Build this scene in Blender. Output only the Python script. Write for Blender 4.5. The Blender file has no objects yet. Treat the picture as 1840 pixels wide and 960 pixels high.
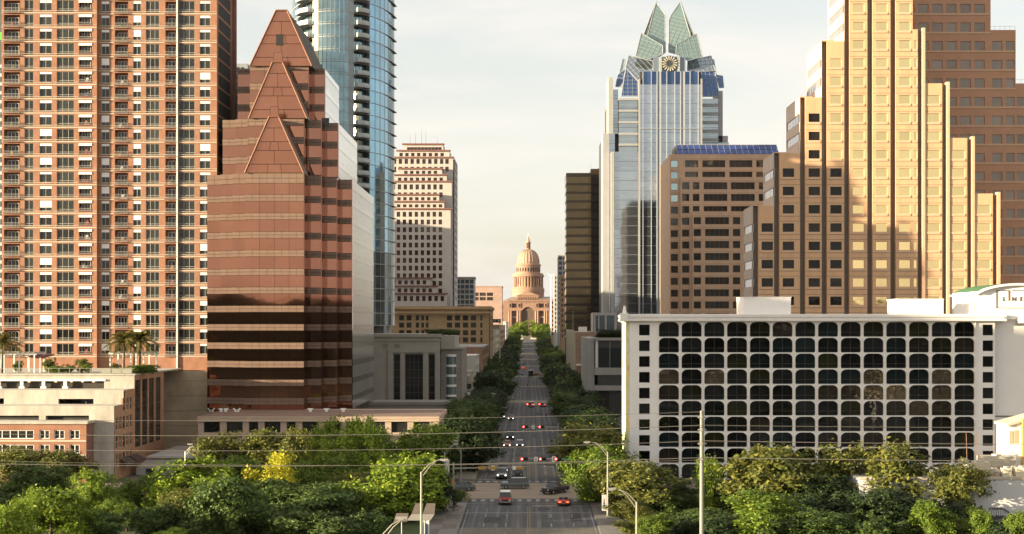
import bpy, math, random
import numpy as np
from math import radians as R
from mathutils import Vector, Matrix

random.seed(11)
RNG = np.random.default_rng(11)
SC = bpy.context.scene
COL = SC.collection

# ------------------------------------------------------------------ camera
F = 2450.0      # focal length in photo pixels (photo is 1840 wide)
H = 27.0        # camera height above the avenue
VX, VY = 950.0, 585.0   # vanishing point of the avenue in the photo
cam_d = bpy.data.cameras.new('camera')
cam = bpy.data.objects.new('camera', cam_d)
COL.objects.link(cam)
cam.location = (0, 0, H)
cam.rotation_euler = (R(90), 0, 0)
cam_d.sensor_width = 36
cam_d.lens = 36 * F / 1840
cam_d.shift_x = -(VX - 920) / 1840
cam_d.shift_y = (VY - 480) / 1840
cam_d.clip_start = 1
cam_d.clip_end = 9000
SC.camera = cam

# ------------------------------------------------------------------ light
SUN_EL, SUN_A = 7.5, 18.0      # elevation; angle behind the camera plane, from the west
world = bpy.data.worlds.new('World')
SC.world = world
world.use_nodes = True
wn, wl = world.node_tree.nodes, world.node_tree.links
wn.clear()
w_out = wn.new('ShaderNodeOutputWorld')
w_bg = wn.new('ShaderNodeBackground')
w_bg.inputs['Strength'].default_value = 0.1
sky = wn.new('ShaderNodeTexSky')
sky.sky_type = 'NISHITA'
sky.sun_disc = False
sky.sun_elevation = R(SUN_EL)
sky.sun_rotation = R(270 - SUN_A)
sky.air_density = 1.0
sky.dust_density = 2.5
# thin veil of cloud over the whole sky
tc = wn.new('ShaderNodeTexCoord')
mp = wn.new('ShaderNodeMapping')
mp.inputs['Scale'].default_value = (1.0, 1.0, 5.0)
mp.inputs['Rotation'].default_value = (0.12, 0.0, 0.4)
nz = wn.new('ShaderNodeTexNoise')
nz.inputs['Scale'].default_value = 3.2
nz.inputs['Detail'].default_value = 7
nz.inputs['Roughness'].default_value = 0.55
nz.inputs['Distortion'].default_value = 0.6
rp = wn.new('ShaderNodeValToRGB')
rp.color_ramp.elements[0].position = 0.36
rp.color_ramp.elements[0].color = (0.60, 0.60, 0.60, 1)
rp.color_ramp.elements[1].position = 0.60
rp.color_ramp.elements[1].color = (0.93, 0.93, 0.93, 1)
w_mix = wn.new('ShaderNodeMix')
w_mix.data_type = 'RGBA'
w_mix.inputs['B'].default_value = (2.95, 2.80, 2.58, 1)
wl.new(tc.outputs['Generated'], mp.inputs['Vector'])
wl.new(mp.outputs['Vector'], nz.inputs['Vector'])
wl.new(nz.outputs['Fac'], rp.inputs['Fac'])
wl.new(rp.outputs['Color'], w_mix.inputs['Factor'])
wl.new(sky.outputs['Color'], w_mix.inputs['A'])
wl.new(w_mix.outputs['Result'], w_bg.inputs['Color'])
wl.new(w_bg.outputs['Background'], w_out.inputs['Surface'])

sun_d = bpy.data.lights.new('sun', 'SUN')
sun_d.energy = 5.0
sun_d.angle = R(0.5)
sun_d.color = (1.0, 0.83, 0.55)
sun = bpy.data.objects.new('sun', sun_d)
COL.objects.link(sun)
_sv = Vector((-math.cos(R(SUN_A)) * math.cos(R(SUN_EL)), -math.sin(R(SUN_A)) * math.cos(R(SUN_EL)), math.sin(R(SUN_EL))))
sun.rotation_euler = _sv.to_track_quat('Z', 'Y').to_euler()
sun.location = (-200, -60, 200)

SC.view_settings.view_transform = 'Standard'
SC.view_settings.look = 'None'
SC.view_settings.exposure = 1.8
SC.view_settings.gamma = 1.0
SC.cycles.max_bounces = 6
SC.cycles.glossy_bounces = 3
SC.cycles.transmission_bounces = 2
SC.cycles.transparent_max_bounces = 4
SC.cycles.use_denoising = True
SC.cycles.caustics_reflective = False
SC.cycles.caustics_refractive = False

# ------------------------------------------------------------------ helpers
def X(px, D):
    return (px - VX) * D / F

def Z(py, D):
    return H - (py - VY) * D / F

PROFILE = [(-400, 0), (480, 0), (590, .3), (690, .8), (800, 2.5), (910, 3.8), (1010, 5.4), (1100, 7.8), (1160, 10.2), (1250, 14.2), (1290, 15.6), (1400, 18.5), (2600, 20)]
def GZ(y):
    for (a, za), (b, zb) in zip(PROFILE, PROFILE[1:]):
        if y <= b:
            return za + (zb - za) * max(0, (y - a)) / (b - a)
    return PROFILE[-1][1]

MATS = {}
def mat(name, col, rough=.75, metal=0.0, var=.18, scale=.35, bump=0.0, objvar=0.0, spec=.5, emit=None, estr=0.0, stretch=(1, 1, 1), fine=True):
    """world-space noise gives stains and grain; objvar lets look-alike pieces differ a little in tone"""
    if name in MATS:
        return MATS[name]
    m = bpy.data.materials.new(name)
    m.use_nodes = True
    n, l = m.node_tree.nodes, m.node_tree.links
    b = n['Principled BSDF']
    b.inputs['Roughness'].default_value = rough
    b.inputs['Metallic'].default_value = metal
    b.inputs['Specular IOR Level'].default_value = spec
    c = (col[0], col[1], col[2], 1)
    if emit:
        b.inputs['Emission Color'].default_value = (*emit, 1)
        b.inputs['Emission Strength'].default_value = estr
    if var > 0 or objvar > 0:
        geo = n.new('ShaderNodeNewGeometry')
        mpn = n.new('ShaderNodeMapping')
        mpn.inputs['Scale'].default_value = stretch
        l.new(geo.outputs['Position'], mpn.inputs['Vector'])
        t = n.new('ShaderNodeTexNoise')
        t.inputs['Scale'].default_value = scale
        t.inputs['Detail'].default_value = 8 if fine else 3
        t.inputs['Roughness'].default_value = .65
        l.new(mpn.outputs['Vector'], t.inputs['Vector'])
        mr = n.new('ShaderNodeMapRange')
        mr.inputs['From Min'].default_value = .25
        mr.inputs['From Max'].default_value = .75
        mr.inputs['To Min'].default_value = 1 - var
        mr.inputs['To Max'].default_value = 1 + var
        l.new(t.outputs['Fac'], mr.inputs['Value'])
        fac = mr.outputs['Result']
        if objvar > 0:
            oi = n.new('ShaderNodeObjectInfo')
            m2 = n.new('ShaderNodeMapRange')
            m2.inputs['To Min'].default_value = 1 - objvar
            m2.inputs['To Max'].default_value = 1 + objvar
            l.new(oi.outputs['Random'], m2.inputs['Value'])
            mu = n.new('ShaderNodeMath')
            mu.operation = 'MULTIPLY'
            l.new(fac, mu.inputs[0])
            l.new(m2.outputs['Result'], mu.inputs[1])
            fac = mu.outputs[0]
        vm = n.new('ShaderNodeVectorMath')
        vm.operation = 'SCALE'
        vm.inputs[0].default_value = c[:3]
        l.new(fac, vm.inputs['Scale'])
        l.new(vm.outputs['Vector'], b.inputs['Base Color'])
        if bump > 0:
            bp = n.new('ShaderNodeBump')
            bp.inputs['Strength'].default_value = bump
            bp.inputs['Distance'].default_value = .1
            l.new(t.outputs['Fac'], bp.inputs['Height'])
            l.new(bp.outputs['Normal'], b.inputs['Normal'])
    else:
        b.inputs['Base Color'].default_value = c
    MATS[name] = m
    return m

def glass(name, col, metal=0.0, rough=.04, wave=.02, wscale=.25, objvar=.3, spec=.5, var=.15, tilt=.0):
    """reflective window glass; panes are a little wavy so reflections wobble, and each pane differs in tone"""
    if name in MATS:
        return MATS[name]
    m = mat(name, col, rough=rough, metal=metal, var=var, scale=.15, objvar=objvar, spec=spec, fine=False)
    n, l = m.node_tree.nodes, m.node_tree.links
    b = n['Principled BSDF']
    if wave > 0:
        geo = n.new('ShaderNodeNewGeometry')
        t = n.new('ShaderNodeTexNoise')
        t.inputs['Scale'].default_value = wscale
        t.inputs['Detail'].default_value = 2
        l.new(geo.outputs['Position'], t.inputs['Vector'])
        bp = n.new('ShaderNodeBump')
        bp.inputs['Strength'].default_value = 1
        bp.inputs['Distance'].default_value = wave
        l.new(t.outputs['Fac'], bp.inputs['Height'])
        l.new(bp.outputs['Normal'], b.inputs['Normal'])
    return m

class MB:
    def __init__(s):
        s.v, s.f, s.m = [], [], []
    def quad(s, a, b, c, d, m=0):
        i = len(s.v)
        s.v += [tuple(a), tuple(b), tuple(c), tuple(d)]
        s.f.append((i, i + 1, i + 2, i + 3)); s.m.append(m)
    def poly(s, pts, m=0):
        i = len(s.v)
        s.v += [tuple(p) for p in pts]
        s.f.append(tuple(range(i, i + len(pts)))); s.m.append(m)
    def box(s, x0, x1, y0, y1, z0, z1, m=0):
        i = len(s.v)
        s.v += [(x0, y0, z0), (x1, y0, z0), (x1, y1, z0), (x0, y1, z0), (x0, y0, z1), (x1, y0, z1), (x1, y1, z1), (x0, y1, z1)]
        for q in ((0, 1, 5, 4), (1, 2, 6, 5), (2, 3, 7, 6), (3, 0, 4, 7), (4, 5, 6, 7), (3, 2, 1, 0)):
            s.f.append(tuple(i + k for k in q)); s.m.append(m)
    def prism(s, pts, y0, y1, m=0, mtop=None):
        """polygon in x,z pushed from y0 to y1"""
        n = len(pts); i = len(s.v)
        s.v += [(p[0], y0, p[1]) for p in pts] + [(p[0], y1, p[1]) for p in pts]
        s.f.append(tuple(range(i, i + n))); s.m.append(m)
        s.f.append(tuple(range(i + 2 * n - 1, i + n - 1, -1))); s.m.append(m)
        for k in range(n):
            k2 = (k + 1) % n
            s.f.append((i + k, i + n + k, i + n + k2, i + k2)); s.m.append(m if mtop is None else mtop)
    def vprism(s, pts, z0, z1, m=0):
        """plan polygon in x,y pushed from z0 to z1"""
        n = len(pts); i = len(s.v)
        s.v += [(p[0], p[1], z0) for p in pts] + [(p[0], p[1], z1) for p in pts]
        s.f.append(tuple(range(i + n - 1, i - 1, -1))); s.m.append(m)
        s.f.append(tuple(range(i + n, i + 2 * n))); s.m.append(m)
        for k in range(n):
            k2 = (k + 1) % n
            s.f.append((i + k, i + k2, i + n + k2, i + n + k)); s.m.append(m)
    def cyl(s, p0, p1, r0, r1=None, n=8, m=0, cap=True):
        r1 = r0 if r1 is None else r1
        p0, p1 = Vector(p0), Vector(p1)
        d = (p1 - p0)
        if d.length < 1e-6:
            return
        d.normalize()
        a = d.orthogonal().normalized(); b = d.cross(a)
        i = len(s.v)
        for p, r in ((p0, r0), (p1, r1)):
            for k in range(n):
                t = 2 * math.pi * k / n
                s.v.append(tuple(p + a * (r * math.cos(t)) + b * (r * math.sin(t))))
        for k in range(n):
            k2 = (k + 1) % n
            s.f.append((i + k, i + k2, i + n + k2, i + n + k)); s.m.append(m)
        if cap:
            s.f.append(tuple(i + n - 1 - k for k in range(n))); s.m.append(m)
            s.f.append(tuple(i + n + k for k in range(n))); s.m.append(m)
    def tube(s, pts, r, n=6, m=0):
        rs = r if isinstance(r, (list, tuple)) else [r] * len(pts)
        for k in range(len(pts) - 1):
            s.cyl(pts[k], pts[k + 1], rs[k], rs[k + 1], n, m)
    def lathe(s, cx, cy, prof, n=24, m=0, a0=0, a1=360):
        full = abs(a1 - a0) >= 360
        k0 = n if full else n + 1
        i = len(s.v)
        for r, z in prof:
            for k in range(k0):
                t = R(a0 + (a1 - a0) * k / n)
                s.v.append((cx + r * math.cos(t), cy + r * math.sin(t), z))
        for j in range(len(prof) - 1):
            for k in range(n):
                k2 = (k + 1) % k0 if full else k + 1
                s.f.append((i + j * k0 + k, i + j * k0 + k2, i + (j + 1) * k0 + k2, i + (j + 1) * k0 + k)); s.m.append(m)
    def holey(s, u0, u1, z0, z1, holes, depth=.3, y=0.0, m=0, mr=None):
        """wall sheet in x,z at y with real openings (list of u0,u1,z0,z1) and reveals of the given depth"""
        mr = m if mr is None else mr
        us = sorted(set([u0, u1] + [h[0] for h in holes] + [h[1] for h in holes]))
        us = [u for u in us if u0 - 1e-6 <= u <= u1 + 1e-6]
        for a, b in zip(us, us[1:]):
            if b - a < 1e-5:
                continue
            c = (a + b) / 2
            hs = sorted((h[2], h[3]) for h in holes if h[0] < c < h[1])
            z = z0
            for h0, h1 in hs:
                if h0 > z + 1e-5:
                    s.quad((a, y, z), (b, y, z), (b, y, h0), (a, y, h0), m)
                z = max(z, h1)
            if z < z1 - 1e-5:
                s.quad((a, y, z), (b, y, z), (b, y, z1), (a, y, z1), m)
        for a, b, c, d in holes:
            y2 = y + depth
            s.quad((a, y, c), (a, y2, c), (a, y2, d), (a, y, d), mr)
            s.quad((b, y, c), (b, y, d), (b, y2, d), (b, y2, c), mr)
            s.quad((a, y, c), (b, y, c), (b, y2, c), (a, y2, c), mr)
            s.quad((a, y, d), (a, y2, d), (b, y2, d), (b, y, d), mr)
    def mesh(s, name, mats, smooth=False):
        me = bpy.data.meshes.new(name)
        me.from_pydata(s.v, [], s.f)
        for m in (mats if isinstance(mats, (list, tuple)) else [mats]):
            me.materials.append(m)
        if len(me.materials) > 1:
            me.polygons.foreach_set('material_index', s.m)
        if smooth:
            me.polygons.foreach_set('use_smooth', [True] * len(s.f))
        me.update()
        return me
    def build(s, name, mats, parent=None, smooth=False, loc=None, rz=0.0):
        return put(s.mesh(name, mats, smooth), name, parent, loc or (0, 0, 0), rz)

def put(me, name, parent=None, loc=(0, 0, 0), rz=0.0, scale=None, local=False):
    """link one object; loc is in the world unless local (then relative to its parent)"""
    o = bpy.data.objects.new(name, me)
    COL.objects.link(o)
    p = Vector(loc)
    if parent is not None:
        o.parent = parent
        if not local:
            p = p - Vector(parent.get('_base', parent.location))
    o.location = p
    if rz:
        o.rotation_euler = (0, 0, rz)
    if scale is not None:
        o.scale = scale if isinstance(scale, (tuple, list)) else (scale,) * 3
    return o

def tag(o, label=None, cat=None, group=None, kind=None):
    if label: o['label'] = label
    if cat: o['category'] = cat
    if group: o['group'] = group
    if kind: o['kind'] = kind
    return o

def thing(name, label, cat, loc=(0, 0, 0), rz=0.0, group=None):
    o = bpy.data.objects.new(name, None)
    COL.objects.link(o)
    o.location = loc
    if rz: o.rotation_euler = (0, 0, rz)
    o.empty_display_size = .5
    return tag(o, label, cat, group)

class Face:
    """a vertical facade: 'S' looks at the camera (u = world x), 'W' looks to -x (u = -y), 'E' looks to +x (u = y)"""
    def __init__(s, side, pos):
        s.side = side
        s.rz = {'S': 0.0, 'W': -math.pi / 2, 'E': math.pi / 2}[side]
        s.o = (0, pos, 0) if side == 'S' else (pos, 0, 0)
    def at(s, u, d, z):
        if s.side == 'S': return (u, s.o[1] + d, z)
        if s.side == 'W': return (s.o[0] + d, -u, z)
        return (s.o[0] - d, u, z)
    def build(s, mb, name, mats, parent):
        return mb.build(name, mats, parent, loc=s.o, rz=s.rz)
    def put(s, me, name, parent, u, d, z, scale=None):
        return put(me, name, parent, s.at(u, d, z), s.rz, scale)

_WC = {}
def window_meshes(w, h, nx, nz, fr, mf, mg, split=None, thick=.12):
    """frame with mullions, centred on its opening, and the pane that sits in it"""
    k = (round(w, 2), round(h, 2), nx, nz, round(fr, 3), mf.name, mg.name, split)
    if k in _WC: return _WC[k]
    a = MB(); hw, hh = w / 2, h / 2
    a.box(-hw, -hw + fr, 0, thick, -hh, hh); a.box(hw - fr, hw, 0, thick, -hh, hh)
    a.box(-hw + fr, hw - fr, 0, thick, -hh, -hh + fr); a.box(-hw + fr, hw - fr, 0, thick, hh - fr, hh)
    for i in range(1, nx):
        u = -hw + w * i / nx
        a.box(u - fr / 2, u + fr / 2, .01, thick - .01, -hh + fr, hh - fr)
    for i in range(1, nz):
        z = -hh + (h * i / nz if split is None else h * split)
        a.box(-hw + fr, hw - fr, .02, thick - .02, z - fr / 2, z + fr / 2)
    b = MB()
    b.box(-hw + fr * .5, hw - fr * .5, thick * .45, thick * .6, -hh + fr * .5, hh - fr * .5)
    _WC[k] = (a.mesh('window', mf), b.mesh('pane', mg))
    return _WC[k]

def window(face, parent, hole, d, nx, nz, fr, mf, mg, split=None, name='window'):
    a, b = window_meshes(hole[1] - hole[0], hole[3] - hole[2], nx, nz, fr, mf, mg, split)
    o = face.put(a, name, parent, (hole[0] + hole[1]) / 2, d, (hole[2] + hole[3]) / 2)
    put(b, 'pane', o, (0, 0, 0), local=True)
    return o

def ordinal(n):
    w = ['first', 'second', 'third', 'fourth', 'fifth', 'sixth', 'seventh', 'eighth', 'ninth', 'tenth', 'eleventh', 'twelfth', 'thirteenth',
         'fourteenth', 'fifteenth', 'sixteenth', 'seventeenth', 'eighteenth', 'nineteenth']
    if n <= 19: return w[n - 1]
    t = {2: 'twenti', 3: 'thirti', 4: 'forti', 5: 'fifti'}[n // 10]
    return t + 'eth' if n % 10 == 0 else t[:-1] + 'y-' + w[n % 10 - 1]

# ------------------------------------------------------------------ materials
BRICK = mat('orange_brick', (.315, .15, .09), .85, var=.22, scale=.8, bump=.2)
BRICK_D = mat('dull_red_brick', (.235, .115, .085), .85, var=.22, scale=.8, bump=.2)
CREAM = mat('cream_precast', (.50, .43, .34), .8, var=.14, scale=.5)
WHITE = mat('white_paint', (.80, .78, .74), .6, var=.05, scale=.4)
WHITE_TRIM = mat('white_trim', (.78, .76, .72), .6, var=.05)
STONE_TAN = mat('tan_stone', (.46, .36, .25), .85, var=.2, scale=.4, bump=.15)
DARK = mat('dark_interior', (.012, .012, .013), .8, var=0)
METAL = mat('galvanised_steel', (.46, .44, .40), .45, metal=.6, var=.1)
METAL_D = mat('dark_metal', (.07, .07, .07), .5, metal=.5, var=.1)
CONC = mat('concrete', (.40, .38, .35), .9, var=.18, scale=.3, bump=.1)
G_DARK = glass('dark_window_glass', (.03, .032, .034), spec=.55, objvar=.6, wave=.004, wscale=.6)
# ------------------------------------------------------------------ setting
GROUND = mat('city_ground', (.13, .12, .10), .95, var=.3, scale=.15, bump=.2)
GRASS = mat('park_grass', (.055, .07, .02), .95, var=.5, scale=.9, bump=.4)
ASPH = mat('asphalt', (.064, .063, .069), .9, var=.8, scale=1.0, stretch=(.75, .004, 1), bump=.0)
ASPH_C = mat('cross_street_asphalt', (.24, .19, .145), .9, var=.25, scale=.5, stretch=(.05, 1.0, 1))  # tan street tone that also carries the junction's sunlight in its colour
PAVE = mat('pavement_concrete', (.17, .155, .14), .9, var=.25, scale=.6)
PAVE_D = mat('dark_paver', (.13, .105, .09), .9, var=.25, scale=.8)
TANPAVE = mat('tan_crossing_pavers', (.22, .185, .14), .9, var=.2, scale=.8)
PAINT = mat('road_paint', (.26, .255, .24), .8, var=.5, scale=1.5)
YPAINT = mat('yellow_road_paint', (.22, .14, .045), .8, var=.45, scale=1.5)

def strip(name, x0, x1, ys, dz, m, parent=None, thick=None):
    mb = MB()
    for a, b in zip(ys, ys[1:]):
        za, zb = GZ(a) + dz, GZ(b) + dz
        mb.quad((x0, a, za), (x1, a, za), (x1, b, zb), (x0, b, zb))
        if thick:
            for xx in (x0, x1):
                mb.quad((xx, a, za), (xx, b, zb), (xx, b, zb - thick), (xx, a, za - thick))
    if thick:
        for yy in (ys[0], ys[-1]):
            z = GZ(yy) + dz
            mb.quad((x0, yy, z), (x1, yy, z), (x1, yy, z - thick), (x0, yy, z - thick))
    return mb.build(name, m, parent)

def yrange(a, b, step=40):
    ks = sorted(set([a, b] + [p[0] for p in PROFILE if a < p[0] < b]))
    return ks

tag(strip('ground', -4000, 4000, yrange(-1500, 2600), -.09, GROUND), kind='structure')
lawn = MB()
lawn.quad((-400, 100, -.05), (-14.2, 100, -.05), (-14.2, 211, -.05), (-400, 211, -.05))
lawn.quad((14.2, 100, -.05), (160, 100, -.05), (160, 211, -.05), (14.2, 211, -.05))
tag(lawn.build('lawn', GRASS), kind='structure')
RW = 9.3
tag(strip('road', -RW, RW, yrange(-100, 1248), 0, ASPH), kind='structure')
tag(strip('cross_street', -420, 420, [212.5, 233.5], .012, ASPH_C), kind='structure')
tag(strip('side_street', -420, 420, [327, 342], .012, ASPH), kind='structure')
for i, (yc, w) in enumerate([(483, 15), (596, 11), (697, 10), (815, 11), (925, 12), (1020, 12), (1108, 12), (1170, 12)]):
    tag(strip('paved_crossing', -17, 17, [yc - w / 2, yc + w / 2], .016, TANPAVE), kind='structure')

# pavements, with their kerb as a real step, broken at the cross streets
for sx in (-1, 1):
    for (a, b) in ((238, 326), (343, 474), (492, 589), (603, 690), (704, 808), (822, 917), (933, 1012), (1028, 1100), (1116, 1162), (1178, 1246)):
        x0, x1 = sorted((sx * RW, sx * 17.3))
        tag(strip('pavement', x0, x1, yrange(a, b), .14, PAVE, thick=.3), kind='structure')
    x0, x1 = sorted((sx * RW, sx * 14.0))
    tag(strip('pavement', x0, x1, [60, 209], .14, PAVE, thick=.3), kind='structure')
# slabs of the corner pavement by the bridge
corner = bpy.data.objects['pavement.%03d' % 10] if 'pavement.010' in bpy.data.objects else None
pv = MB(); pv.box(-.98, .98, -2.2, 2.2, 0, .012); slab_a = pv.mesh('paving_slab', PAVE_D)
pv = MB(); pv.box(-.98, .98, -2.2, 2.2, 0, .012); slab_b = pv.mesh('paving_slab', PAVE)
for iy in range(8):
    for ix in range(2):
        if corner:
            put(slab_a if (ix + iy) % 2 else slab_b, 'paving_slab', corner, (-12.7 + ix * 2.1, 173 + iy * 4.6, .141))

mk = MB()
def stripe(x0, x1, y0, y1, dz=.022, m=0):
    mk.quad((x0, y0, GZ(y0) + dz), (x1, y0, GZ(y0) + dz), (x1, y1, GZ(y1) + dz), (x0, y1, GZ(y1) + dz), m)
for xl in (-6.1, -3.1, 3.1, 6.1):
    y = 236
    while y < 900:
        stripe(xl - .07, xl + .07, y, y + 3.2); y += 12
y = 100
for xl in (-6.1, -3.1, 3.1, 6.1):
    y = 120
    while y < 200:
        stripe(xl - .06, xl + .06, y, y + 3); y += 9
for xl in (-.22, .1):
    stripe(xl, xl + .12, 100, 203, m=1)
    stripe(xl, xl + .12, 240, 320, m=1)
for xl in (-8.9, 8.8):
    stripe(xl, xl + .1, 100, 200)
# stop lines and crosswalk bars of the big junction, expansion joints of the bridge deck
stripe(-8.9, -.5, 238.6, 239.2); stripe(.5, 8.9, 203.6, 204.2)
stripe(-9.2, 9.2, 206.9, 207.15); stripe(-9.2, 9.2, 196.4, 196.8); stripe(-9.2, 9.2, 194.9, 195.1)
for k in range(13):
    xx = -8.8 + k * 1.42
    stripe(xx, xx + .62, 209.2, 211.4); stripe(xx, xx + .62, 234.6, 236.6)
for yy in (289, 374):
    stripe(-9, 9, yy, yy + .3); stripe(-9, 9, yy - 3.5, yy - 3.2)
tag(mk.build('road_markings', [PAINT, YPAINT]), kind='structure')
# pale worn strips between the wheel tracks, and repair patches
wr = MB()
for xl in (-7.6, -6.1, -4.5, -3.0, -1.5, 1.4, 3.0, 4.6, 6.1, 7.7):
    y = 100 + random.uniform(0, 20)
    while y < 900:
        ln = random.uniform(20, 70)
        for (a, b) in ((100, 205), (238, 326), (343, 474), (492, 589), (603, 690), (704, 808)):
            y0, y1 = max(a, y), min(b, y + ln)
            if y1 - y0 > 3:
                w_ = random.uniform(.14, .34); xo = xl + random.uniform(-.12, .12)
                wr.quad((xo - w_, y0, GZ(y0) + .006), (xo + w_, y0, GZ(y0) + .006), (xo + w_ * .9, y1, GZ(y1) + .006), (xo - w_ * .9, y1, GZ(y1) + .006))
        y += ln + random.uniform(0, 9)
tag(wr.build('road_wear', mat('worn_asphalt', (.105, .103, .108), .9, var=.45, scale=.6, stretch=(1, .15, 1))), kind='structure')
for i, (px_, yy, w_, l_) in enumerate([(-5, 186, 1.2, 6), (2.2, 199, .9, 3), (6.6, 188, .8, 9), (-7, 250, 1.0, 8), (4.2, 262, 1.3, 5), (-2, 281, .8, 9), (6.5, 300, 1.0, 7), (-4.4, 345, 1.2, 9), (3, 410, 1.2, 12)]):
    tag(strip('road_patch', px_ - w_, px_ + w_, [yy, yy + l_], .009, mat('dark_repair_asphalt', (.035, .035, .038), .9, var=.3, scale=1.5)), kind='structure')
# sunlit strip of the bridge approach, its light put into a pale colour
tag(strip('bridge_sun_strip', -RW, RW, [150, 182], .01, mat('sunlit_bridge_asphalt', (.12, .105, .085), .9, var=.3, scale=.7, stretch=(1, .05, 1))), kind='structure')

WATER = mat('river_water', (.012, .018, .016), .12, var=.2, scale=.05, bump=.25)
tag(strip('river', -1200, 1200, [-395, 96], -.06, WATER), kind='structure')
# wooded south bank behind the camera: what the mirror glass of the towers looks out on
wd = MB()
nseg = 220
hs = []
hh = 47.0
for i in range(nseg + 1):
    hh += random.uniform(-2.2, 2.2) + (46 - hh) * .12
    hs.append(hh + 2.5 * math.sin(i * .7))
for i in range(nseg):
    xa, xb = -900 + i * 1800 / nseg, -900 + (i + 1) * 1800 / nseg
    for (ya, yb, fa, fb) in ((-400, -408, 0, .55), (-408, -425, .55, .9), (-425, -440, .9, 1.0)):
        ja, jb = random.uniform(-.6, .6), random.uniform(-.6, .6)
        wd.quad((xa, ya, hs[i] * fa), (xb, ya, hs[i + 1] * fa), (xb, yb, hs[i + 1] * fb + ja), (xa, yb, hs[i] * fb + jb))
    wd.quad((xa, -440, hs[i]), (xb, -440, hs[i + 1]), (xb, -520, 0), (xa, -520, 0))
tag(wd.build('woods', mat('far_woods', (.014, .02, .009), .95, var=.6, scale=.12)), 'dark wooded south bank seen mirrored in the tower glass', 'woods', kind='stuff')
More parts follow.
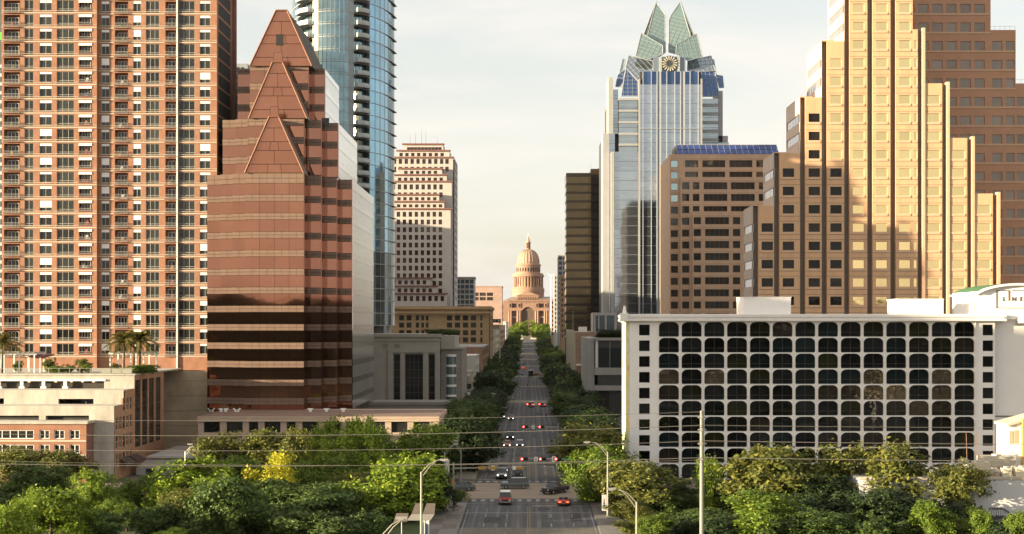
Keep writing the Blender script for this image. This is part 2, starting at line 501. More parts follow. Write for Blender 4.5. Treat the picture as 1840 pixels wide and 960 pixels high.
# ------------------------------------------------------------------ apartment tower (orange brick, far left)
def apartment_tower():
    D = 283.0; s = F / D
    t = thing('apartment_tower', 'tall orange brick apartment tower with cream bands and white blinds', 'tower', (X(200, D), D + 8, 0))
    S = Face('S', D)
    x = lambda p: X(p, D)
    P = 25.72 / s
    ztop = Z(-75, D)
    # floor lines: photo y = 23 + 25.72 k
    kf = range(-3, 25)
    fl = [Z(23.5 + 25.72 * k, D) for k in kf]           # each is the cream line under floor k-1
    zb = Z(666, D)
    glassw = G_DARK
    frame_m = mat('cream_window_frame', (.44, .42, .38), .6, var=.06)
    gl_m = glass('apartment_glass', (.028, .03, .028), spec=.4, objvar=.5, wave=.003, wscale=.8)
    railing_m = mat('balcony_railing', (.36, .35, .32), .5, var=.1)
    blind_m = mat('white_blind', (.80, .79, .77), .7, var=.04)
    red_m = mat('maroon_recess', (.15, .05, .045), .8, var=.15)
    # (left px, right px, kind)
    cols = [(7, 36, 'balc'), (44, 60, 'grid2'), (71, 93, 'win2'), (102, 133, 'grid3'), (142, 165, 'loggia'),
            (180, 194, 'win2'), (204, 228, 'balc'), (237, 251, 'win2'), (260, 284, 'grid3'), (295, 315, 'balc'), (318.5, 348, 'grid3'), (357, 376, 'win2')]
    holesL, holesR = [], []
    items = []
    for z0 in fl:
        if z0 < zb - .2: continue
        for a, b, k in cols:
            if k.startswith('grid'): h = (x(a), x(b), z0 + .16, z0 + P - .30)
            elif k == 'balc': h = (x(a), x(b), z0 + .05, z0 + P - .38)
            elif k == 'loggia': h = (x(a), x(b), z0 + .5, z0 + P - .42)
            else: h = (x(a), x(b), z0 + .50, z0 + P - .34)
            if h[2] < zb: continue
            items.append((h, k, a))
            (holesL if a < 174 else holesR).append(h)
    w = MB()
    w.holey(x(3), x(174), zb, ztop, holesL, .25, y=0, m=0)
    w.quad((x(174), 0, zb), (x(174), .9, zb), (x(174), .9, ztop), (x(174), 0, ztop), 0)
    w.holey(x(174), x(388), zb, ztop, holesR, .25, y=.9, m=0)
    S.build(w, 'wall', BRICK, t)
    # core behind the openings, so that nothing shows through
    c = MB(); c.box(x(3) + .05, x(388) - .05, D + 2.2, D + 15, 0, ztop - .1)
    c.build('core', DARK, t)
    # plain base below the terrace, in big stone courses
    zc = 0.0
    k = 0
    while zc < zb - .5:
        z1 = min(zb - .02, zc + 3.1)
        q = MB(); q.box(x(270), x(388), D - .1 + (k % 2) * .03, D + .8, zc, z1 - .06)
        q.build('stone_course', STONE_TAN, t); zc = z1; k += 1
    # cream bands, one per floor and bay group
    bm = {}
    for z0 in fl:
        if z0 < zb: continue
        for (a, b, off) in ((3, 174, 0), (174, 388, .9)):
            key = (a,)
            if key not in bm:
                q = MB(); wd_ = x(b) - x(a)
                q.box(-wd_ / 2, wd_ / 2, -.09, .10, -.10, .10); q.box(-wd_ / 2, wd_ / 2, -.07, .10, .40, .50)
                bm[key] = q.mesh('floor_band', CREAM)
            S.put(bm[key], 'floor_band', t, (x(a) + x(b)) / 2, off - .002, z0)
    # openings
    qb, qr, ql = {}, {}, {}
    for h, k, a in items:
        off = 0 if a < 174 else .9
        wd_, hh = h[1] - h[0], h[3] - h[2]
        cx, cz = (h[0] + h[1]) / 2, (h[2] + h[3]) / 2
        if k == 'grid2': window(S, t, h, off + .12, 2, 2, .07, frame_m, gl_m, .28)
        elif k == 'grid3': window(S, t, h, off + .12, 3, 2, .07, frame_m, gl_m, .28)
        elif k == 'win2':
            o = window(S, t, h, off + .14, 2, 1, .075, frame_m, gl_m)
            key = round(wd_, 2)
            if key not in qb:
                qb[key] = []
                for drop in (.44, .48, .5, .52, .56, .5, .95, 1.4):
                    q = MB(); q.box(-wd_ / 2 - .05, wd_ / 2 + .05, -.10, -.03, hh / 2 - drop, hh / 2 + .08); qb[key].append(q.mesh('blind', blind_m))
                q = MB(); q.box(-wd_ / 2 - .06, wd_ / 2 + .06, -.26, -.02, -hh / 2 - .12, -hh / 2 - .01); qr[key] = q.mesh('sill', CREAM)
            put(random.choice(qb[key]), 'blind', o, (0, 0, 0), local=True)
            put(qr[key], 'sill', o, (0, 0, 0), local=True)
        else:
            key = (round(wd_, 2), k)
            if key not in ql:
                q = MB()      # recessed box of the balcony: back wall, sides, ceiling
                rec = .95 if k == 'balc' else .7
                hw = wd_ / 2
                q.quad((-hw, rec, -hh / 2), (hw, rec, -hh / 2), (hw, rec, hh / 2), (-hw, rec, hh / 2))
                q.quad((-hw, .2, -hh / 2), (-hw, rec, -hh / 2), (-hw, rec, hh / 2), (-hw, .2, hh / 2))
                q.quad((hw, .2, -hh / 2), (hw, rec, -hh / 2), (hw, rec, hh / 2), (hw, .2, hh / 2))
                q.quad((-hw, .2, hh / 2), (hw, .2, hh / 2), (hw, rec, hh / 2), (-hw, rec, hh / 2))
                q.box(-hw - .1, hw + .1, -.4 if k == 'balc' else -.1, rec, -hh / 2 - .12, -hh / 2 + .02)
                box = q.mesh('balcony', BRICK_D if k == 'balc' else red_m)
                q = MB()      # railing
                z0r, z1r = -hh / 2 + .05, -hh / 2 + (1.0 if k == 'balc' else .55)
                yr = -.34 if k == 'balc' else -.02
                q.box(-hw, hw, yr - .03, yr + .03, z1r - .05, z1r); q.box(-hw, hw, yr - .02, yr + .02, z0r, z0r + .05)
                nb = max(6, int(wd_ / .22))
                for i in range(nb + 1):
                    u = -hw + wd_ * i / nb
                    q.box(u - .015, u + .015, yr - .015, yr + .015, z0r, z1r)
                if k == 'balc':
                    for sx in (-hw, hw):
                        q.box(sx - .03, sx + .03, yr, .0, z1r - .05, z1r)
                rail = q.mesh('railing', railing_m)
                dw = window_meshes(wd_ * .72, hh * .84, 3 if wd_ > 2.5 else 2, 1, .12, frame_m, gl_m)
                ql[key] = (box, rail, dw)
            box, rail, dw = ql[key]
            o = S.put(box, 'balcony', t, cx, off, cz)
            put(rail, 'railing', o, (0, 0, 0), local=True)
            rec = .85 if k == 'balc' else .6
            put(dw[0], 'glass_door', o, (0, rec - .05, -hh * .07), local=True)
            put(dw[1], 'pane', o, (0, rec - .05, -hh * .07), local=True)
            if random.random() < .35:
                if 'clut' not in ql:
                    ql['clut'] = []
                    for cc in ((.30, .06, .05), (.10, .12, .05), (.45, .43, .40), (.07, .08, .12), (.38, .20, .10)):
                        q = MB(); q.box(-.28, .28, -.15, .2, 0, .55); q.box(-.28, .28, .14, .22, .55, .95); q.box(.4, .75, -.1, .25, 0, .42)
                        ql['clut'].append(q.mesh('balcony_furniture', mat('balcony_fabric_%d' % len(ql['clut']), cc, .9)))
                put(random.choice(ql['clut']), 'balcony_furniture', o, (random.uniform(-.5, .3), .25, -hh / 2 + .03), local=True)
            if k == 'loggia':
                if 'lb' not in ql:
                    q = MB(); q.box(-wd_ / 2 - .05, wd_ / 2 + .05, -.10, -.03, hh / 2 - .42, hh / 2 + .10); ql['lb'] = q.mesh('blind', blind_m)
                put(ql['lb'], 'blind', o, (0, 0, 0), local=True)
    # white vertical fin beside the last glass bay, cream crown at the very top floors
    q = MB(); q.box(x(315.6), x(317.8), D + .55, D + .9 - .003, zb, ztop); q.build('vertical_fin', WHITE_TRIM, t)
    q = MB(); q.box(x(176), x(204), D + .86, D + .895, fl[2] + P + .3, ztop); q.box(x(228), x(259), D + .86, D + .895, fl[2] + P + .3, ztop)
    q.box(x(349), x(388.2), D + .86, D + .895, fl[2] + P + .3, ztop); q.build('cream_upper_cladding', CREAM, t)
    # east flank with glass bays
    E = Face('E', x(388))
    hs = []
    for z0 in fl:
        if z0 > zb: hs += [(D + 2.2, D + 13.8, z0 + .16, z0 + P - .3)]
    w = MB(); w.holey(D + .9, D + 15.5, zb, ztop, hs, .25)
    E.build(w, 'flank_wall', BRICK, t)
    fl_m = glass('flank_sky_glass', (.16, .165, .16), metal=.5, rough=.12, objvar=.4)
    for h in hs: window(E, t, h, .06, 5, 2, .10, frame_m, fl_m, .28)
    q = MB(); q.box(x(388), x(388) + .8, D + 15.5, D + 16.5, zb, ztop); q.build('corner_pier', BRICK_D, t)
    q = MB(); q.box(x(3), x(388), D + 1, D + 15.5, ztop, ztop + .3); q.build('roof', CONC, t)
    return t
apartment_tower()

# ------------------------------------------------------------------ copper glass tower
def copper_tower():
    D0 = 275.0
    t = thing('copper_glass_tower', 'stepped copper mirror glass tower with three stacked triangular gables', 'tower', (X(505, D0), D0 + 20, 0))
    cop = glass('copper_mirror_glass', (.40, .18, .115), metal=1.0, rough=.035, wave=.0035, wscale=.35, objvar=.07, var=.08)
    cop2 = glass('copper_mirror_glass_shade', (.33, .15, .105), metal=1.0, rough=.035, wave=.0035, wscale=.35, objvar=.07, var=.08)  # darker copy of the glass; shade of side bays and returns put into colour
    span = mat('pink_granite_band', (.20, .125, .09), .6, var=.16, scale=.9, objvar=.06)
    gable_m = glass('copper_gable_panel', (.38, .165, .105), metal=.9, rough=.16, wave=.0, objvar=.05, var=.1)
    joint = mat('dark_joint', (.05, .022, .016), .7, var=.1)
    pipe = mat('copper_trim', (.22, .10, .06), .6, metal=.3, var=.1)
    sil = glass('silver_flank_glass', (.88, .88, .86), metal=1.0, rough=.2, wave=.01, wscale=.3, objvar=.05, var=.05)
    silf = mat('pale_flank_mullion', (.76, .74, .69), .5, var=.08)
    sil2 = glass('pale_flank_panel', (.86, .85, .82), metal=1.0, rough=.22, wave=.004, wscale=.3, objvar=.04, var=.04)
    roofm = mat('grey_seam_roof', (.16, .15, .13), .55, metal=.3, var=.2, scale=.4)
    pitch = 33.25
    floorsT1 = []      # (y of band top, y of band bottom)
    bands = [(311.5, 329)] + [(350.2 + pitch * k, 361.2 + pitch * k) for k in range(0, 12)]
    # each tier: list of (px0, px1, depth offset) bays, the band list, and where it stops
    tiers = [
        dict(bays=[(372, 396, 3.6), (396, 418, 2.4), (418, 440, 1.2), (440, 546, 0), (552, 577, 4), (582, 605, 8), (610, 632, 12)], bands=bands, bot=741, back=52),
        dict(bays=[(400, 423, 8), (423, 444, 7), (444, 447, 6), (447, 546, 5), (552, 577, 8), (582, 607, 12)], bands=[(212, 226)] + [(247 + 33.3 * k, 258.5 + 33.3 * k) for k in range(2)], bot=312, back=44),
        dict(bays=[(427, 449, 14), (449, 554, 10), (560, 583, 14)], bands=[(117, 127), (150.5, 161.5), (183, 194.5)], bot=214, back=36),
    ]
    for ti, T in enumerate(tiers):
        yt = T['bands'][0][0]
        Dz = D0 + min(b_[2] for b_ in T['bays'])
        for bi, (a, b, off) in enumerate(T['bays']):
            D = D0 + off
            S = Face('S', D)
            xa, xb = X(a, D0), X(b, D0)
            # the copper returns between bays face east, so each bay runs on to the next bay's plane
            nxt = T['bays'][bi + 1] if bi + 1 < len(T['bays']) else None
            if nxt is not None and nxt[2] > off: xb = X(b, D0)
            core = MB()
            x1c = X(nxt[0], D0 + nxt[2]) if (nxt is not None and nxt[2] > off) else xb
            ca, cb = X(a, D), X(b, D)
            if nxt is not None and nxt[2] < off: cb = X(nxt[0], D0 + nxt[2])
            zt, zb = Z(yt, Dz), Z(T['bot'], Dz)
            core.box(ca, cb - .02, D + .35, D0 + T['back'] - 2, zb, zt - .3)
            core.build('core', joint, t)
            bs = T['bands']
            n = max(1, round((b - a) / 27))
            for j, (y0, y1) in enumerate(bs):
                zz1, zz0 = Z(y0, Dz), Z(y1, Dz)
                q = MB(); q.box(ca, cb, D - .06, D + .4, zz0, zz1)
                for i in range(1, 2 * n):
                    u = ca + (cb - ca) * i / (2 * n)
                    q.box(u - .03, u + .03, D - .068, D - .05, zz0, zz1, 1)
                q.box(ca, cb, D - .10, D - .05, (zz0 + zz1) / 2 - .04, (zz0 + zz1) / 2 + .04, 1)
                q.build('granite_band', [span, joint], t)
                zl = Z(bs[j + 1][0], Dz) if j + 1 < len(bs) else zb
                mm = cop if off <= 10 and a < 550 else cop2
                for i in range(n):
                    u0 = ca + (cb - ca) * i / n; u1 = ca + (cb - ca) * (i + 1) / n
                    q = MB(); q.box(u0 + .025, u1 - .025, D, D + .35, zl + .07, zz0 - .07)
                    q.build('glass_panel', mm, t)
            # east return of this bay
            if nxt is None or nxt[2] > off:
                dy1 = D0 + (nxt[2] if nxt else off + 1)
                q = MB(); q.box(cb - .01, cb + .12, D + .02, dy1 - .1, zb, zt - .05)
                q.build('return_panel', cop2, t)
        # flat roof of this tier
        a0, b0 = T['bays'][0][0], T['bays'][-1][1]
        offl = T['bays'][-1][2]
        q = MB(); q.box(X(a0, D0 + T['bays'][0][2]), X(b0, D0 + offl), D0 + offl + .3, D0 + T['back'], Z(yt, Dz) - .5, Z(yt, Dz) - .25)
        q.build('roof', roofm, t)
        # east flank
        xe = X(b0, D0 + offl) + .02
        E = Face('E', xe)
        zt, zb = Z(yt, Dz), Z(T['bot'], Dz)
        ya, yb = D0 + offl + .4, D0 + T['back']
        q = MB(); q.box(X(a0, D0 + 12), xe - .05, ya + .6, yb, zb, zt - .3); q.build('core', joint, t)
        for j, (y0, y1) in enumerate(T['bands']):
            z1, z0 = Z(y0, Dz), Z(y1, Dz)
            zl = Z(T['bands'][j + 1][0], Dz) if j + 1 < len(T['bands']) else zb
            q = MB(); q.box(ya, yb, -.05, .3, z0, z1 - .01)
            E.build(q, 'flank_band', sil2, t)
            q = MB()
            q.box(ya, yb, 0, .3, zl + .02, z0 - .02)
            nm = int((yb - ya) / 1.5)
            for i in range(nm + 1):
                u = ya + (yb - ya) * i / nm
                q.box(u - .05, u + .05, -.012, .05, zl, z0, 1)
            E.build(q, 'flank_glazing', [sil, silf], t)
    # gables
    def gable(D, ax, bx, c0, c1, ybase, ytop, depth, window_sq=None, roof=False):
        za, zt = Z(ybase, D), Z(ytop, D)
        g = put(None, 'gable', t, (X((ax + bx) / 2, D), D, za))
        def gput(mb, name, m):
            me = mb.mesh(name, m); o = put(me, name, g, (0, 0, 0), local=True)
            o.location = -Vector((X((ax + bx) / 2, D), D, za)); return o
        xa, xb, xc, xd = X(ax, D), X(bx, D), X(c0, D), X(c1, D)
        rows = max(3, round((ybase - ytop) / 22))
        cuts = [0.0]
        for i in range(rows): cuts.append((i + (1.0 if i % 2 else .78)) / rows if i < rows - 1 else 1.0)
        for i in range(rows):
            f0, f1 = cuts[i], cuts[i + 1]
            L = lambda f: xa + (xc - xa) * f
            Rr = lambda f: xb + (xd - xb) * f
            z0, z1 = za + (zt - za) * f0 + .05, za + (zt - za) * f1 - .05
            mids = [0, .5, 1] if i < rows - 1 else [0, 1]
            if i % 2 == 0 and i < rows - 1: mids = [0, .38, .62, 1]
            for p0, p1 in zip(mids, mids[1:]):
                q = MB()
                e = .04
                pts = [(L(f0) + (Rr(f0) - L(f0)) * p0 + e, z0), (L(f0) + (Rr(f0) - L(f0)) * p1 - e, z0),
                       (L(f1) + (Rr(f1) - L(f1)) * p1 - e, z1), (L(f1) + (Rr(f1) - L(f1)) * p0 + e, z1)]
                q.prism(pts, D - .02 - (i % 2) * .03, D + .5)
                gput(q, 'gable_panel', gable_m)
        q = MB(); q.prism([(xa, za), (xb, za), (xd, zt), (xc, zt)], D + .3, D + depth, 0, 1)
        gput(q, 'gable_roof', [joint, roofm])
        q = MB()
        r = .17
        q.cyl((xa, D - .15, za), (xc, D - .15, zt), r, r, 8); q.cyl((xb, D - .15, za), (xd, D - .15, zt), r, r, 8)
        q.cyl((xc, D - .15, zt), (xd, D - .15, zt), r, r, 8)
        gput(q, 'gable_trim', pipe)
        if roof:      # standing seams down the east slope
            q = MB()
            for i in range(9):
                yy = D + .5 + (depth - 1) * i / 8
                q.cyl((xb + .05, yy, za), (xd + .05, yy, zt), .12, .12, 5)
            gput(q, 'roof_seams', roofm)
        if window_sq:
            wx0, wx1, wy0, wy1 = window_sq
            q = MB(); q.box(X(wx0, D), X(wx1, D), D - .12, D + .1, Z(wy1, D), Z(wy0, D))
            gput(q, 'gable_window', DARK if roof else gable_m)
            if not roof:
                q = MB()
                for (p, r_, s_, u_) in ((wx0 - .7, wx0, wy0, wy1), (wx1, wx1 + .7, wy0, wy1), (wx0 - .7, wx1 + .7, wy0 - .7, wy0)): q.box(X(p, D), X(r_, D), D - .14, D + .1, Z(u_, D), Z(s_, D))
                gput(q, 'gable_window_frame', joint)
    gable(D0 - .25, 440, 546, 484, 501, 311, 210, 6, (486, 499.5, 192, 209))
    gable(D0 + 4.6, 447, 552, 490, 508, 213, 112, 7, (492, 507, 95, 110.5))
    gable(D0 + 9.5, 449, 561, 496, 516, 119, 19, 26, (496.5, 509, 62, 82), True)
    q = MB(); q.box(X(562, D0), X(576, D0), D0 + 11.8, D0 + 12.1, Z(213, D0), Z(196, D0)); q.build('louvre', METAL_D, t)
    q = MB()
    for xx in (497, 515): q.box(X(xx, D0) - .2, X(xx, D0) + .2, D0 + 9.6, D0 + 10, Z(19, D0), Z(16.5, D0))
    q.build('ridge_cap', pipe, t)
copper_tower()

# ------------------------------------------------------------------ low granite podium in front of the copper tower
def podium():
    D = 255.0
    t = thing('granite_podium', 'low pink granite podium with square dark windows below the copper tower', 'building', (X(570, D), D + 12, 0))
    m = mat('pink_granite', (.42, .31, .235), .7, var=.14, scale=.5)
    x0, x1 = X(357, D), X(787, D)
    zt, z0 = Z(749, D), 0
    S = Face('S', D)
    holes = []
    ws = [(366, 395), (407, 436), (447, 464), (475, 504), (515, 531), (543, 572), (583, 612), (623, 652), (663, 692), (703, 732), (743, 772)]
    for a, b in ws: holes.append((X(a, D), X(b, D), Z(777.5, D), Z(757.5, D)))
    low = [(X(a, D), X(b, D), .4, Z(796, D)) for a, b in ws[1:]]
    w = MB(); w.holey(x0, x1, z0, zt - .9, holes + low, .45)
    S.build(w, 'wall', m, t)
    w = MB(); w.box(x0 - .25, x1 + .25, D - .3, D + 24, zt - .9, zt); w.box(x0 - .1, x1 + .1, D - .16, D + .1, Z(783, D), Z(780, D)); w.build('cornice', m, t)
    c = MB(); c.box(x0 + .1, x1 - .1, D + .6, D + 20, 0, zt - .95); c.build('core', DARK, t)
    for xe in (x1, x0):
        w = MB(); w.box(xe - .1, xe + .1, D - .02, D + 18, 0, zt - .9); w.build('end_wall', m, t)
    gm = glass('podium_glass', (.02, .02, .022), spec=.4, objvar=.5)
    for h in holes + low: window(S, t, h, .3, 1, 1, .1, METAL_D, gm)
    # round arched opening at the west end
    q = MB()
    cx, cz, r = X(372.5, D), Z(803, D), 1.35
    pts = [(cx - r, cz - 2)] + [(cx + r * math.cos(R(180 - 15 * k)), cz + r * math.sin(R(180 - 15 * k))) for k in range(13)] + [(cx + r, cz - 2)]
    q.prism(pts, D - .03, D - .01); q.build('arched_window', DARK, t)
    q = MB()
    for k in range(12):
        a0, a1 = R(180 - 15 * k), R(165 - 15 * k)
        q.poly([(cx + rr * math.cos(a), D - .08, cz + rr * math.sin(a)) for rr, a in ((r, a0), (r + .35, a0), (r + .35, a1), (r, a1))])
    q.build('arch_surround', m, t)
    # red-brown terrace deck with white window-washing davits
    q = MB(); q.box(x0, x1, D + .8, D + 20, zt + .004, zt + .06); q.build('roof_deck', mat('red_roof_deck', (.20, .125, .095), .85, var=.2), t)
    for px in (379, 381, 398, 406, 424, 428, 558, 587, 617):
        q = MB(); xx = X(px, D + 14)
        q.box(xx - .25, xx + .25, D + 13.6, D + 14.1, zt + .06, zt + .5); q.box(xx - .55, xx + .55, D + 13.75, D + 13.95, zt + .5, zt + .75)
        d = thing('roof_davit', 'small white window-washing davit on the podium deck, %s from the west end' % ordinal([379, 381, 398, 406, 424, 428, 558, 587, 617].index(px) + 1), 'davit', (xx, D + 13.9, zt + .06), group='davits on the podium deck')
        q.build('davit_body', WHITE_TRIM, d)
podium()
# ------------------------------------------------------------------ parking garage with the roof terrace (lower left)
def garage():
    D1, D2 = 237.0, 249.0
    xr = -72.0
    t = thing('parking_garage', 'cream concrete parking garage with brick corner and open dark decks', 'garage', (-100, D2 + 8, 0))
    cream = mat('stained_cream_concrete', (.44, .405, .35), .88, var=.3, scale=.55, bump=.1, stretch=(1, 1, .35))
    zdeck = 17.9
    xl = -128.0
    S1, S2 = Face('S', D1), Face('S', D2)
    # upper set-back wall
    up = [(X(-60, D2), X(187, D2), Z(699, D2), Z(685, D2))]
    w = MB(); w.holey(xl, xr, Z(704, D2), zdeck, up, .5); S2.build(w, 'upper_wall', cream, t)
    q = MB(); q.box(xl, X(187, D2) + .3, D2 - .25, D2 + .2, Z(685, D2) + .02, Z(681.5, D2)); q.build('white_lintel', WHITE_TRIM, t)
    q = MB(); q.box(xl, X(222, D2), D2 - .35, D2 - .02, Z(703, D2), Z(699.5, D2)); q.build('white_sill', WHITE_TRIM, t)
    q = MB(); q.box(-.28, .28, -.12, .3, 0, Z(685, D2) - Z(699, D2)); q.box(-.5, .5, -.16, .34, -.05, .45)
    pm = q.mesh('deck_column', WHITE_TRIM)
    for px in (-2, 39, 78, 117): S2.put(pm, 'deck_column', t, X(px, D2), .05, Z(699, D2))
    # middle wall
    Dm = 243.0
    Sm = Face('S', Dm)
    hm = [(X(105, Dm), X(168, Dm), Z(729.5, Dm), Z(717, Dm)), (X(-60, Dm), X(7, Dm), Z(728, Dm), Z(716, Dm))]
    w = MB(); w.holey(xl, X(222, Dm), Z(731, Dm), Z(701, Dm), hm, .5); Sm.build(w, 'middle_wall', cream, t)
    q = MB(); q.box(xl, X(222, Dm) - .02, Dm + .05, D2 - .02, Z(701, Dm) - .25, Z(701, Dm) - .005); q.build('deck_ledge', cream, t)
    # lower wall and plain pier to the ground
    hl = [(X(-60, D1), X(70, D1), Z(757, D1), Z(747, D1)), (X(82, D1), X(160, D1), Z(757, D1), Z(747, D1))]
    w = MB(); w.holey(xl, X(205, D1), 0, Z(729.5, D1), hl, .5); S1.build(w, 'lower_wall', cream, t)
    q = MB(); q.box(xl, X(205, D1) - .02, D1 + .05, Dm - .02, Z(729.5, D1) - .25, Z(729.5, D1) - .006); q.build('deck_ledge', cream, t)
    # stain-dark joints of the plain pier
    for py in (760, 795, 830):
        q = MB(); q.box(X(162, D1), X(205, D1) + .01, D1 - .05, D1 + .01, Z(py + 1.2, D1), Z(py, D1)); q.build('wall_joint', STONE_TAN, t)
    # brick office front below
    Db = 233.0
    Sb = Face('S', Db)
    xb1 = X(155, Db)
    hb = []
    for (y0, y1) in ((773, 789), (799, 815), (825, 842)):
        for a, b, n in ((0, 61, 5), (71, 89, 2), (97, 116, 2), (125, 143, 2)):
            hb.append(((X(a - (40 if a == 0 else 0), Db), X(b, Db), Z(y1, Db), Z(y0, Db)), n))
    w = MB(); w.holey(xl, xb1, 0, Z(762, Db), [h for h, n in hb], .3); Sb.build(w, 'brick_wall', BRICK, t)
    gm = glass('garage_office_glass', (.03, .03, .032), spec=.6, objvar=.4)
    for h, n in hb: window(Sb, t, h, .15, n + (2 if n == 5 else 0), 1, .14, WHITE_TRIM, gm)
    q = MB(); q.box(xl, xb1 + .3, Db - .3, D1 - .02, Z(762, Db), Z(757.5, Db)); q.build('parapet', cream, t)
    for py in (791, 817):
        q = MB(); q.box(xl, xb1, Db - .12, Db - .003, Z(py + 3, Db), Z(py, Db)); q.build('floor_band', CREAM, t)
    q = MB(); q.box(xb1 - .05, xb1 + .0, Db + .01, D1 - .02, 0, Z(762, Db)); q.build('brick_return', BRICK_D, t)
    # dark car decks inside
    c = MB(); c.box(xl + .2, xr - .4, D2 + .8, 268, 0, zdeck - .5); c.box(xl + .2, X(205, D1) - .6, D1 + .9, D2, 0, Z(733, D1)); c.build('core', mat('garage_interior', (.045, .04, .036), .9, var=.3), t)
    # east flank: brick bays, then tall dark glass strips between orange piers
    E = Face('E', xr)
    def stepz(y): return Z(729.5, D1) if y < Dm else (Z(701, Dm) if y < D2 else zdeck)
    hs = []
    ys = [237.8, 239.9, 242.0, 244.1, 246.2]
    zrow = [2.2, 5.4, 8.6, 11.8]
    for i, y in enumerate(ys):
        for j, z in enumerate(zrow):
            if z + 2.5 < stepz(y + 1.5) - .3: hs.append((y, y + 1.45, z, z + 2.3))
    tall = [(249.4 + 4.6 * k, 249.4 + 4.6 * k + 3.7, 4.6, zdeck - .9) for k in range(4)]
    for (a, b) in ((D1, Dm), (Dm, D2), (D2, 269)):
        w = MB(); w.holey(a, b, 0 if a < 250 else 2.8, stepz((a + b) / 2), [h for h in hs if a <= h[0] < b] + ([h for h in tall] if a == D2 else []), .3)
        E.build(w, 'flank_wall', mat('flank_brick', (.40, .22, .13), .85, var=.2, scale=.8), t)  # lighter orange brick on this flank
    for h in hs: window(E, t, h, .16, 1, 2, .12, CREAM, gm)
    tg = glass('tall_strip_glass', (.035, .03, .026), spec=.5, objvar=.3)
    for h in tall: window(E, t, h, .16, 1, 5, .12, METAL_D, tg)
    # awnings over the pavement on the flank
    for k in range(2):
        q = MB(); y0 = 240 + k * 5.6
        q.poly([(xr + .05, y0, 3.6), (xr + .05, y0 + 4.8, 3.6), (xr + 1.7, y0 + 4.8, 2.5), (xr + 1.7, y0, 2.5)])
        q.poly([(xr + .05, y0, 3.5), (xr + 1.7, y0, 2.4), (xr + 1.7, y0 + 4.8, 2.4), (xr + .05, y0 + 4.8, 3.5)])
        q.build('awning', METAL_D, t)
    # terrace slab
    q = MB(); q.box(xl, xr + .2, D2 - .2, 283 - .15, zdeck, zdeck + .25); q.build('terrace_slab', cream, t)
    # deck lights glowing under the upper slab
    q = MB(); q.box(-.16, .16, -.16, .16, -.06, 0); lm = q.mesh('deck_light', mat('warm_deck_lamp', (.8, .7, .5), .5, var=0, emit=(1, .62, .3), estr=2.5))
    for px in (52, 100, 128, 148, 168): put(lm, 'deck_light', t, (X(px, D2 + .55), D2 + .55, Z(686, D2)))
    # terrace railing, glass balustrade posts
    r = thing('terrace_railing', 'thin metal railing along the roof terrace edge', 'railing', (xl + 25, D2, zdeck + .25))
    q = MB(); q.box(xl, xr, D2 + .05, D2 + .11, zdeck + 1.25, zdeck + 1.31); q.box(xl, xr, D2 + .06, D2 + .1, zdeck + .35, zdeck + .39); q.build('rail', METAL, r)
    q = MB(); q.box(-.04, .04, -.04, .04, 0, 1.0); pm2 = q.mesh('post', METAL)
    q = MB(); q.box(-.85, .85, -.01, .01, .12, .95); gp = q.mesh('balustrade_panel', mat('pale_balustrade_glass', (.34, .33, .28), .2, var=.1))
    k = 0
    xx = xl + .4
    while xx < xr:
        put(pm2, 'post', r, (xx, D2 + .08, zdeck + .25))
        if xx + 1.9 < xr and xx > X(165, D2): put(gp, 'balustrade_panel', r, (xx + .95, D2 + .08, zdeck + .25))
        xx += 1.9
    return zdeck + .25
ZT = garage()

def pergola(px0, px1, D, label, curved=False):
    x0, x1 = X(px0, D), X(px1, D)
    t = thing('pergola', label, 'pergola', ((x0 + x1) / 2, D, ZT))
    h = 3.4
    n = max(3, int((x1 - x0) / 2.6))
    q = MB(); q.box(-.11, .11, -.11, .11, 0, h); pm = q.mesh('post', WHITE_TRIM)
    for i in range(n + 1):
        for yy in (D, D + 5):
            put(pm, 'post', t, (x0 + (x1 - x0) * i / n, yy, ZT))
    for yy in (D, D + 5):
        q = MB(); q.box(x0 - .4, x1 + .4, yy - .1, yy + .1, ZT + h, ZT + h + .28); q.build('beam', WHITE_TRIM, t)
    q = MB(); q.box(-.06, .06, -.7, 5.7, 0, .2); rm = q.mesh('rafter', CREAM)
    m = int((x1 - x0) / .9)
    for i in range(m + 1): put(rm, 'rafter', t, (x0 + (x1 - x0) * i / m, D, ZT + h + .28))
pergola(-20, 62, 254, 'long white pergola at the west end of the roof terrace')
pergola(198, 268, 258, 'white pergola of close posts behind the terrace palm trees')

def parasol_canopy():
    D = 256
    t = thing('terrace_canopy', 'dark red canopy on white posts between the two pergolas', 'canopy', (X(76, D), D, ZT))
    q = MB(); q.poly([(X(56, D), D - 2, ZT + 3.1), (X(80, D), D - 2, ZT + 2.8), (X(80, D), D + 6, ZT + 3.3), (X(56, D), D + 6, ZT + 3.6)])
    q.poly([(X(56, D), D - 2, ZT + 2.95), (X(56, D), D + 6, ZT + 3.45), (X(80, D), D + 6, ZT + 3.15), (X(80, D), D - 2, ZT + 2.65)]); q.build('canopy_cloth', mat('maroon_cloth', (.16, .05, .04), .9, var=.2), t)
    for px in (57, 79):
        q = MB(); q.cyl((X(px, D), D - 1.9, ZT), (X(px, D), D - 1.9, ZT + 2.85), .09, .09); q.build('post', WHITE_TRIM, t)
parasol_canopy()

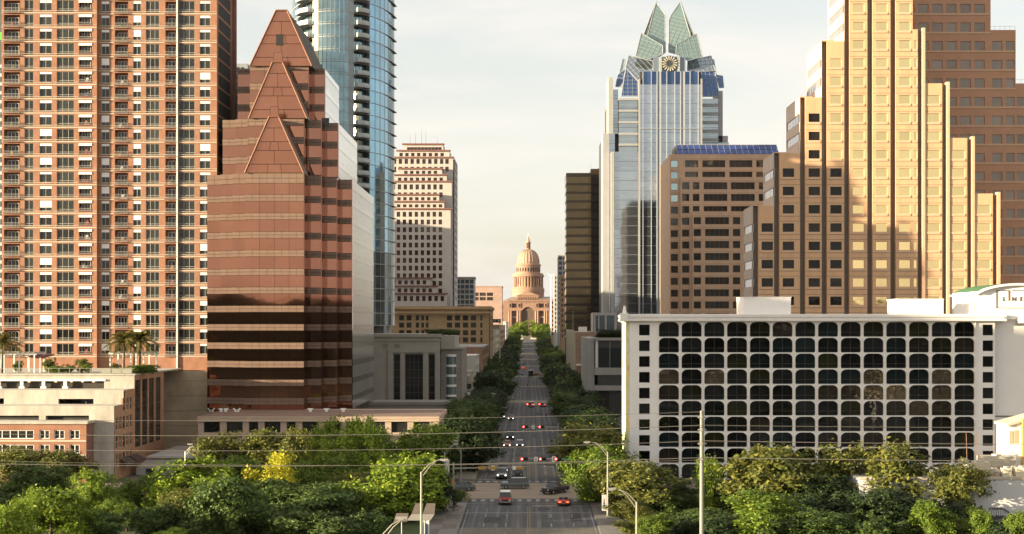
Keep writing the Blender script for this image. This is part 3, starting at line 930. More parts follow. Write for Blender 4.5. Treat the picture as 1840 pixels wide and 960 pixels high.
# ------------------------------------------------------------------ ramp walls and back wall right of the garage
def ramp():
    t = thing('ramp_wall', 'pale lilac-grey concrete ramp wall beside the garage', 'wall', (-66, 250, 0))
    m = mat('lilac_concrete', (.40, .37, .36), .9, var=.12, scale=.3)
    D = 246
    q = MB(); q.prism([(X(244, D), 0), (X(330, D), 0), (X(330, D), Z(827, D)), (X(262, D), Z(827, D)), (X(244, D), Z(842, D))], D, D + .5); q.build('front_wall', m, t)
    q = MB(); q.box(X(262, D), X(360, D), D + .5, D + 22, 3.0, 3.35); q.build('ramp_slab', m, t)
    q = MB(); q.box(X(262, D), X(282, D), D - .06, D - .004, .2, Z(842, D)); q.build('opening', DARK, t)
    q = MB(); q.box(X(284, D), X(287, D), D - .6, D - .2, 0, Z(838, D)); q.build('pier', WHITE_TRIM, t)
ramp()

# ------------------------------------------------------------------ round blue glass tower
def round_tower():
    cx, cy, rx, ry = X(615.5, 386), 390.0, 14.3, 24.0
    t = thing('round_glass_tower', 'tall rounded blue glass tower with stacked balconies', 'tower', (cx, cy, 0))
    blue = glass('teal_tower_glass', (.20, .30, .34), metal=.85, rough=.05, wave=.02, wscale=.2, objvar=.1, var=.35)
    blue2 = glass('bright_blue_glass', (.26, .43, .55), metal=.9, rough=.05, wave=.015, wscale=.2, objvar=.12, var=.15)
    bluedk = glass('dark_teal_glass', (.07, .11, .125), metal=.6, rough=.06, wave=.02, wscale=.2, objvar=.2, var=.4)
    slab = mat('pale_tower_slab', (.34, .35, .345), .7, var=.1)
    pier = mat('cream_tower_pier', (.70, .62, .48), .7, var=.08)
    greyp = mat('grey_tower_panel', (.30, .32, .33), .6, var=.12)
    P = 22.6 * 366 / F
    z0 = Z(585, 366)
    n = 34
    def pt(a, e=0.0): return (cx + (rx + e) * math.cos(a), cy + (ry + e) * math.sin(a))
    # angle for a photo x on the near side
    def ang(px):
        lo, hi = math.pi, 2 * math.pi
        for _ in range(50):
            mid = (lo + hi) / 2
            p = pt(mid)
            if VX + p[0] * F / p[1] < px: lo = mid
            else: hi = mid
        return lo
    segs = []      # photo-x zones: left bay, left balcony recess, pier, centre, grey strip, balcony recess, right bay
    zones = [(526, 536, 'b2'), (536, 562, 'rec'), (562, 572, 'pier'), (572, 626, 'c'), (626, 636, 'grey'), (636, 664, 'rec'), (664, 703, 'b2'), (703, 709.5, 'b')]
    k = 0
    z = z0
    A = {p: ang(p) for zz in zones for p in zz[:2]}
    while z < Z(-60, 366):
        q = MB()
        for a, b, kd in zones:
            aa, ab = A[a], A[b]
            m = max(2, int(abs(b - a) / 7))
            e = -1.6 if kd == 'rec' else 0.0
            mi = {'b2': 1 if k > 5 else 2, 'b': 2, 'c': 0 if k > 1 else 2, 'rec': 2 if k < 16 else 0, 'pier': 3, 'grey': 4}[kd]
            for i in range(m):
                t0, t1 = aa + (ab - aa) * i / m, aa + (ab - aa) * (i + 1) / m
                p0, p1 = pt(t0, e), pt(t1, e)
                q.quad((*p0, z + .02), (*p1, z + .02), (*p1, z + P - .02), (*p0, z + P - .02), mi)
                if kd in ('c', 'b2', 'b', 'rec'):
                    p2 = pt(t0, e + .12)
                    q.cyl((*p2, z), (*p2, z + P), .045, .045, 4, 5, cap=False)
            if kd == 'rec':
                for tt in (aa, ab):
                    p0, p1 = pt(tt, -1.6), pt(tt, 0)
                    q.quad((*p0, z), (*p1, z), (*p1, z + P), (*p0, z + P), 4)
            if kd in ('c',):      # spandrel line
                for i in range(m):
                    t0, t1 = aa + (ab - aa) * i / m, aa + (ab - aa) * (i + 1) / m
                    p0, p1 = pt(t0, .06), pt(t1, .06)
                    q.quad((*p0, z + .55), (*p1, z + .55), (*p1, z + .63), (*p0, z + .63), 5)
        q.build('glass_storey', [blue, blue2, bluedk, pier, greyp, slab], t)
        # slab edge; on the right bay it sticks out like an eyebrow
        q = MB()
        for a, b, kd in zones:
            aa, ab = A[a], A[b]
            m = max(2, int(abs(b - a) / 5))
            for i in range(m):
                t0, t1 = aa + (ab - aa) * i / m, aa + (ab - aa) * (i + 1) / m
                e0, e1 = .09, .09
                if a >= 664:
                    f0 = (t0 - A[664]) / (A[709.5] - A[664]); f1 = (t1 - A[664]) / (A[709.5] - A[664])
                    e0, e1 = .1 + 1.0 * max(0, f0 - .4), .1 + 1.0 * max(0, f1 - .4)
                p0, p1 = pt(t0, e0), pt(t1, e1); r0, r1 = pt(t0, -.3), pt(t1, -.3)
                q.quad((*p0, z - .08), (*p1, z - .08), (*p1, z + .10), (*p0, z + .10))
                q.quad((*p0, z - .08), (*p1, z - .08), (*r1, z - .08), (*r0, z - .08))
                q.quad((*p0, z + .10), (*p1, z + .10), (*r1, z + .10), (*r0, z + .10))
        q.build('slab_edge', slab, t)
        for (a, b) in ((638, 662), (538, 560)):
            aa, ab = ang(a), ang(b)
            p0, p1 = pt(aa, 0), pt(ab, 0)
            mid = pt((aa + ab) / 2, 1.9); r0, r1 = pt(aa, -1.5), pt(ab, -1.5)
            q0, q1 = pt(aa + .02, 1.5), pt(ab - .02, 1.5)
            q = MB(); q.vprism([r0, p0, q0, mid, q1, p1, r1], z + .1, z + .4)
            o = q.build('balcony', slab, t)
            q = MB()
            pts = [p0, q0, mid, q1, p1]
            for u, v in zip(pts, pts[1:]):
                q.quad((*u, z + .42), (*v, z + .42), (*v, z + 1.3), (*u, z + 1.3))
            rl = put(q.mesh('railing', mat('balcony_glass', (.38, .42, .42), .25, var=.08)), 'railing', o, (0, 0, 0), local=True)
        z += P; k += 1
    # body of the tower behind the glass, drum at its foot
    q = MB(); q.lathe(0, 0, [(.86, 0), (.86, z), (0, z)], 40)
    core = q.build('core', METAL_D, t, loc=(cx, cy, 0)); core.scale = (rx, ry, 1)
    q = MB(); q.lathe(cx, cy + 2, [(13.2, z0 - 3.8), (13.2, z0)], 30); q.build('drum', slab, t)
    for k in range(7):
        a = R(200 + 23 * k); q = MB(); q.cyl((cx + 13.6 * math.cos(a), cy - 6 + 13.6 * math.sin(a), z0 - 4), (cx + 13.6 * math.cos(a), cy - 6 + 13.6 * math.sin(a), z0), .5, .5, 10); q.build('column', slab, t)
round_tower()

# ------------------------------------------------------------------ grey stone block on the avenue, under the round tower
def stone_block():
    D = 345.0
    t = thing('grey_stone_block', 'grey stone office block with tall dark window bay', 'building', (X(740, D), D + 15, 0))
    m = mat('grey_limestone', (.34, .31, .27), .85, var=.12, scale=.4)
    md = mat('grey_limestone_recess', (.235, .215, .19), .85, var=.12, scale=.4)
    x = lambda p: X(p, D)
    zt = Z(606, D)
    S = Face('S', D)
    big = [(x(707), x(719), Z(720, D), Z(637, D)), (x(727.5), x(760), Z(720, D), Z(637, D)), (x(770), x(781.5), Z(720, D), Z(637, D))]
    w = MB(); w.holey(x(600), x(791), 0, zt, big, 1.0); S.build(w, 'wall', m, t)
    gm = glass('stone_block_glass', (.02, .022, .024), spec=.5, objvar=.3)
    window(S, t, big[0], .6, 1, 6, .14, METAL_D, gm); window(S, t, big[1], .6, 4, 6, .14, METAL_D, gm); window(S, t, big[2], .6, 1, 6, .14, METAL_D, gm)
    for a, b in ((672, 687), (697, 706), (719.5, 727), (760.5, 769.5), (782, 790)):
        q = MB(); q.box(x(a), x(b), D - .45, D - .003, 0, Z(634, D)); q.build('pilaster', m, t)
    q = MB(); q.box(x(697), x(791), D - .5, D - .004, Z(633.9, D), Z(629, D)); q.build('lintel', m, t)
    for a in (687.5, 708):
        q = MB(); q.box(x(a), x(a + 10), D - .05, D + .05, Z(626, D), Z(618, D)); q.build('vent', md, t)
    q = MB(); q.box(x(600), x(790) + .3, D - .4, D + 30, zt, zt + .8); q.box(x(600), x(790) + .15, D - .2, D + 2, Z(613, D), Z(610, D)); q.build('cornice', m, t)
    q = MB(); q.box(x(600), x(791) - .05, D + 1.2, D + 30, 0, zt); q.build('core', DARK, t)
    # recessed corner with the bowed glass bay
    xb = -17.0
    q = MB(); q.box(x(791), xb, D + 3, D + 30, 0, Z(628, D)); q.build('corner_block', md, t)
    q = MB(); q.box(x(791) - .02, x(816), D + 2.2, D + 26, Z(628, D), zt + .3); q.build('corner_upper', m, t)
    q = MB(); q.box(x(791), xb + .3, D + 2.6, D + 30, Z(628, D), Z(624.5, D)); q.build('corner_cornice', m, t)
    gb = glass('bay_glass', (.20, .26, .27), metal=.5, rough=.08, objvar=.2)
    for k in range(6):
        q = MB(); za = Z(744 - 18 * (k) + 2, D + 3); zb_ = Z(744 - 18 * (k + 1) + 5, D + 3)
        q.lathe(x(809.5), D + 3.4, [(1.25, za), (1.25, zb_)], 10, 0, 180, 360)
        o = q.build('bay_window', gb, t)
        q = MB(); q.lathe(x(809.5), D + 3.4, [(1.2, zb_ - .05), (1.4, zb_), (1.4, zb_ + .5), (1.2, zb_ + .55)], 10, 0, 180, 360); q.build('bay_band', WHITE_TRIM, t)
    # dark loggia storey in front, with its own roof
    D3 = 322.0
    f = thing('stone_loggia', 'low dark stone loggia in front of the grey stone block', 'building', (X(730, D3), D3 + 5, 0))
    S3 = Face('S', D3)
    hs = [(X(a, D3), X(b, D3), 0.2, Z(735, D3)) for a, b in ((699, 724), (736, 761), (773, 797))]
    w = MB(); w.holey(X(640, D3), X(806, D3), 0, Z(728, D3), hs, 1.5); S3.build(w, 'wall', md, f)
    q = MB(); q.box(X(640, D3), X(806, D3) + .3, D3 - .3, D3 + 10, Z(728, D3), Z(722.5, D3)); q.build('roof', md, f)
    q = MB(); q.box(X(640, D3), X(806, D3), D3 + 1.6, D3 + 10, 0, Z(729, D3)); q.build('core', DARK, f)
    # hedge on the roof terrace is built with the plants
stone_block()

# ------------------------------------------------------------------ small buildings further up the west side
def grid_building(name, label, D, px0, px1, ytop, wallm, glassm, cols, rows, depth=18, cap=None, capm=None, base=None, reveal=.3, east=None, west=None, cat='building', ybot=None):
    """a building whose window openings are real holes; cols/rows are photo-pixel intervals"""
    t = thing(name, label, cat, (X((px0 + px1) / 2, D), D + depth / 2, GZ(D)))
    S = Face('S', D)
    hs = [(X(a, D), X(b, D), Z(d, D), Z(c, D)) for a, b in cols for c, d in rows]
    x0, x1, zt, zb = X(px0, D), X(px1, D), Z(ytop, D), GZ(D) - .1
    w = MB(); w.holey(x0, x1, zb, zt, hs, reveal); S.build(w, 'wall', wallm, t)
    q = MB(); q.box(x0 + .03, x1 - .03, D + reveal, D + reveal + .05, zb, zt - .1); q.build('glazing', glassm, t)
    q = MB(); q.box(x0, x1, D + reveal + .3, D + depth, zb, zt - .02); q.build('body', wallm, t)
    q = MB(); q.box(x0, x0 + .2, D, D + reveal + .3, zb, zt); q.box(x1 - .2, x1, D + .004, D + reveal + .3, zb, zt - .01); q.build('corner', wallm, t)
    if cap:
        q = MB(); q.box(x0 - cap, x1 + cap, D - cap, D + depth + cap, zt, zt + cap * 1.5); q.build('parapet', capm or wallm, t)
    else:
        q = MB(); q.box(x0, x1, D, D + depth, zt - .01, zt + .25); q.build('roof', capm or wallm, t)
    for side, spec in (('E', east), ('W', west)):
        if spec:
            xs, ny, (wf, rows2) = (x1 if side == 'E' else x0), spec[0], spec[1]
            Fc = Face(side, xs)
            u0, u1 = (D, D + depth) if side == 'E' else (-(D + depth), -D)
            hs2 = []
            for i in range(ny):
                c = u0 + (u1 - u0) * (i + .5) / ny; hw = (u1 - u0) / ny * wf / 2
                hs2 += [(c - hw, c + hw, Z(d, D), Z(cc, D)) for cc, d in rows2]
            w = MB(); w.holey(u0, u1, zb, zt, hs2, .25, y=-.3); Fc.build(w, 'side_wall', wallm, t)
            q = MB(); q.box(u0 + .05, u1 - .05, -.06, -.02, zb, zt - .1); Fc.build(q, 'side_glazing', glassm, t)
    return t

WIN_FAR = glass('far_window_glass', (.05, .045, .04), spec=.6, wave=.0, objvar=.0, var=.5)
WIN_FAR2 = glass('far_blue_glass', (.10, .14, .17), metal=.4, rough=.1, wave=.0, objvar=.0, var=.4)

def span(p0, pitch, w, n): return [(p0 + pitch * i, p0 + pitch * i + w) for i in range(n)]

TANB = mat('tan_brick', (.36, .245, .135), .85, var=.2, scale=.5)
grid_building('tan_brick_office', 'tan brick office building with square-paned windows behind the grey stone block', 600, 690, 879, 556, TANB, WIN_FAR,
              span(717, 13.5, 9, 2) + [(747, 753), (757, 762), (765, 770)] + span(803, 14.3, 9.5, 4) + [(863, 867)], [(567, 576), (580, 589), (593.5, 602.5), (606.5, 615.5), (619.5, 628)],
              depth=55, cap=.9, capm=TANB, east=(12, (.5, [(567, 576), (580, 589), (593.5, 602.5), (606.5, 615.5)])))
q = MB(); q.box(X(690, 598.2), X(881, 598.2), 597.6, 598.9, Z(563, 598), Z(560.5, 598)); tag(q.build('brick_cornice', TANB), None); bpy.data.objects['brick_cornice'].parent = bpy.data.objects['tan_brick_office']
bpy.data.objects['brick_cornice'].location = -bpy.data.objects['tan_brick_office'].location

grid_building('blue_grid_office', 'small office with a grid of blue windows beside the terraced white tower', 770, 818, 852, 500,
              mat('pale_grid_concrete', (.42, .40, .38), .8), WIN_FAR2, span(819.5, 8.2, 6.6, 4), span(503, 9.1, 6.6, 6), depth=20, cap=.5)
t = grid_building('pink_granite_office', 'pink granite office with ribbon windows beside the capitol wing', 950, 850, 902, 515.5,
              mat('rose_concrete', (.40, .27, .22), .85), WIN_FAR, [(853, 860), (862, 873), (875, 886)], [(526, 532), (534, 540)], depth=30, cap=.4)

# ------------------------------------------------------------------ terraced white tower with red-brown parapets
def terraced_tower():
    D = 720.0
    t = thing('terraced_white_tower', 'pale tower with stepped terraces and red-brown parapet caps', 'tower', (X(762, D), D + 20, GZ(D)))
    m = mat('pale_tower_stone', (.47, .43, .40), .8, var=.1)
    cap = mat('red_brown_cap', (.19, .085, .065), .7, var=.15)
    s3 = 3.69
    cx_ = lambda v: 700 + v / s3
    cy_ = lambda v: 240 + v / s3
    def block(name, a, b, yt, yb, off, rows, cols, capped=True, depth=8, winw=6.2):
        Dd = D + off
        S = Face('S', Dd)
        hs = [(X(c, D), X(c + winw, D), Z(r1, D), Z(r0, D)) for c in cols if c > a + .5 and c + winw < b - .5 for r0, r1 in rows]
        w = MB(); x0, x1 = X(a, D), X(b, D); zt, zb = Z(yt, D), Z(yb, D)
        w.holey(x0, x1, zb, zt, hs, .6)
        w.quad((x1, 0, zb), (x1, depth, zb), (x1, depth, zt), (x1, 0, zt)); w.quad((x0, 0, zb), (x0, depth, zb), (x0, depth, zt), (x0, 0, zt))
        w.quad((x0, 0, zt), (x1, 0, zt), (x1, depth, zt), (x0, depth, zt))
        S.build(w, name, m, t)
        q = MB(); q.box(x0 + .1, x1 - .1, Dd + .62, Dd + .7, zb, zt - .1); q.build('glazing', WIN_FAR_R, t)
        if capped:
            q = MB(); q.box(x0 - .6, x1 + .6, Dd - .7, Dd + 1.6, zt - .35, zt + .4); q.build('parapet_cap', cap, t)
    cols = [cx_(14 + 39.4 * i) for i in range(9)]
    rows_low = [(cy_(525 + 50.6 * k), cy_(525 + 50.6 * k) + 8.8) for k in range(12)]
    rows_up = [(cy_(160), cy_(193)), (cy_(212), cy_(245)), (cy_(262), cy_(296)), (cy_(338), cy_(372)), (cy_(390), cy_(424)), (cy_(440), cy_(474)), (cy_(470) + 6, cy_(503))]
    # main shaft with its receding east side
    block('shaft', 690, 813, cy_(150), 640, 6, rows_up[:1] + rows_up[3:4] + [(cy_(212), cy_(245)), (cy_(390), cy_(424))], cols + [cx_(14 + 39.4 * 9) - 1, cx_(410)], depth=34)
    block('penthouse', cx_(75), cx_(345), cy_(48), cy_(100), 14, [(cy_(68), cy_(90))], [cx_(100 + 23.5 * i) for i in range(10)], depth=14)
    block('upper_step', cx_(40), cx_(390), cy_(98), cy_(150), 10, [(cy_(113), cy_(136))], cols, depth=18)
    for i, (a, b, yt, yb, off, r) in enumerate([
            (cx_(60), cx_(345), cy_(228), 640, 3.5, [(cy_(243), cy_(263))]),
            (cx_(20), cx_(378), cy_(272), 640, 2, [(cy_(290), cy_(310))]),
            (cx_(0), cx_(412), cy_(318), 640, .5, [(cy_(337), cy_(371)), (cy_(390), cy_(422))]),
            (cx_(30), cx_(330), cy_(408), 640, -2, [(cy_(425), cy_(446))]),
            (cx_(5), cx_(365), cy_(456), 640, -3.5, [(cy_(474), cy_(494))]),
            (cx_(-20), cx_(408), cy_(506), 640, -5, rows_low),
            ]):
        block('terrace', a, b, yt, yb, off, r, cols, depth=10)
    for i, (a, b, yt, off) in enumerate([(700, 777, 501, -8), (695, 788, 515.5, -10), (690, 805, 529, -12)]):
        block('lower_terrace', a, b, yt, 640, off, [(yt + 4, yt + 11 if i < 2 else yt + 13)], [707 + 10.9 * k for k in range(9)], depth=5)
    # east side windows
    E = Face('E', X(813, D) + .05)
    hs = [(D + 8 + 4.6 * i, D + 8 + 4.6 * i + 2.8, Z(r1, D), Z(r0, D)) for i in range(6) for r0, r1 in [(cy_(160 + 50.6 * k), cy_(160 + 50.6 * k) + 8.8) for k in range(19)]]
    w = MB(); w.holey(D + 6, D + 40, 0, Z(cy_(150), D), hs, .5, y=-.6); E.build(w, 'east_wall', m, t)
    q = MB(); q.box(D + 6.2, D + 39.8, -.08, -.03, 0, Z(cy_(150), D) - .2); E.build(q, 'east_glazing', WIN_FAR_R, t)
    for px, hgt in ((731, 5), (741, 7), (752, 9), (760, 8), (781, 4)):
        q = MB(); q.cyl((X(px, D), D + 20, Z(cy_(46), D)), (X(px, D), D + 20, Z(cy_(46), D) + hgt), .14, .05, 5); q.build('mast', METAL_D, t)
WIN_FAR_R = glass('far_maroon_glass', (.075, .035, .03), spec=.6, wave=0, objvar=0, var=.6)
terraced_tower()

# ------------------------------------------------------------------ slivers: blue-grey slabs at the far left and between the two left towers
grid_building('grey_glass_slab', 'grey glass slab showing between the brick and copper towers', 420, 405, 445, 116, mat('slate_panel', (.26, .28, .30), .6), WIN_FAR2, span(409, 8, 6, 4), span(121, 13, 9, 12), depth=12)
grid_building('pale_far_tower', 'pale blue-grey tower slice at the very left edge', 330, -40, 12, 118, mat('pale_blue_panel', (.42, .45, .48), .6), WIN_FAR2, span(-36, 9, 6, 5), span(122, 16, 10, 32), depth=12)
grid_building('dark_far_tower', 'dark stepped tower slice with green lights at the very left edge', 345, -60, 9, -40, mat('dark_slate', (.08, .08, .085), .6), WIN_FAR, span(-50, 10, 7, 5), span(-30, 13, 9, 10), depth=12)
q = MB(); q.box(X(-30, 329), X(10, 329), 329, 329.4, Z(72, 329), Z(58, 329)); o = q.build('green_banner', mat('green_banner', (.10, .42, .07), .7)); tag(o, 'bright green banner on the tower slice at the left edge', 'banner')

# ------------------------------------------------------------------ shopfronts on the west pavement
SHOPM = [mat('shop_grey', (.28, .27, .26), .85, var=.15), mat('shop_cream', (.47, .40, .28), .85, var=.15), mat('shop_white', (.55, .53, .50), .85, var=.1), mat('shop_brick', (.27, .17, .12), .85, var=.2)]
def shop(label, y0, y1, ztop, m, gable=False, sign=False, xw=-17.4, back=-44):
    t = thing('shop_building', label, 'building', ((xw + back) / 2, (y0 + y1) / 2, GZ(y0)), group='shops on the west side of the avenue')
    zb = GZ(y0) - .1
    q = MB(); q.box(back, xw - .4, y0 + .25, y1 - .15, zb, ztop - .4); q.build('body', m, t)
    E = Face('E', xw)
    n = max(2, int((y1 - y0) / 4))
    hs = []
    for i in range(n):
        u = y0 + .8 + (y1 - y0 - 1.6) * i / n
        w_ = (y1 - y0 - 1.6) / n * .62
        hs.append((u, u + w_, zb + .5, zb + 3.4))
        z = zb + 4.8
        while z + 2.2 < ztop - .8:
            hs.append((u, u + w_, z, z + 1.9)); z += 3.6
    w = MB(); w.holey(y0, y1, zb, ztop, hs, .3); E.build(w, 'front_wall', m, t)
    q = MB(); q.box(y0 + .1, y1 - .1, .32, .36, zb, ztop - .5); E.build(q, 'glazing', WIN_FAR, t)
    q = MB(); q.box(back, xw + .25, y0, y0 + .22, zb, ztop + .1); q.build('party_wall', m, t)
    q = MB(); q.box(back, xw + .3, y0 + .22, y1 - .02, ztop - .4, ztop - .1); q.build('roof', SHOPM[0], t)
    if gable:
        q = MB(); cx_ = xw - 4.6
        q.prism([(cx_ - 3.6, ztop - 2.2), (cx_ + 3.6, ztop - 2.2), (cx_, ztop + 4.6)], y0 - .1, y1 - 2); q.build('gable', SHOPM[1], t)
    return t
shop('grey two-storey shop with a black food sign, next to the grey stone block', 388, 404, Z(676, 388), SHOPM[0])
shop('cream gabled shop behind the black food sign', 410, 432, Z(668, 410), SHOPM[1], gable=True)
shop('white stucco shop with a pale blank side wall', 440, 478, Z(640, 440), SHOPM[2])
shop('brown brick shop below the tan brick office', 500, 592, Z(624, 500), SHOPM[3])
shop('white shop just past the tan brick office', 665, 690, Z(596, 665), SHOPM[2])
shop('cream shop further up beyond the dark bank sign', 706, 806, Z(592, 706), SHOPM[1])
shop('grey brick row far up the avenue on the west side', 824, 1010, Z(584, 824), SHOPM[3])
shop('pale far shop row before the capitol lawn on the west side', 1030, 1180, Z(578, 1030), SHOPM[2])

FONT_CACHE = {}
def text_mesh(s, size, m, depth=.03, name='lettering'):
    cu = bpy.data.curves.new('lettering_curve', 'FONT')
    cu.body = s; cu.size = size; cu.extrude = depth; cu.align_x = 'CENTER'; cu.align_y = 'CENTER'
    ob = bpy.data.objects.new('lettering_tmp', cu)
    COL.objects.link(ob)
    dg = bpy.context.evaluated_depsgraph_get()
    me = bpy.data.meshes.new_from_object(ob.evaluated_get(dg))
    bpy.data.objects.remove(ob); bpy.data.curves.remove(cu)
    me.materials.clear(); me.materials.append(m)
    return me
def sign_text(parent, s, size, m, loc, depth=.03, rz=0):
    o = put(text_mesh(s, size, m, depth), 'lettering', parent, loc)
    o.rotation_euler = (R(90), 0, rz)
    return o

BLACKP = mat('black_sign_panel', (.012, .012, .013), .5, var=.1)
LETTER = mat('white_lettering', (.75, .75, .73), .6, var=0)
t = thing('shop_sign', 'black shop sign with white food lettering', 'sign', (X(840, 386), 386.5, Z(700, 386) - 2), group=None)
q = MB(); q.box(X(826, 386), X(847, 386), 386.3, 386.7, Z(713, 386), Z(690, 386)); q.build('sign_panel', BLACKP, t)
sign_text(t, "r's", 1.25, LETTER, (X(834, 386), 386.26, Z(696, 386)))
sign_text(t, 'Food', 1.35, LETTER, (X(838, 386), 386.26, Z(701, 386)))
q = MB(); q.cyl((X(842, 386), 386.28, Z(708, 386)), (X(842, 386), 386.22, Z(708, 386)), .55, .55, 12); o = q.build('logo_disc', LETTER, t)
o.scale = (1, 1, 1)
t = thing('bank_sign', 'dark blade sign with white letters over the west pavement up the avenue', 'sign', (X(889, 650), 650, Z(582, 650)))
q = MB(); q.box(X(879, 650), X(900, 650), 649.7, 650.3, Z(580, 650), Z(573.5, 650)); q.build('sign_panel', BLACKP, t)
sign_text(t, 'BANG', .95, LETTER, (X(887, 650), 649.66, Z(576.8, 650)))
q = MB(); q.cyl((X(896, 650), 649.68, Z(576.7, 650)), (X(896, 650), 649.62, Z(576.7, 650)), .42, .42, 12); q.build('logo_disc', LETTER, t)
q = MB(); q.box(X(897.5, 650), X(899, 650), 649.9, 650.2, GZ(650), Z(580, 650)); q.build('post', WHITE_TRIM, t)

# ------------------------------------------------------------------ unseen blocks added behind the brick tower to shade the avenue
for (x0, x1, y0, y1, h, lab) in ((-117, -93, 312, 420, 106, 'unseen block added for shade behind the brick apartment tower, nearest the river'),
                                 (-205, -135, 450, 640, 64, 'long unseen block added for shade behind the brick apartment tower, up the hill'),
                                 (-262, -165, 655, 800, 95, 'broad unseen block added for shade behind the brick apartment tower, farthest up')):
    t = thing('added_shade_block', lab, 'building', ((x0 + x1) / 2, (y0 + y1) / 2, GZ(y0)), group='shade blocks added behind the brick tower')
    q = MB(); z = GZ(y0)
    q.box(x0, x1, y0, y1, z - .2, h); q.build('wall', CONC, t)
    while z + 3 < h:
        q = MB(); q.box(x0 - .05, x1 + .05, y0 - .05, y1 + .05, z + 1.2, z + 2.8); q.build('window_band', G_DARK, t); z += 4

# unseen block added west of the view to shade the junction and hotel front
t = thing('added_west_shade_block', 'unseen block added west of the view to shade the hotel front', 'building', (-185, 164, 0))
q = MB(); q.box(-195, -178, 153, 175.5, -.1, 63); q.build('wall', CONC, t)
for k in range(15):
    q = MB(); q.box(-195.05, -177.95, 152.95, 175.55, 2 + 4 * k, 4.2 + 4 * k); q.build('window_band', G_DARK, t)
# ------------------------------------------------------------------ white hotel with rounded windows
def hotel():
    D = 240.0; s = F / D
    t = thing('white_hotel', 'white hotel slab with a grid of dark rounded windows', 'hotel', (X(1460, D), D + 8, 0))
    S = Face('S', D)
    x = lambda p: X(p, D)
    wh = mat('hotel_white_stucco', (.82, .80, .78), .7, var=.05, scale=.3)
    trim = mat('hotel_cornice', (.79, .76, .74), .65, var=.06)
    gl = glass('hotel_glass', (.007, .008, .009), spec=.4, objvar=.9, wave=.05, wscale=.35, rough=.03)
    pw, ph = 40.85 / s, 28.35 / s
    ztop = Z(578.5, D)
    # one arched cell: face with a rounded opening, deep reveal, ribs at its sides
    ow, oh = 36.0 / s / 2, 26.3 / s
    zb = (ph - oh) * .45
    rt, rb = 1.05, .22
    pts = []
    for k in range(7): a = R(180 + 90 * k / 6); pts.append((-ow + rb + rb * math.cos(a), zb + rb + rb * math.sin(a)))
    for k in range(7): a = R(270 + 90 * k / 6); pts.append((ow - rb + rb * math.cos(a), zb + rb + rb * math.sin(a)))
    for k in range(9): a = R(90 * k / 8); pts.append((ow - rt + rt * math.cos(a), zb + oh - rt * .82 + rt * .82 * math.sin(a)))
    for k in range(9): a = R(90 + 90 * k / 8); pts.append((-ow + rt + rt * math.cos(a), zb + oh - rt * .82 + rt * .82 * math.sin(a)))
    n = len(pts)
    q = MB()
    hw = pw / 2
    def outer(p):      # project outwards on the cell rectangle
        dx, dz = p[0], p[1] - ph / 2
        k = min(hw / max(1e-6, abs(dx)), (ph / 2) / max(1e-6, abs(dz)))
        return (dx * k, ph / 2 + dz * k)
    out = [outer(p) for p in pts]
    corners = [(-hw, 0), (hw, 0), (hw, ph), (-hw, ph)]
    for i in range(n):
        j = (i + 1) % n
        a, b, c, d = pts[i], pts[j], out[j], out[i]
        poly = [(*a[:1], 0, a[1]), (b[0], 0, b[1]), (c[0], 0, c[1])]
        if abs(c[0] - d[0]) > 1e-5 and abs(c[1] - d[1]) > 1e-5:      # the ray pair straddles a corner
            cn = min(corners, key=lambda v: abs(v[0] - (c[0] + d[0]) / 2) + abs(v[1] - (c[1] + d[1]) / 2))
            poly.append((cn[0], 0, cn[1]))
        poly.append((d[0], 0, d[1]))
        q.poly(poly)
        q.quad((a[0], 0, a[1]), (a[0], .36, a[1]), (b[0], .36, b[1]), (b[0], 0, b[1]))
        # raised lip round the opening
        a2 = (a[0] * 1.045, ph / 2 + (a[1] - ph / 2) * 1.045); b2 = (b[0] * 1.045, ph / 2 + (b[1] - ph / 2) * 1.045)
        q.quad((a[0], -.07, a[1]), (b[0], -.07, b[1]), (b2[0], -.07, b2[1]), (a2[0], -.07, a2[1]))
        q.quad((a2[0], -.07, a2[1]), (b2[0], -.07, b2[1]), (b2[0], 0, b2[1]), (a2[0], 0, a2[1]))
        q.quad((a[0], -.07, a[1]), (b[0], -.07, b[1]), (b[0], 0, b[1]), (a[0], 0, a[1]))
    q.box(-hw, -hw + .10, -.16, -.002, 0, ph); q.box(hw - .10, hw, -.16, -.002, 0, ph)
    cell = q.mesh('window_bay', wh)
    q = MB(); q.box(-ow - .1, ow + .1, .30, .35, zb - .1, zb + oh + .1)
    panes = [q.mesh('pane', g_) for g_ in (gl, glass('hotel_glass_teal', (.006, .012, .014), spec=.4, objvar=.4, wave=.05, wscale=.35), glass('hotel_glass_olive', (.013, .014, .006), spec=.4, objvar=.4, wave=.05, wscale=.35),
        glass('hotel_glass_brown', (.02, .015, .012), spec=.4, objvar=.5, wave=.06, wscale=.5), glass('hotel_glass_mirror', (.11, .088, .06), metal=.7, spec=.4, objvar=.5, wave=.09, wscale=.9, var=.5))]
    q = MB(); q.box(-.04, .04, .25, .30, zb, zb + oh); q.box(-ow, ow, .26, .30, zb + .75, zb + .82); mul = q.mesh('mullion', mat('bronze_mullion', (.03, .028, .026), .5, var=0))
    x0 = x(1181.6)
    for r in range(10):
        zr = ztop - (r + 1) * ph + .08
        for c in range(14):
            o = S.put(cell, 'window_bay', t, x0 + pw * (c + .5), 0, zr)
            pm_ = random.choices(panes, (6, 1.6, 1.2, .8, 0))[0]
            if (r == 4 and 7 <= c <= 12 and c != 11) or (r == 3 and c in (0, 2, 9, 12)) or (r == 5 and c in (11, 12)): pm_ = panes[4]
            put(pm_, 'pane', o, (0, 0, 0), local=True)
            put(mul, 'mullion', o, (0, 0, 0), local=True)
    zlow = ztop - 10 * ph + .08
    xe = x0 + 14 * pw
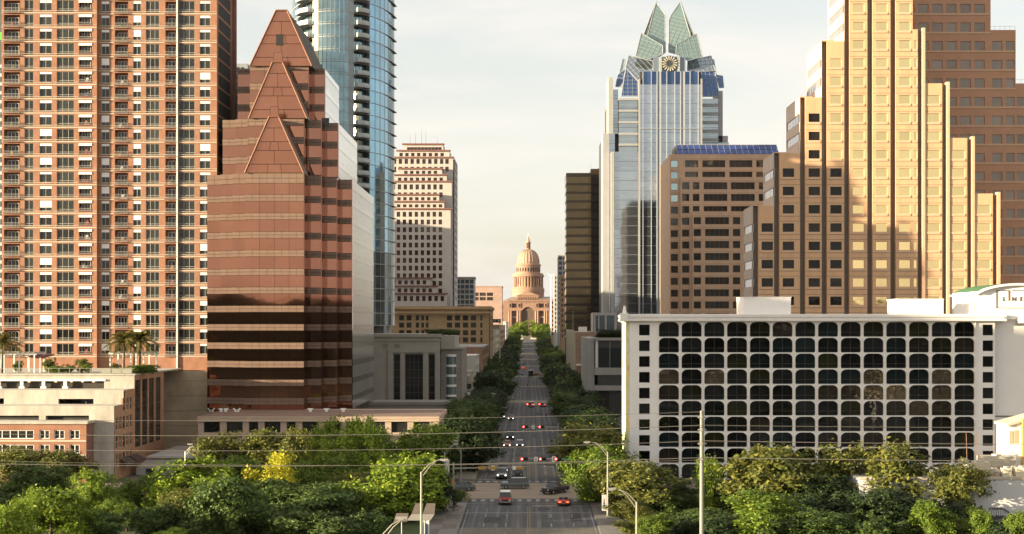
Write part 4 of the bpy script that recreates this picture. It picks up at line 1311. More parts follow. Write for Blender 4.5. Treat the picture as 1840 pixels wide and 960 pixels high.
    # end walls with square windows
    for (a, b, c) in ((x(1131), x0, x(1158)), (xe, x(1788), x(1775.5))):
        hs = []
        for r in range(10):
            zc = ztop - (r + .52) * ph
            hs.append((c - .95, c + .95, zc - .95, zc + .95))
        w = MB(); w.holey(a, b, 0, ztop, hs, .5); S.build(w, 'end_wall', wh, t)
        for h in hs: window(S, t, h, .35, 1, 1, .06, METAL_D, gl)
    q = MB(); q.box(x0, xe, D, D + .6, -.1, zlow); q.build('base_wall', wh, t)
    q = MB(); q.box(x(1131) + .1, x(1788) - .1, D + .85, D + 15, 0, ztop); q.build('core', DARK, t)
    # painted mural on the west end
    mm = bpy.data.materials.new('painted_mural'); mm.use_nodes = True
    nn, ll = mm.node_tree.nodes, mm.node_tree.links
    geo = nn.new('ShaderNodeNewGeometry'); mpn = nn.new('ShaderNodeMapping'); mpn.inputs['Scale'].default_value = (1, .25, .11)
    nzz = nn.new('ShaderNodeTexNoise'); nzz.inputs['Scale'].default_value = 1.6; nzz.inputs['Detail'].default_value = 3; nzz.inputs['Distortion'].default_value = 1.2
    cr = nn.new('ShaderNodeValToRGB'); cr.color_ramp.interpolation = 'EASE'
    e = cr.color_ramp.elements
    e[0].position, e[0].color = .30, (.75, .72, .62, 1); e[1].position, e[1].color = .72, (.55, .22, .06, 1)
    for p_, c_ in ((.42, (.45, .62, .34, 1)), (.48, (.74, .72, .6, 1)), (.55, (.80, .62, .05, 1)), (.62, (.75, .70, .55, 1))):
        k = e.new(p_); k.color = c_
    ll.new(geo.outputs['Position'], mpn.inputs['Vector']); ll.new(mpn.outputs['Vector'], nzz.inputs['Vector']); ll.new(nzz.outputs['Fac'], cr.inputs['Fac'])
    ll.new(cr.outputs['Color'], nn['Principled BSDF'].inputs['Base Color']); nn['Principled BSDF'].inputs['Roughness'].default_value = .75
    q = MB(); q.box(x(1131) - .35, x(1131) - .01, D + .004, D + 14, 0, ztop); q.build('mural_wall', mm, t)
    # cornice in three steps, corner block with a small finial
    for (o_, a, b, y0, y1) in ((.75, 1120, 1806, 565.5, 570), (.5, 1122, 1803, 570.02, 573), (.85, 1120, 1806, 573.02, 577), (.3, 1124, 1800, 577.02, 578.7)):
        q = MB(); q.box(x(a), x(b), D - o_, D + 14, Z(y1, D), Z(y0, D)); q.build('cornice', trim, t)
    q = MB(); q.box(x(1114.5), x(1128), D - 1.0, D + 1.2, Z(577.5, D), Z(563, D)); q.build('corner_block', WHITE, t)
    q = MB(); q.lathe(x(1122), D - .1, [(.0, Z(549.5, D)), (.2, Z(550.5, D)), (.26, Z(556, D)), (.4, Z(563, D))], 10); q.build('finial', WHITE, t)
    q = MB(); q.box(x(1124), x(1800), D + .2, D + 13.8, Z(565.4, D), Z(564.5, D)); q.build('roof', trim, t)
    # lift and plant rooms on the roof
    for (a, b, y0, d0, d1) in ((1341, 1427, 534.5, 3, 11), (1624, 1706, 538, 3.5, 11)):
        q = MB(); q.box(x(a), x(b), D + d0, D + d1, Z(565, D), Z(y0, D)); o = q.build('plant_room', wh, t)
        q = MB(); q.box(x(a) - .1, x(b) + .1, D + d0 - .1, D + d1 + .1, Z(y0, D) + .004, Z(y0, D) + .16); q.build('plant_room_cap', trim, t)
    # arched roof tower carrying the sign
    cx_, hw_ = x(1830), x(1830) - x(1759)
    yb, ye = 541, 512
    arc = []
    for k in range(17):
        f = -1 + 2 * k / 16
        arc.append((cx_ + hw_ * f, Z(yb - 17 + 0, D) + (Z(509, D) - Z(yb - 17, D)) * (1 - f * f) ** .8))
    front = [(cx_ - hw_, Z(574, D)), (cx_ + hw_, Z(574, D))] + arc[::-1]
    q = MB(); q.prism(front, D + .6, D + 15); q.build('sign_tower', wh, t)
    q = MB()
    for i in range(16):
        a, b = arc[i], arc[i + 1]
        q.poly([(a[0], D - .1, a[1]), (b[0], D - .1, b[1]), (b[0], D + .8, b[1] + .001), (a[0], D + .8, a[1] + .001)])
        q.poly([(a[0], D - .1, a[1]), (b[0], D - .1, b[1]), (b[0], D - .1, b[1] - .4), (a[0], D - .1, a[1] - .4)])
        q.poly([(a[0], D - .1, a[1] - .4), (b[0], D - .1, b[1] - .4), (b[0], D + .6, b[1] - .4), (a[0], D + .6, a[1] - .4)])
    q.build('arched_cornice', trim, t)
    q = MB()
    for i in range(16):
        a, b = arc[i], arc[i + 1]
        q.quad((a[0], D + .8, a[1] + .05), (b[0], D + .8, b[1] + .05), (b[0], D + 15.2, b[1] + .05), (a[0], D + 15.2, a[1] + .05))
    q.build('green_roof', mat('green_metal_roof', (.035, .15, .07), .5, var=.15), t)
    q = MB(); q.box(cx_ - hw_ - .5, cx_ - hw_ + .0, D + .3, D + 15.4, Z(530, D), Z(527, D)); q.build('eave', trim, t)
    q = MB(); q.box(cx_ - hw_ - .12, cx_ - hw_ - .005, D + 1.6, D + 2.6, Z(572, D), Z(544, D)); q.build('door', METAL, t)
    # sign: open rectangle, tall I, letters
    sg = mat('dark_bronze_letter', (.075, .05, .045), .5, var=0)
    zs0, zs1 = Z(554, D), Z(521.5, D)
    def bar(a, b, y0, y1):
        q = MB(); q.box(x(a), x(b), D + .5, D + .6, Z(y1, D), Z(y0, D)); q.build('sign_frame', sg, t)
    bar(1792, 1793, 521.5, 554); bar(1793, 1815, 521.5, 522.5); bar(1793, 1868, 553, 554); bar(1820, 1868, 521.5, 522.5); bar(1867, 1868, 522.5, 553)
    bar(1814, 1815.2, 522.5, 541)
    for ch, px in (('L', 1806), ('N', 1824), ('E', 1837)):
        sign_text(t, ch, 1.05, sg, (x(px), D + .55, Z(537.8, D)), .04)
    # plain wing to the east, set back, with a moulding
    q = MB(); q.box(x(1788), x(1900), D + 1.2, D + 14, 0, Z(574, D)); q.build('east_wing', wh, t)
    q = MB(); q.box(x(1788.2), x(1900), D + 1.05, D + 1.198, Z(749.5, D), Z(748, D)); q.build('wing_joint', METAL_D, t)
    q = MB(); q.box(x(1830), x(1900), D - .3, D + 4, Z(581, D), Z(569, D)); q.build('wing_cornice', WHITE, t)
hotel()

# ------------------------------------------------------------------ low hotel annexe by the park (lower right)
def annexe():
    D = 188.0
    t = thing('hotel_annexe', 'low white annexe with cluttered flat roof beside the hotel', 'building', (X(1790, D), D + 8, 0))
    wh = MATS['hotel_white_stucco']
    x0 = X(1545, D); x1 = X(1900, D); zt = Z(862, D)
    q = MB(); q.box(x0, x1, D, D + 16, -.1, zt); q.build('wall', mat('lilac_white_wall', (.62, .60, .60), .8, var=.08, scale=.3), t)
    q = MB(); q.box(x0 - .1, x1, D - .12, D + .3, zt, zt + .35); q.build('parapet', CREAM, t)
    q = MB(); q.box(x0, x1, D + .3, D + 16, zt + .003, zt + .08); q.build('roof', mat('pale_roof_gravel', (.50, .46, .38), .9, var=.25, scale=1.2), t)
    # glazed stair pavilion
    Dp = 200.0
    q = MB(); q.prism([(X(1812, Dp), zt), (X(1900, Dp), zt), (X(1900, Dp), Z(742, Dp)), (X(1812, Dp), Z(766, Dp))], Dp, Dp + 5); q.build('pavilion', wh, t)
    q = MB(); q.prism([(X(1809, Dp), Z(766, Dp)), (X(1900, Dp), Z(741, Dp)), (X(1900, Dp), Z(737, Dp)), (X(1809, Dp), Z(762, Dp))], Dp - .4, Dp + 5.4); q.build('pavilion_roof', CREAM, t)
    for a in (1813.5, 1822.5):
        q = MB(); q.box(X(a, Dp), X(a + 7, Dp), Dp - .05, Dp + .1, Z(797, Dp), Z(775 - (a - 1812) * .2, Dp)); q.build('pavilion_window', mat('warm_window', (.42, .36, .24), .3, var=.2), t)
    q = MB(); q.box(X(1835, Dp), X(1837.5, Dp), Dp - .5, Dp - .06, zt, Z(752, Dp)); q.build('post', mat('ochre_post', (.55, .36, .08), .7), t)
    # balcony rail
    rl = MB()
    for k in range(12):
        a = X(1810 + k * 3.2, Dp - 3); rl.box(a - .03, a + .03, Dp - 3.03, Dp - 2.97, zt, zt + 1.1)
    rl.box(X(1810, Dp - 3), X(1850, Dp - 3), Dp - 3.04, Dp - 2.96, zt + 1.05, zt + 1.12); rl.build('roof_rail', METAL, t)
    # outside stair with landing
    st = thing('outside_stair', 'dark metal stair with landing on the annexe wall', 'stair', (X(1800, D - 1), D - 1, 0))
    zl = Z(926, D)
    q = MB(); q.box(X(1776, D), X(1800, D), D - 1.4, D - .05, zl - .2, zl); q.build('landing', METAL_D, st)
    q = MB(); q.box(-.12, .12, -1.3, 0, -.05, .05); sm = q.mesh('step', METAL_D)
    for k in range(14): put(sm, 'step', st, (X(1801, D) + k * .28, D - .1, zl - .1 - k * .2))
    for yy in (D - 1.38, D - .1):
        q = MB(); q.tube([(X(1776, D), yy, zl + 1.0), (X(1800, D), yy, zl + 1.0), (X(1801, D) + 14 * .28, yy, zl - 14 * .2 + 1.0)], .05); q.build('handrail', METAL_D, st)
    for k in range(7):
        xx = X(1776 + 4 * k, D); q = MB(); q.cyl((xx, D - 1.38, zl), (xx, D - 1.38, zl + 1.0), .03, .03, 5); q.build('baluster', METAL_D, st)
    # rooftop plant
    labs = ['grey air duct box', 'tan rooftop air handler', 'white rooftop fan box', 'large cream rooftop unit', 'small grey rooftop vent', 'low beige rooftop cooler', 'tall pale rooftop cabinet', 'square buff rooftop unit']
    spots = [(1740, 191, 1.6, 1.5, 1.3), (1762, 195, 2.2, 1.6, 1.7), (1785, 192, 1.5, 1.5, .9), (1790, 199, 5.0, 2.0, 2.2), (1808, 191, 1.2, 1.2, 1.2), (1822, 194, 2.4, 1.4, 1.0), (1731, 196, 1.2, 1.2, 1.9), (1836, 191, 2.0, 1.4, 1.3)]
    rm = [mat('beige_unit', (.52, .47, .37), .7, var=.12), mat('buff_unit', (.60, .53, .40), .7, var=.12), METAL]
    for i, ((px, yy, w, d, h), lb) in enumerate(zip(spots, labs)):
        xx = X(px, yy)
        u = thing('rooftop_unit', lb + ' on the annexe roof', 'air unit', (xx, yy, zt + .08), group='plant on the annexe roof')
        q = MB(); q.box(xx - w / 2, xx + w / 2, yy - d / 2, yy + d / 2, zt + .08, zt + .08 + h)
        for k in range(3): q.box(xx - w / 2 + .1, xx + w / 2 - .1, yy - d / 2 - .03, yy - d / 2 - .003, zt + .25 + k * h * .25, zt + .33 + k * h * .25)
        q.build('housing', rm[i % 3], u)
        q = MB(); q.cyl((xx, yy, zt + .08 + h), (xx, yy, zt + .3 + h), min(w, d) * .36, min(w, d) * .36, 14); q.build('fan_cowl', METAL, u)
    for k in range(4):
        q = MB(); yy = 189.5 + k * 1.3; z = zt + .3 + .1 * k
        q.tube([(X(1735 + 6 * k, yy), yy, z), (X(1790, yy), yy, z), (X(1800, yy), yy + 2, z + .3), (X(1850, yy), yy + 2, z + .3)], .09)
        o = q.build('roof_pipe', mat('copper_brown_pipe', (.28, .17, .10), .6), None)
        tag(o, '%s brown service pipe crossing the annexe roof, counted from its front edge' % ordinal(k + 1), 'pipe', 'pipes on the annexe roof')
    dsh = thing('satellite_dish', 'white satellite dish on the annexe roof by the tree', 'dish', (X(1734, 190), 190, zt + .08))
    q = MB(); q.cyl((X(1734, 190), 190, zt + .08), (X(1734, 190), 190, zt + 1.2), .06, .06, 6); q.build('mast', METAL, dsh)
    q = MB(); q.lathe(0, 0, [(0, 0), (.3, .04), (.6, .17)], 16); o = q.build('reflector', WHITE_TRIM, dsh, loc=(X(1734, 190), 189.9, zt + 1.3)); o.rotation_euler = (R(70), 0, R(-15))
    # guard ladder in front of the hotel wall
    for k, px in enumerate((1740, 1758, 1789)):
        q = MB(); yy = 205; q.cyl((X(px, yy), yy, 0), (X(px - 4, yy), yy, Z(775, yy)), .06, .05, 6); o = q.build('roof_pole', mat('brown_pole', (.16, .09, .06), .7))
        tag(o, '%s thin leaning brown pole behind the annexe roof, from the west' % ordinal(k + 1), 'pole', 'leaning poles behind the annexe')
annexe()

# ------------------------------------------------------------------ gold stepped tower
def gold_tower():
    D = 320.0; s = F / D
    t = thing('gold_stepped_tower', 'stepped golden granite tower with gold glass, rising behind the white hotel', 'tower', (X(1560, D), D + 18, 0))
    gr = mat('rose_granite', (.62, .385, .22), .55, var=.16, scale=.5, stretch=(1, 1, .25))
    sp = mat('pale_granite_sill', (.64, .42, .27), .55, var=.1, scale=.4)
    rec = mat('grey_recess_strip', (.155, .13, .11), .5, var=.12)
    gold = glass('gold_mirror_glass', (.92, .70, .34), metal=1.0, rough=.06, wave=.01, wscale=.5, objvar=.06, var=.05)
    dkg = glass('dark_reflection_glass', (.012, .008, .007), spec=.3, objvar=.8, wave=.04, wscale=.4)  # dark reflections of the left columns are put into this glass colour
    grey = glass('grey_bronze_glass', (.20, .165, .14), metal=.55, rough=.12, wave=.01, objvar=.12)
    silv = glass('pale_west_glass', (.72, .73, .74), metal=.9, rough=.08, wave=.01, objvar=.06)
    x = lambda p: X(p, D)
    pitch = 32.9 / s
    zr0 = Z(548.5, D)       # bottom of the lowest window row seen over the hotel
    ztopmax = Z(-75, D)
    # columns: (left px, right px, top y, window style)
    colsL = [(1353, 1391, 370), (1391, 1437.5, 275), (1437.5, 1476.5, 175), (1476.5, 1517, 74), (1517, 1558.5, -75), (1558.5, 1600, -75), (1600, 1640, -75)]
    colsR = [(1640, 1662, 53), (1662, 1706, 150), (1706, 1751, 248), (1751, 1797, 348)]
    allc = colsL + [(1640, 1662, 53)] + colsR[1:]
    S = Face('S', D)
    win_lo = {}
    for i, (a, b, yt) in enumerate(allc):
        left = i < 7
        zt = min(Z(yt, D), ztopmax)
        rw = 9.5
        # recessed strip at the left edge of the bay, then the stone bay with its windows
        if left: ra, rb, wa, wb, ba, bb = a, a + rw, a + 15.5, a + 36, a + rw, b
        else: ra, rb, wa, wb, ba, bb = b - 13, b - 5, a + 5, b - 17, a, b - 13
        if not left and b - a < 30: wa, wb = a + 2, b - 14
        zs = -.1
        hs = []
        r = -20
        while True:
            z0 = zr0 + r * pitch
            r += 1
            if z0 < 2: continue
            if z0 + 15.5 / s > zt - .7: break
            hs.append((x(wa), x(wb), z0, z0 + 15.5 / s))
        w = MB(); w.holey(x(ba), x(bb), zs, zt, hs, .45)
        w.quad((x(ba), 0, zs), (x(ba), 1.6, zs), (x(ba), 1.6, zt), (x(ba), 0, zt))
        w.quad((x(bb), 0, zs), (x(bb), 1.6, zs), (x(bb), 1.6, zt), (x(bb), 0, zt))
        w.quad((x(ba), 0, zt), (x(bb), 0, zt), (x(bb), 1.6, zt), (x(ba), 1.6, zt))
        S.build(w, 'bay_wall', gr, t)
        q = MB(); q.box(x(ra), x(rb), D + 1.25, D + 1.55, zs, zt - .02); q.build('recess_strip', rec, t)
        for h in hs:
            yw = VY - (h[3] - H) * s
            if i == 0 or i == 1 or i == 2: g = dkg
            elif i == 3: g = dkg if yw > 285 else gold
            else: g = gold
            key = (round(h[1] - h[0], 2), g.name)
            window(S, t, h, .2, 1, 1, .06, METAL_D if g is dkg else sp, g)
            kk = round(h[1] - h[0], 2)
            if kk not in win_lo:
                ww = h[1] - h[0]
                q = MB(); q.box(-ww / 2 - .05, ww / 2 + .05, -.12, .2, -.55, -.02); win_lo[kk] = q.mesh('sill', sp)
            S.put(win_lo[kk], 'sill', t, (h[0] + h[1]) / 2, 0, h[2])
            kj = ('j', i)
            if kj not in win_lo:
                ww = x(bb) - x(ba)
                q = MB(); q.box(-ww / 2, ww / 2, -.012, .02, -.05, .05); q.box(-ww / 2, ww / 2, -.012, .02, -1.25, -1.15); win_lo[kj] = q.mesh('panel_joint', rec)
            S.put(win_lo[kj], 'panel_joint', t, (x(ba) + x(bb)) / 2, 0, h[2] - .6)
        # thin spandrel joints
        if not left:
            q = MB(); q.box(x(b - 5), x(b), D - .25, D + 1.6, zs, zt + .35); q.build('end_fin', sp, t)
    # solid bodies behind the bays, each step with its west face of pale glass
    steps = [(1353, 370, 14), (1391, 275, 15), (1437.5, 175, 17), (1476.5, 74, 17), (1517, -75, 17)]
    prev_t = None
    for k, (a, yt, dy) in enumerate(steps):
        xe = x(1797) if k == 0 else x(1640)
        zt = min(Z(yt, D), ztopmax)
        zb_ = 0 if k == 0 else Z(steps[k - 1][1], D)
        xr_ = x(1662) if k > 0 else x(1797)
        for kk, (a2, b2, yt2) in enumerate(colsR):
            if yt2 <= yt + 25 and k > 0: xr_ = max(xr_, x(b2))
        q = MB(); q.box(x(a) + .25, (x(1640) if k > 1 else x(1797)) - .1 if k == 0 else x(1640), D + 1.56, D + 1.56 + dy, zb_, zt - .05); q.build('body', gr, t)
        W = Face('W', x(a) + .02)
        u0, u1 = -(D + dy), -(D + .1)
        r = -20
        hs = []
        while True:
            z0 = zr0 + r * pitch; r += 1
            if z0 < max(2, zb_ + .4): continue
            if z0 + 15.5 / s > zt - .5: break
            hs.append((u0 + .5, u1 - .3, z0, z0 + 15.5 / s))
        w = MB(); w.holey(u0, u1, zb_, zt, hs, .2); W.build(w, 'west_wall', mat('pale_west_granite', (.60, .47, .38), .5, var=.08), t)
        for h in hs: window(W, t, h, .1, 8, 1, .12, mat('rose_mullion', (.45, .30, .24), .6, var=0), silv)
        q = MB(); q.box(x(a), x(a) + 3, D + .3, D + dy, zt + .003, zt + .22); q.build('roof_edge', gr, t)
    for (a, b, yt) in colsR:
        q = MB(); q.box(x(a), x(b) - .3, D + 1.57, D + 12, 0, Z(yt, D) - .05); q.build('body', gr, t)
    # eastern wing, set back in steps; its shade is put into darker stone colours
    D2 = 336.0
    S2 = Face('S', D2)
    x2 = lambda p: X(p, D2)
    brown = mat('shaded_granite', (.44, .235, .14), .6, var=.1, scale=.4)  # darkened copy of the rose granite, with the wing's shade in its colour
    for j, (a, b, yt) in enumerate([(1622, 1780, -75), (1780, 1825, 54), (1825, 1880, 150), (1880, 1925, 250)]):
        zt = min(Z(yt, D2), Z(-75, D2))
        hs = []
        c = a + 3 if j == 0 else a + 3
        edges = []
        px = a + 2.5
        while px + 17 < b:
            edges.append((px, min(px + 18.5, b - 2))); px += 25.3
        r = -20
        ps = 33.5 * D2 / F
        zq = Z(24.5 - 33.5 * -18, D2)
        z0 = Z(23.8 + 33.5 * 16, D2)
        while z0 + 2.2 < zt - .5:
            for e0, e1 in edges: hs.append((x2(e0), x2(e1), z0, z0 + 16.5 * D2 / F))
            z0 += ps
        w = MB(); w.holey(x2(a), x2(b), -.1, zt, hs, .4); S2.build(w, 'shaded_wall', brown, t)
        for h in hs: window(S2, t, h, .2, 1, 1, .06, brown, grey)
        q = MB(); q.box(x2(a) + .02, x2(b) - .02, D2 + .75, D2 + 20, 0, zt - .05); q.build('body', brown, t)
        z0 = Z(23.8 + 33.5 * 16, D2)
        q = MB(); q.box(-(x2(b) - x2(a)) / 2, (x2(b) - x2(a)) / 2, -.12, .02, -.45, -.08); bme = q.mesh('sill_band', mat('shaded_sill', (.56, .37, .24), .6, var=.1))
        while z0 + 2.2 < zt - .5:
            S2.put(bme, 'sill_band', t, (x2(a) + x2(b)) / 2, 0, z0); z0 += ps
        q = MB()
        for k in range(6): xx = x2(a) + (x2(b) - x2(a)) * k / 5; q.cyl((xx, D2 + .5, zt), (xx, D2 + .5, zt + 1), .03, .03, 4)
        q.cyl((x2(a), D2 + .5, zt + 1), (x2(b), D2 + .5, zt + 1), .03, .03, 4); q.build('roof_rail', METAL_D, t)
gold_tower()

# ------------------------------------------------------------------ brown banded office with the blue glass attic
def banded_office():
    D = 440.0
    t = thing('brown_banded_office', 'brown stone office with dark window bands and sloping blue glass attic', 'building', (X(1310, D), D + 18, 0))
    m = mat('tan_brown_stone', (.57, .39, .265), .75, var=.12, scale=.35)
    ml = mat('tan_brown_stone_band', (.60, .43, .30), .75, var=.12, scale=.35)
    gm = glass('banded_office_glass', (.028, .034, .036), spec=.6, objvar=.5, wave=.03, wscale=.4)
    gm2 = glass('banded_sky_glass', (.35, .47, .52), metal=.8, rough=.06, wave=.03, objvar=.15)
    wf = mat('grey_frame', (.10, .09, .085), .6, var=0)
    cx_ = lambda v: 980 + v / 2.742
    cy_ = lambda v: 230 + v / 2.742
    rows = [150, 207, 264, 322, 382, 440, 498.5, 557.5, 617, 677, 736, 795.5, 855, 914, 973, 1032, 1091]
    planes = [(D + 5, 622, 672, 120, [(626, 662)], 0), (D + 5, 672, 1180, 120, [(697, 762), (783, 897), (918, 1032), (1052, 1160)], 0),
              (D + 2.5, 672, 727, 238, [(678, 714)], 1), (D + 2.5, 727, 1180, 238, [(731, 764), (785, 902), (920, 1038), (1058, 1165)], 1),
              (D, 727, 1180, 411, [(731, 767), (787, 905), (924, 960), (985, 1095), (1110, 1170)], 2)]
    for (Dd, a, b, yt, cols, lv) in planes:
        S = Face('S', Dd)
        x0, x1 = X(cx_(a), D), X(cx_(b), D)
        zt = Z(cy_(yt), D)
        lo = {0: 0, 1: 235, 2: 405}[lv]
        hi = {0: 236 if a == 672 else 5000, 1: 405 if a == 727 else 5000, 2: 5000}[lv]
        zb_ = -.1 if hi == 5000 else Z(cy_(hi), D) - .5
        hs = []
        for r in rows:
            if lo <= r < hi:
                for c0, c1 in cols: hs.append((X(cx_(c0), D), X(cx_(c1), D), Z(cy_(r + 35), D), Z(cy_(r), D)))
        w = MB(); w.holey(x0, x1, zb_, zt, hs, .5)
        w.quad((x0, 0, zb_), (x0, 2.6, zb_), (x0, 2.6, zt), (x0, 0, zt)); w.quad((x0, 0, zt), (x1, 0, zt), (x1, 2.6, zt), (x0, 2.6, zt))
        S.build(w, 'wall', m, t)
        for h in hs:
            wpx = (h[1] - h[0]) / .18
            o = window(S, t, h, .25, max(1, round((h[1] - h[0]) / 1.7)), 1, .1, wf, gm2 if (a == 622 and h[2] > Z(cy_(400), D)) else gm)
        for r in rows:
            if lo <= r < hi:
                z = Z(cy_(r - 13), D); q = MB(); q.box(x0 - .01, x1, Dd - .08, Dd - .002, z - .2, z + .2); q.build('stone_band', ml, t)
    x0, x1 = X(cx_(622), D), X(cx_(1180), D)
    q = MB(); q.box(x0 + .1, x1, D + 5.8, D + 38, 0, Z(cy_(120), D)); q.build('core', DARK, t)
    q = MB(); q.box(x0 - .05, x0 + .1, D + 5.02, D + 38, 0, Z(cy_(120), D) - .01); q.build('west_wall', m, t)
    # sloping blue attic of glass panels
    bl = glass('blue_attic_glass', (.035, .065, .22), metal=.55, rough=.1, wave=.01, objvar=.25)
    n = 17
    xa, xb = X(1222, D), X(1408, D)
    zt_, zb_ = Z(251, D), Z(271.5, D)
    for i in range(n):
        for j in range(2):
            u0, u1 = xa + (xb - xa) * i / n + .05, xa + (xb - xa) * (i + 1) / n - .05
            f0, f1 = j / 2, (j + 1) / 2
            q = MB()
            q.poly([(u0, D + 8 + 5 * f0, zb_ + (zt_ - zb_) * f0 + .04), (u1, D + 8 + 5 * f0, zb_ + (zt_ - zb_) * f0 + .04), (u1, D + 8 + 5 * f1, zb_ + (zt_ - zb_) * f1 - .04), (u0, D + 8 + 5 * f1, zb_ + (zt_ - zb_) * f1 - .04)])
            q.build('attic_panel', bl, t)
    q = MB(); q.prism([(xa, zb_), (xb, zb_), (xb, zt_), (xa, zt_)], D + 13.05, D + 25); q.build('attic_body', METAL_D, t)
    q = MB()
    for i in range(n + 1):
        u = xa + (xb - xa) * i / n; q.cyl((u, D + 8, zb_), (u, D + 13, zt_), .07, .07, 4)
    q.cyl((xa, D + 13, zt_), (xb, D + 13, zt_), .12, .12, 5); q.build('attic_mullions', METAL, t)
banded_office()

# ------------------------------------------------------------------ dark bronze glass tower
def bronze_tower():
    D = 640.0
    t = thing('bronze_glass_tower', 'dark bronze glass tower on the east side of the avenue', 'tower', (X(1050, D), D + 20, GZ(D)))
    g1 = glass('bronze_mirror', (.13, .095, .05), metal=.75, rough=.09, wave=.03, wscale=.3, objvar=.2, var=.3)
    g2 = mat('bronze_spandrel', (.045, .03, .02), .35, metal=.3, var=.2)
    fin = mat('bronze_fin', (.035, .025, .02), .5, var=.1)
    x0, x1, x2 = X(1017.5, D), X(1062, D), X(1083, D)
    S = Face('S', D)
    P = 15.45
    zt = Z(311, D)
    k = 0
    q = MB(); q.box(x0 + .3, X(1100, D + 4), D + 4.5, D + 30, 0, zt - .2); q.build('core', DARK, t)
    y = 318
    while y < 600:
        ztp, zbp = Z(y, D), Z(y + P - 4.5, D)
        q = MB(); q.box(x0, x1, D, D + .5, zbp + .03, ztp - .03); q.build('glass_band', g1, t)
        q = MB(); q.box(x0 - .03, x1 + .03, D - .05, D + .5, Z(y + P, D), zbp); q.build('spandrel_band', g2, t)
        q = MB(); q.box(x1 + .1, X(1100, D + 4), D + 4, D + 4.4, zbp + .03, ztp - .03); q.build('east_glass_band', g2, t)
        q = MB(); q.box(x0 - .05, x0 + .02, D + .55, D + 28, zbp + .03, ztp - .03); q.build('west_glass_band', g1, t)
        y += P
    q = MB(); q.box(x0, x1, D - .1, D + 28, Z(318, D), zt); q.build('parapet', g2, t)
    q = MB(); q.box(x1 + .02, X(1100, D + 4), D + 3.6, D + 28, Z(318, D), Z(302, D)); q.build('plant_storey', g2, t)
    q = MB()
    n = 22
    for i in range(n + 1):
        u = x0 + (x1 - x0) * i / n; q.box(u - .06, u + .06, D - .22, D - .06, 0, zt)
    o = q.build('fins', fin, t); o['kind'] = 'stuff'
    q = MB()
    for i in range(12):
        u = x1 + .2 + (X(1100, D + 4) - x1) * i / 12; q.box(u - .06, u + .06, D + 3.75, D + 3.95, 0, Z(302, D))
    o = q.build('east_fins', fin, t); o['kind'] = 'stuff'
    q = MB(); q.cyl((X(1063, D), D + 10, zt), (X(1063, D), D + 10, Z(289, D)), .1, .05, 5); q.build('mast', METAL_D, t)
    q = MB(); q.box(X(1076, D), X(1079, D), D + 10, D + 11, Z(302, D), Z(298.5, D)); q.build('vent_box', METAL_D, t)
bronze_tower()
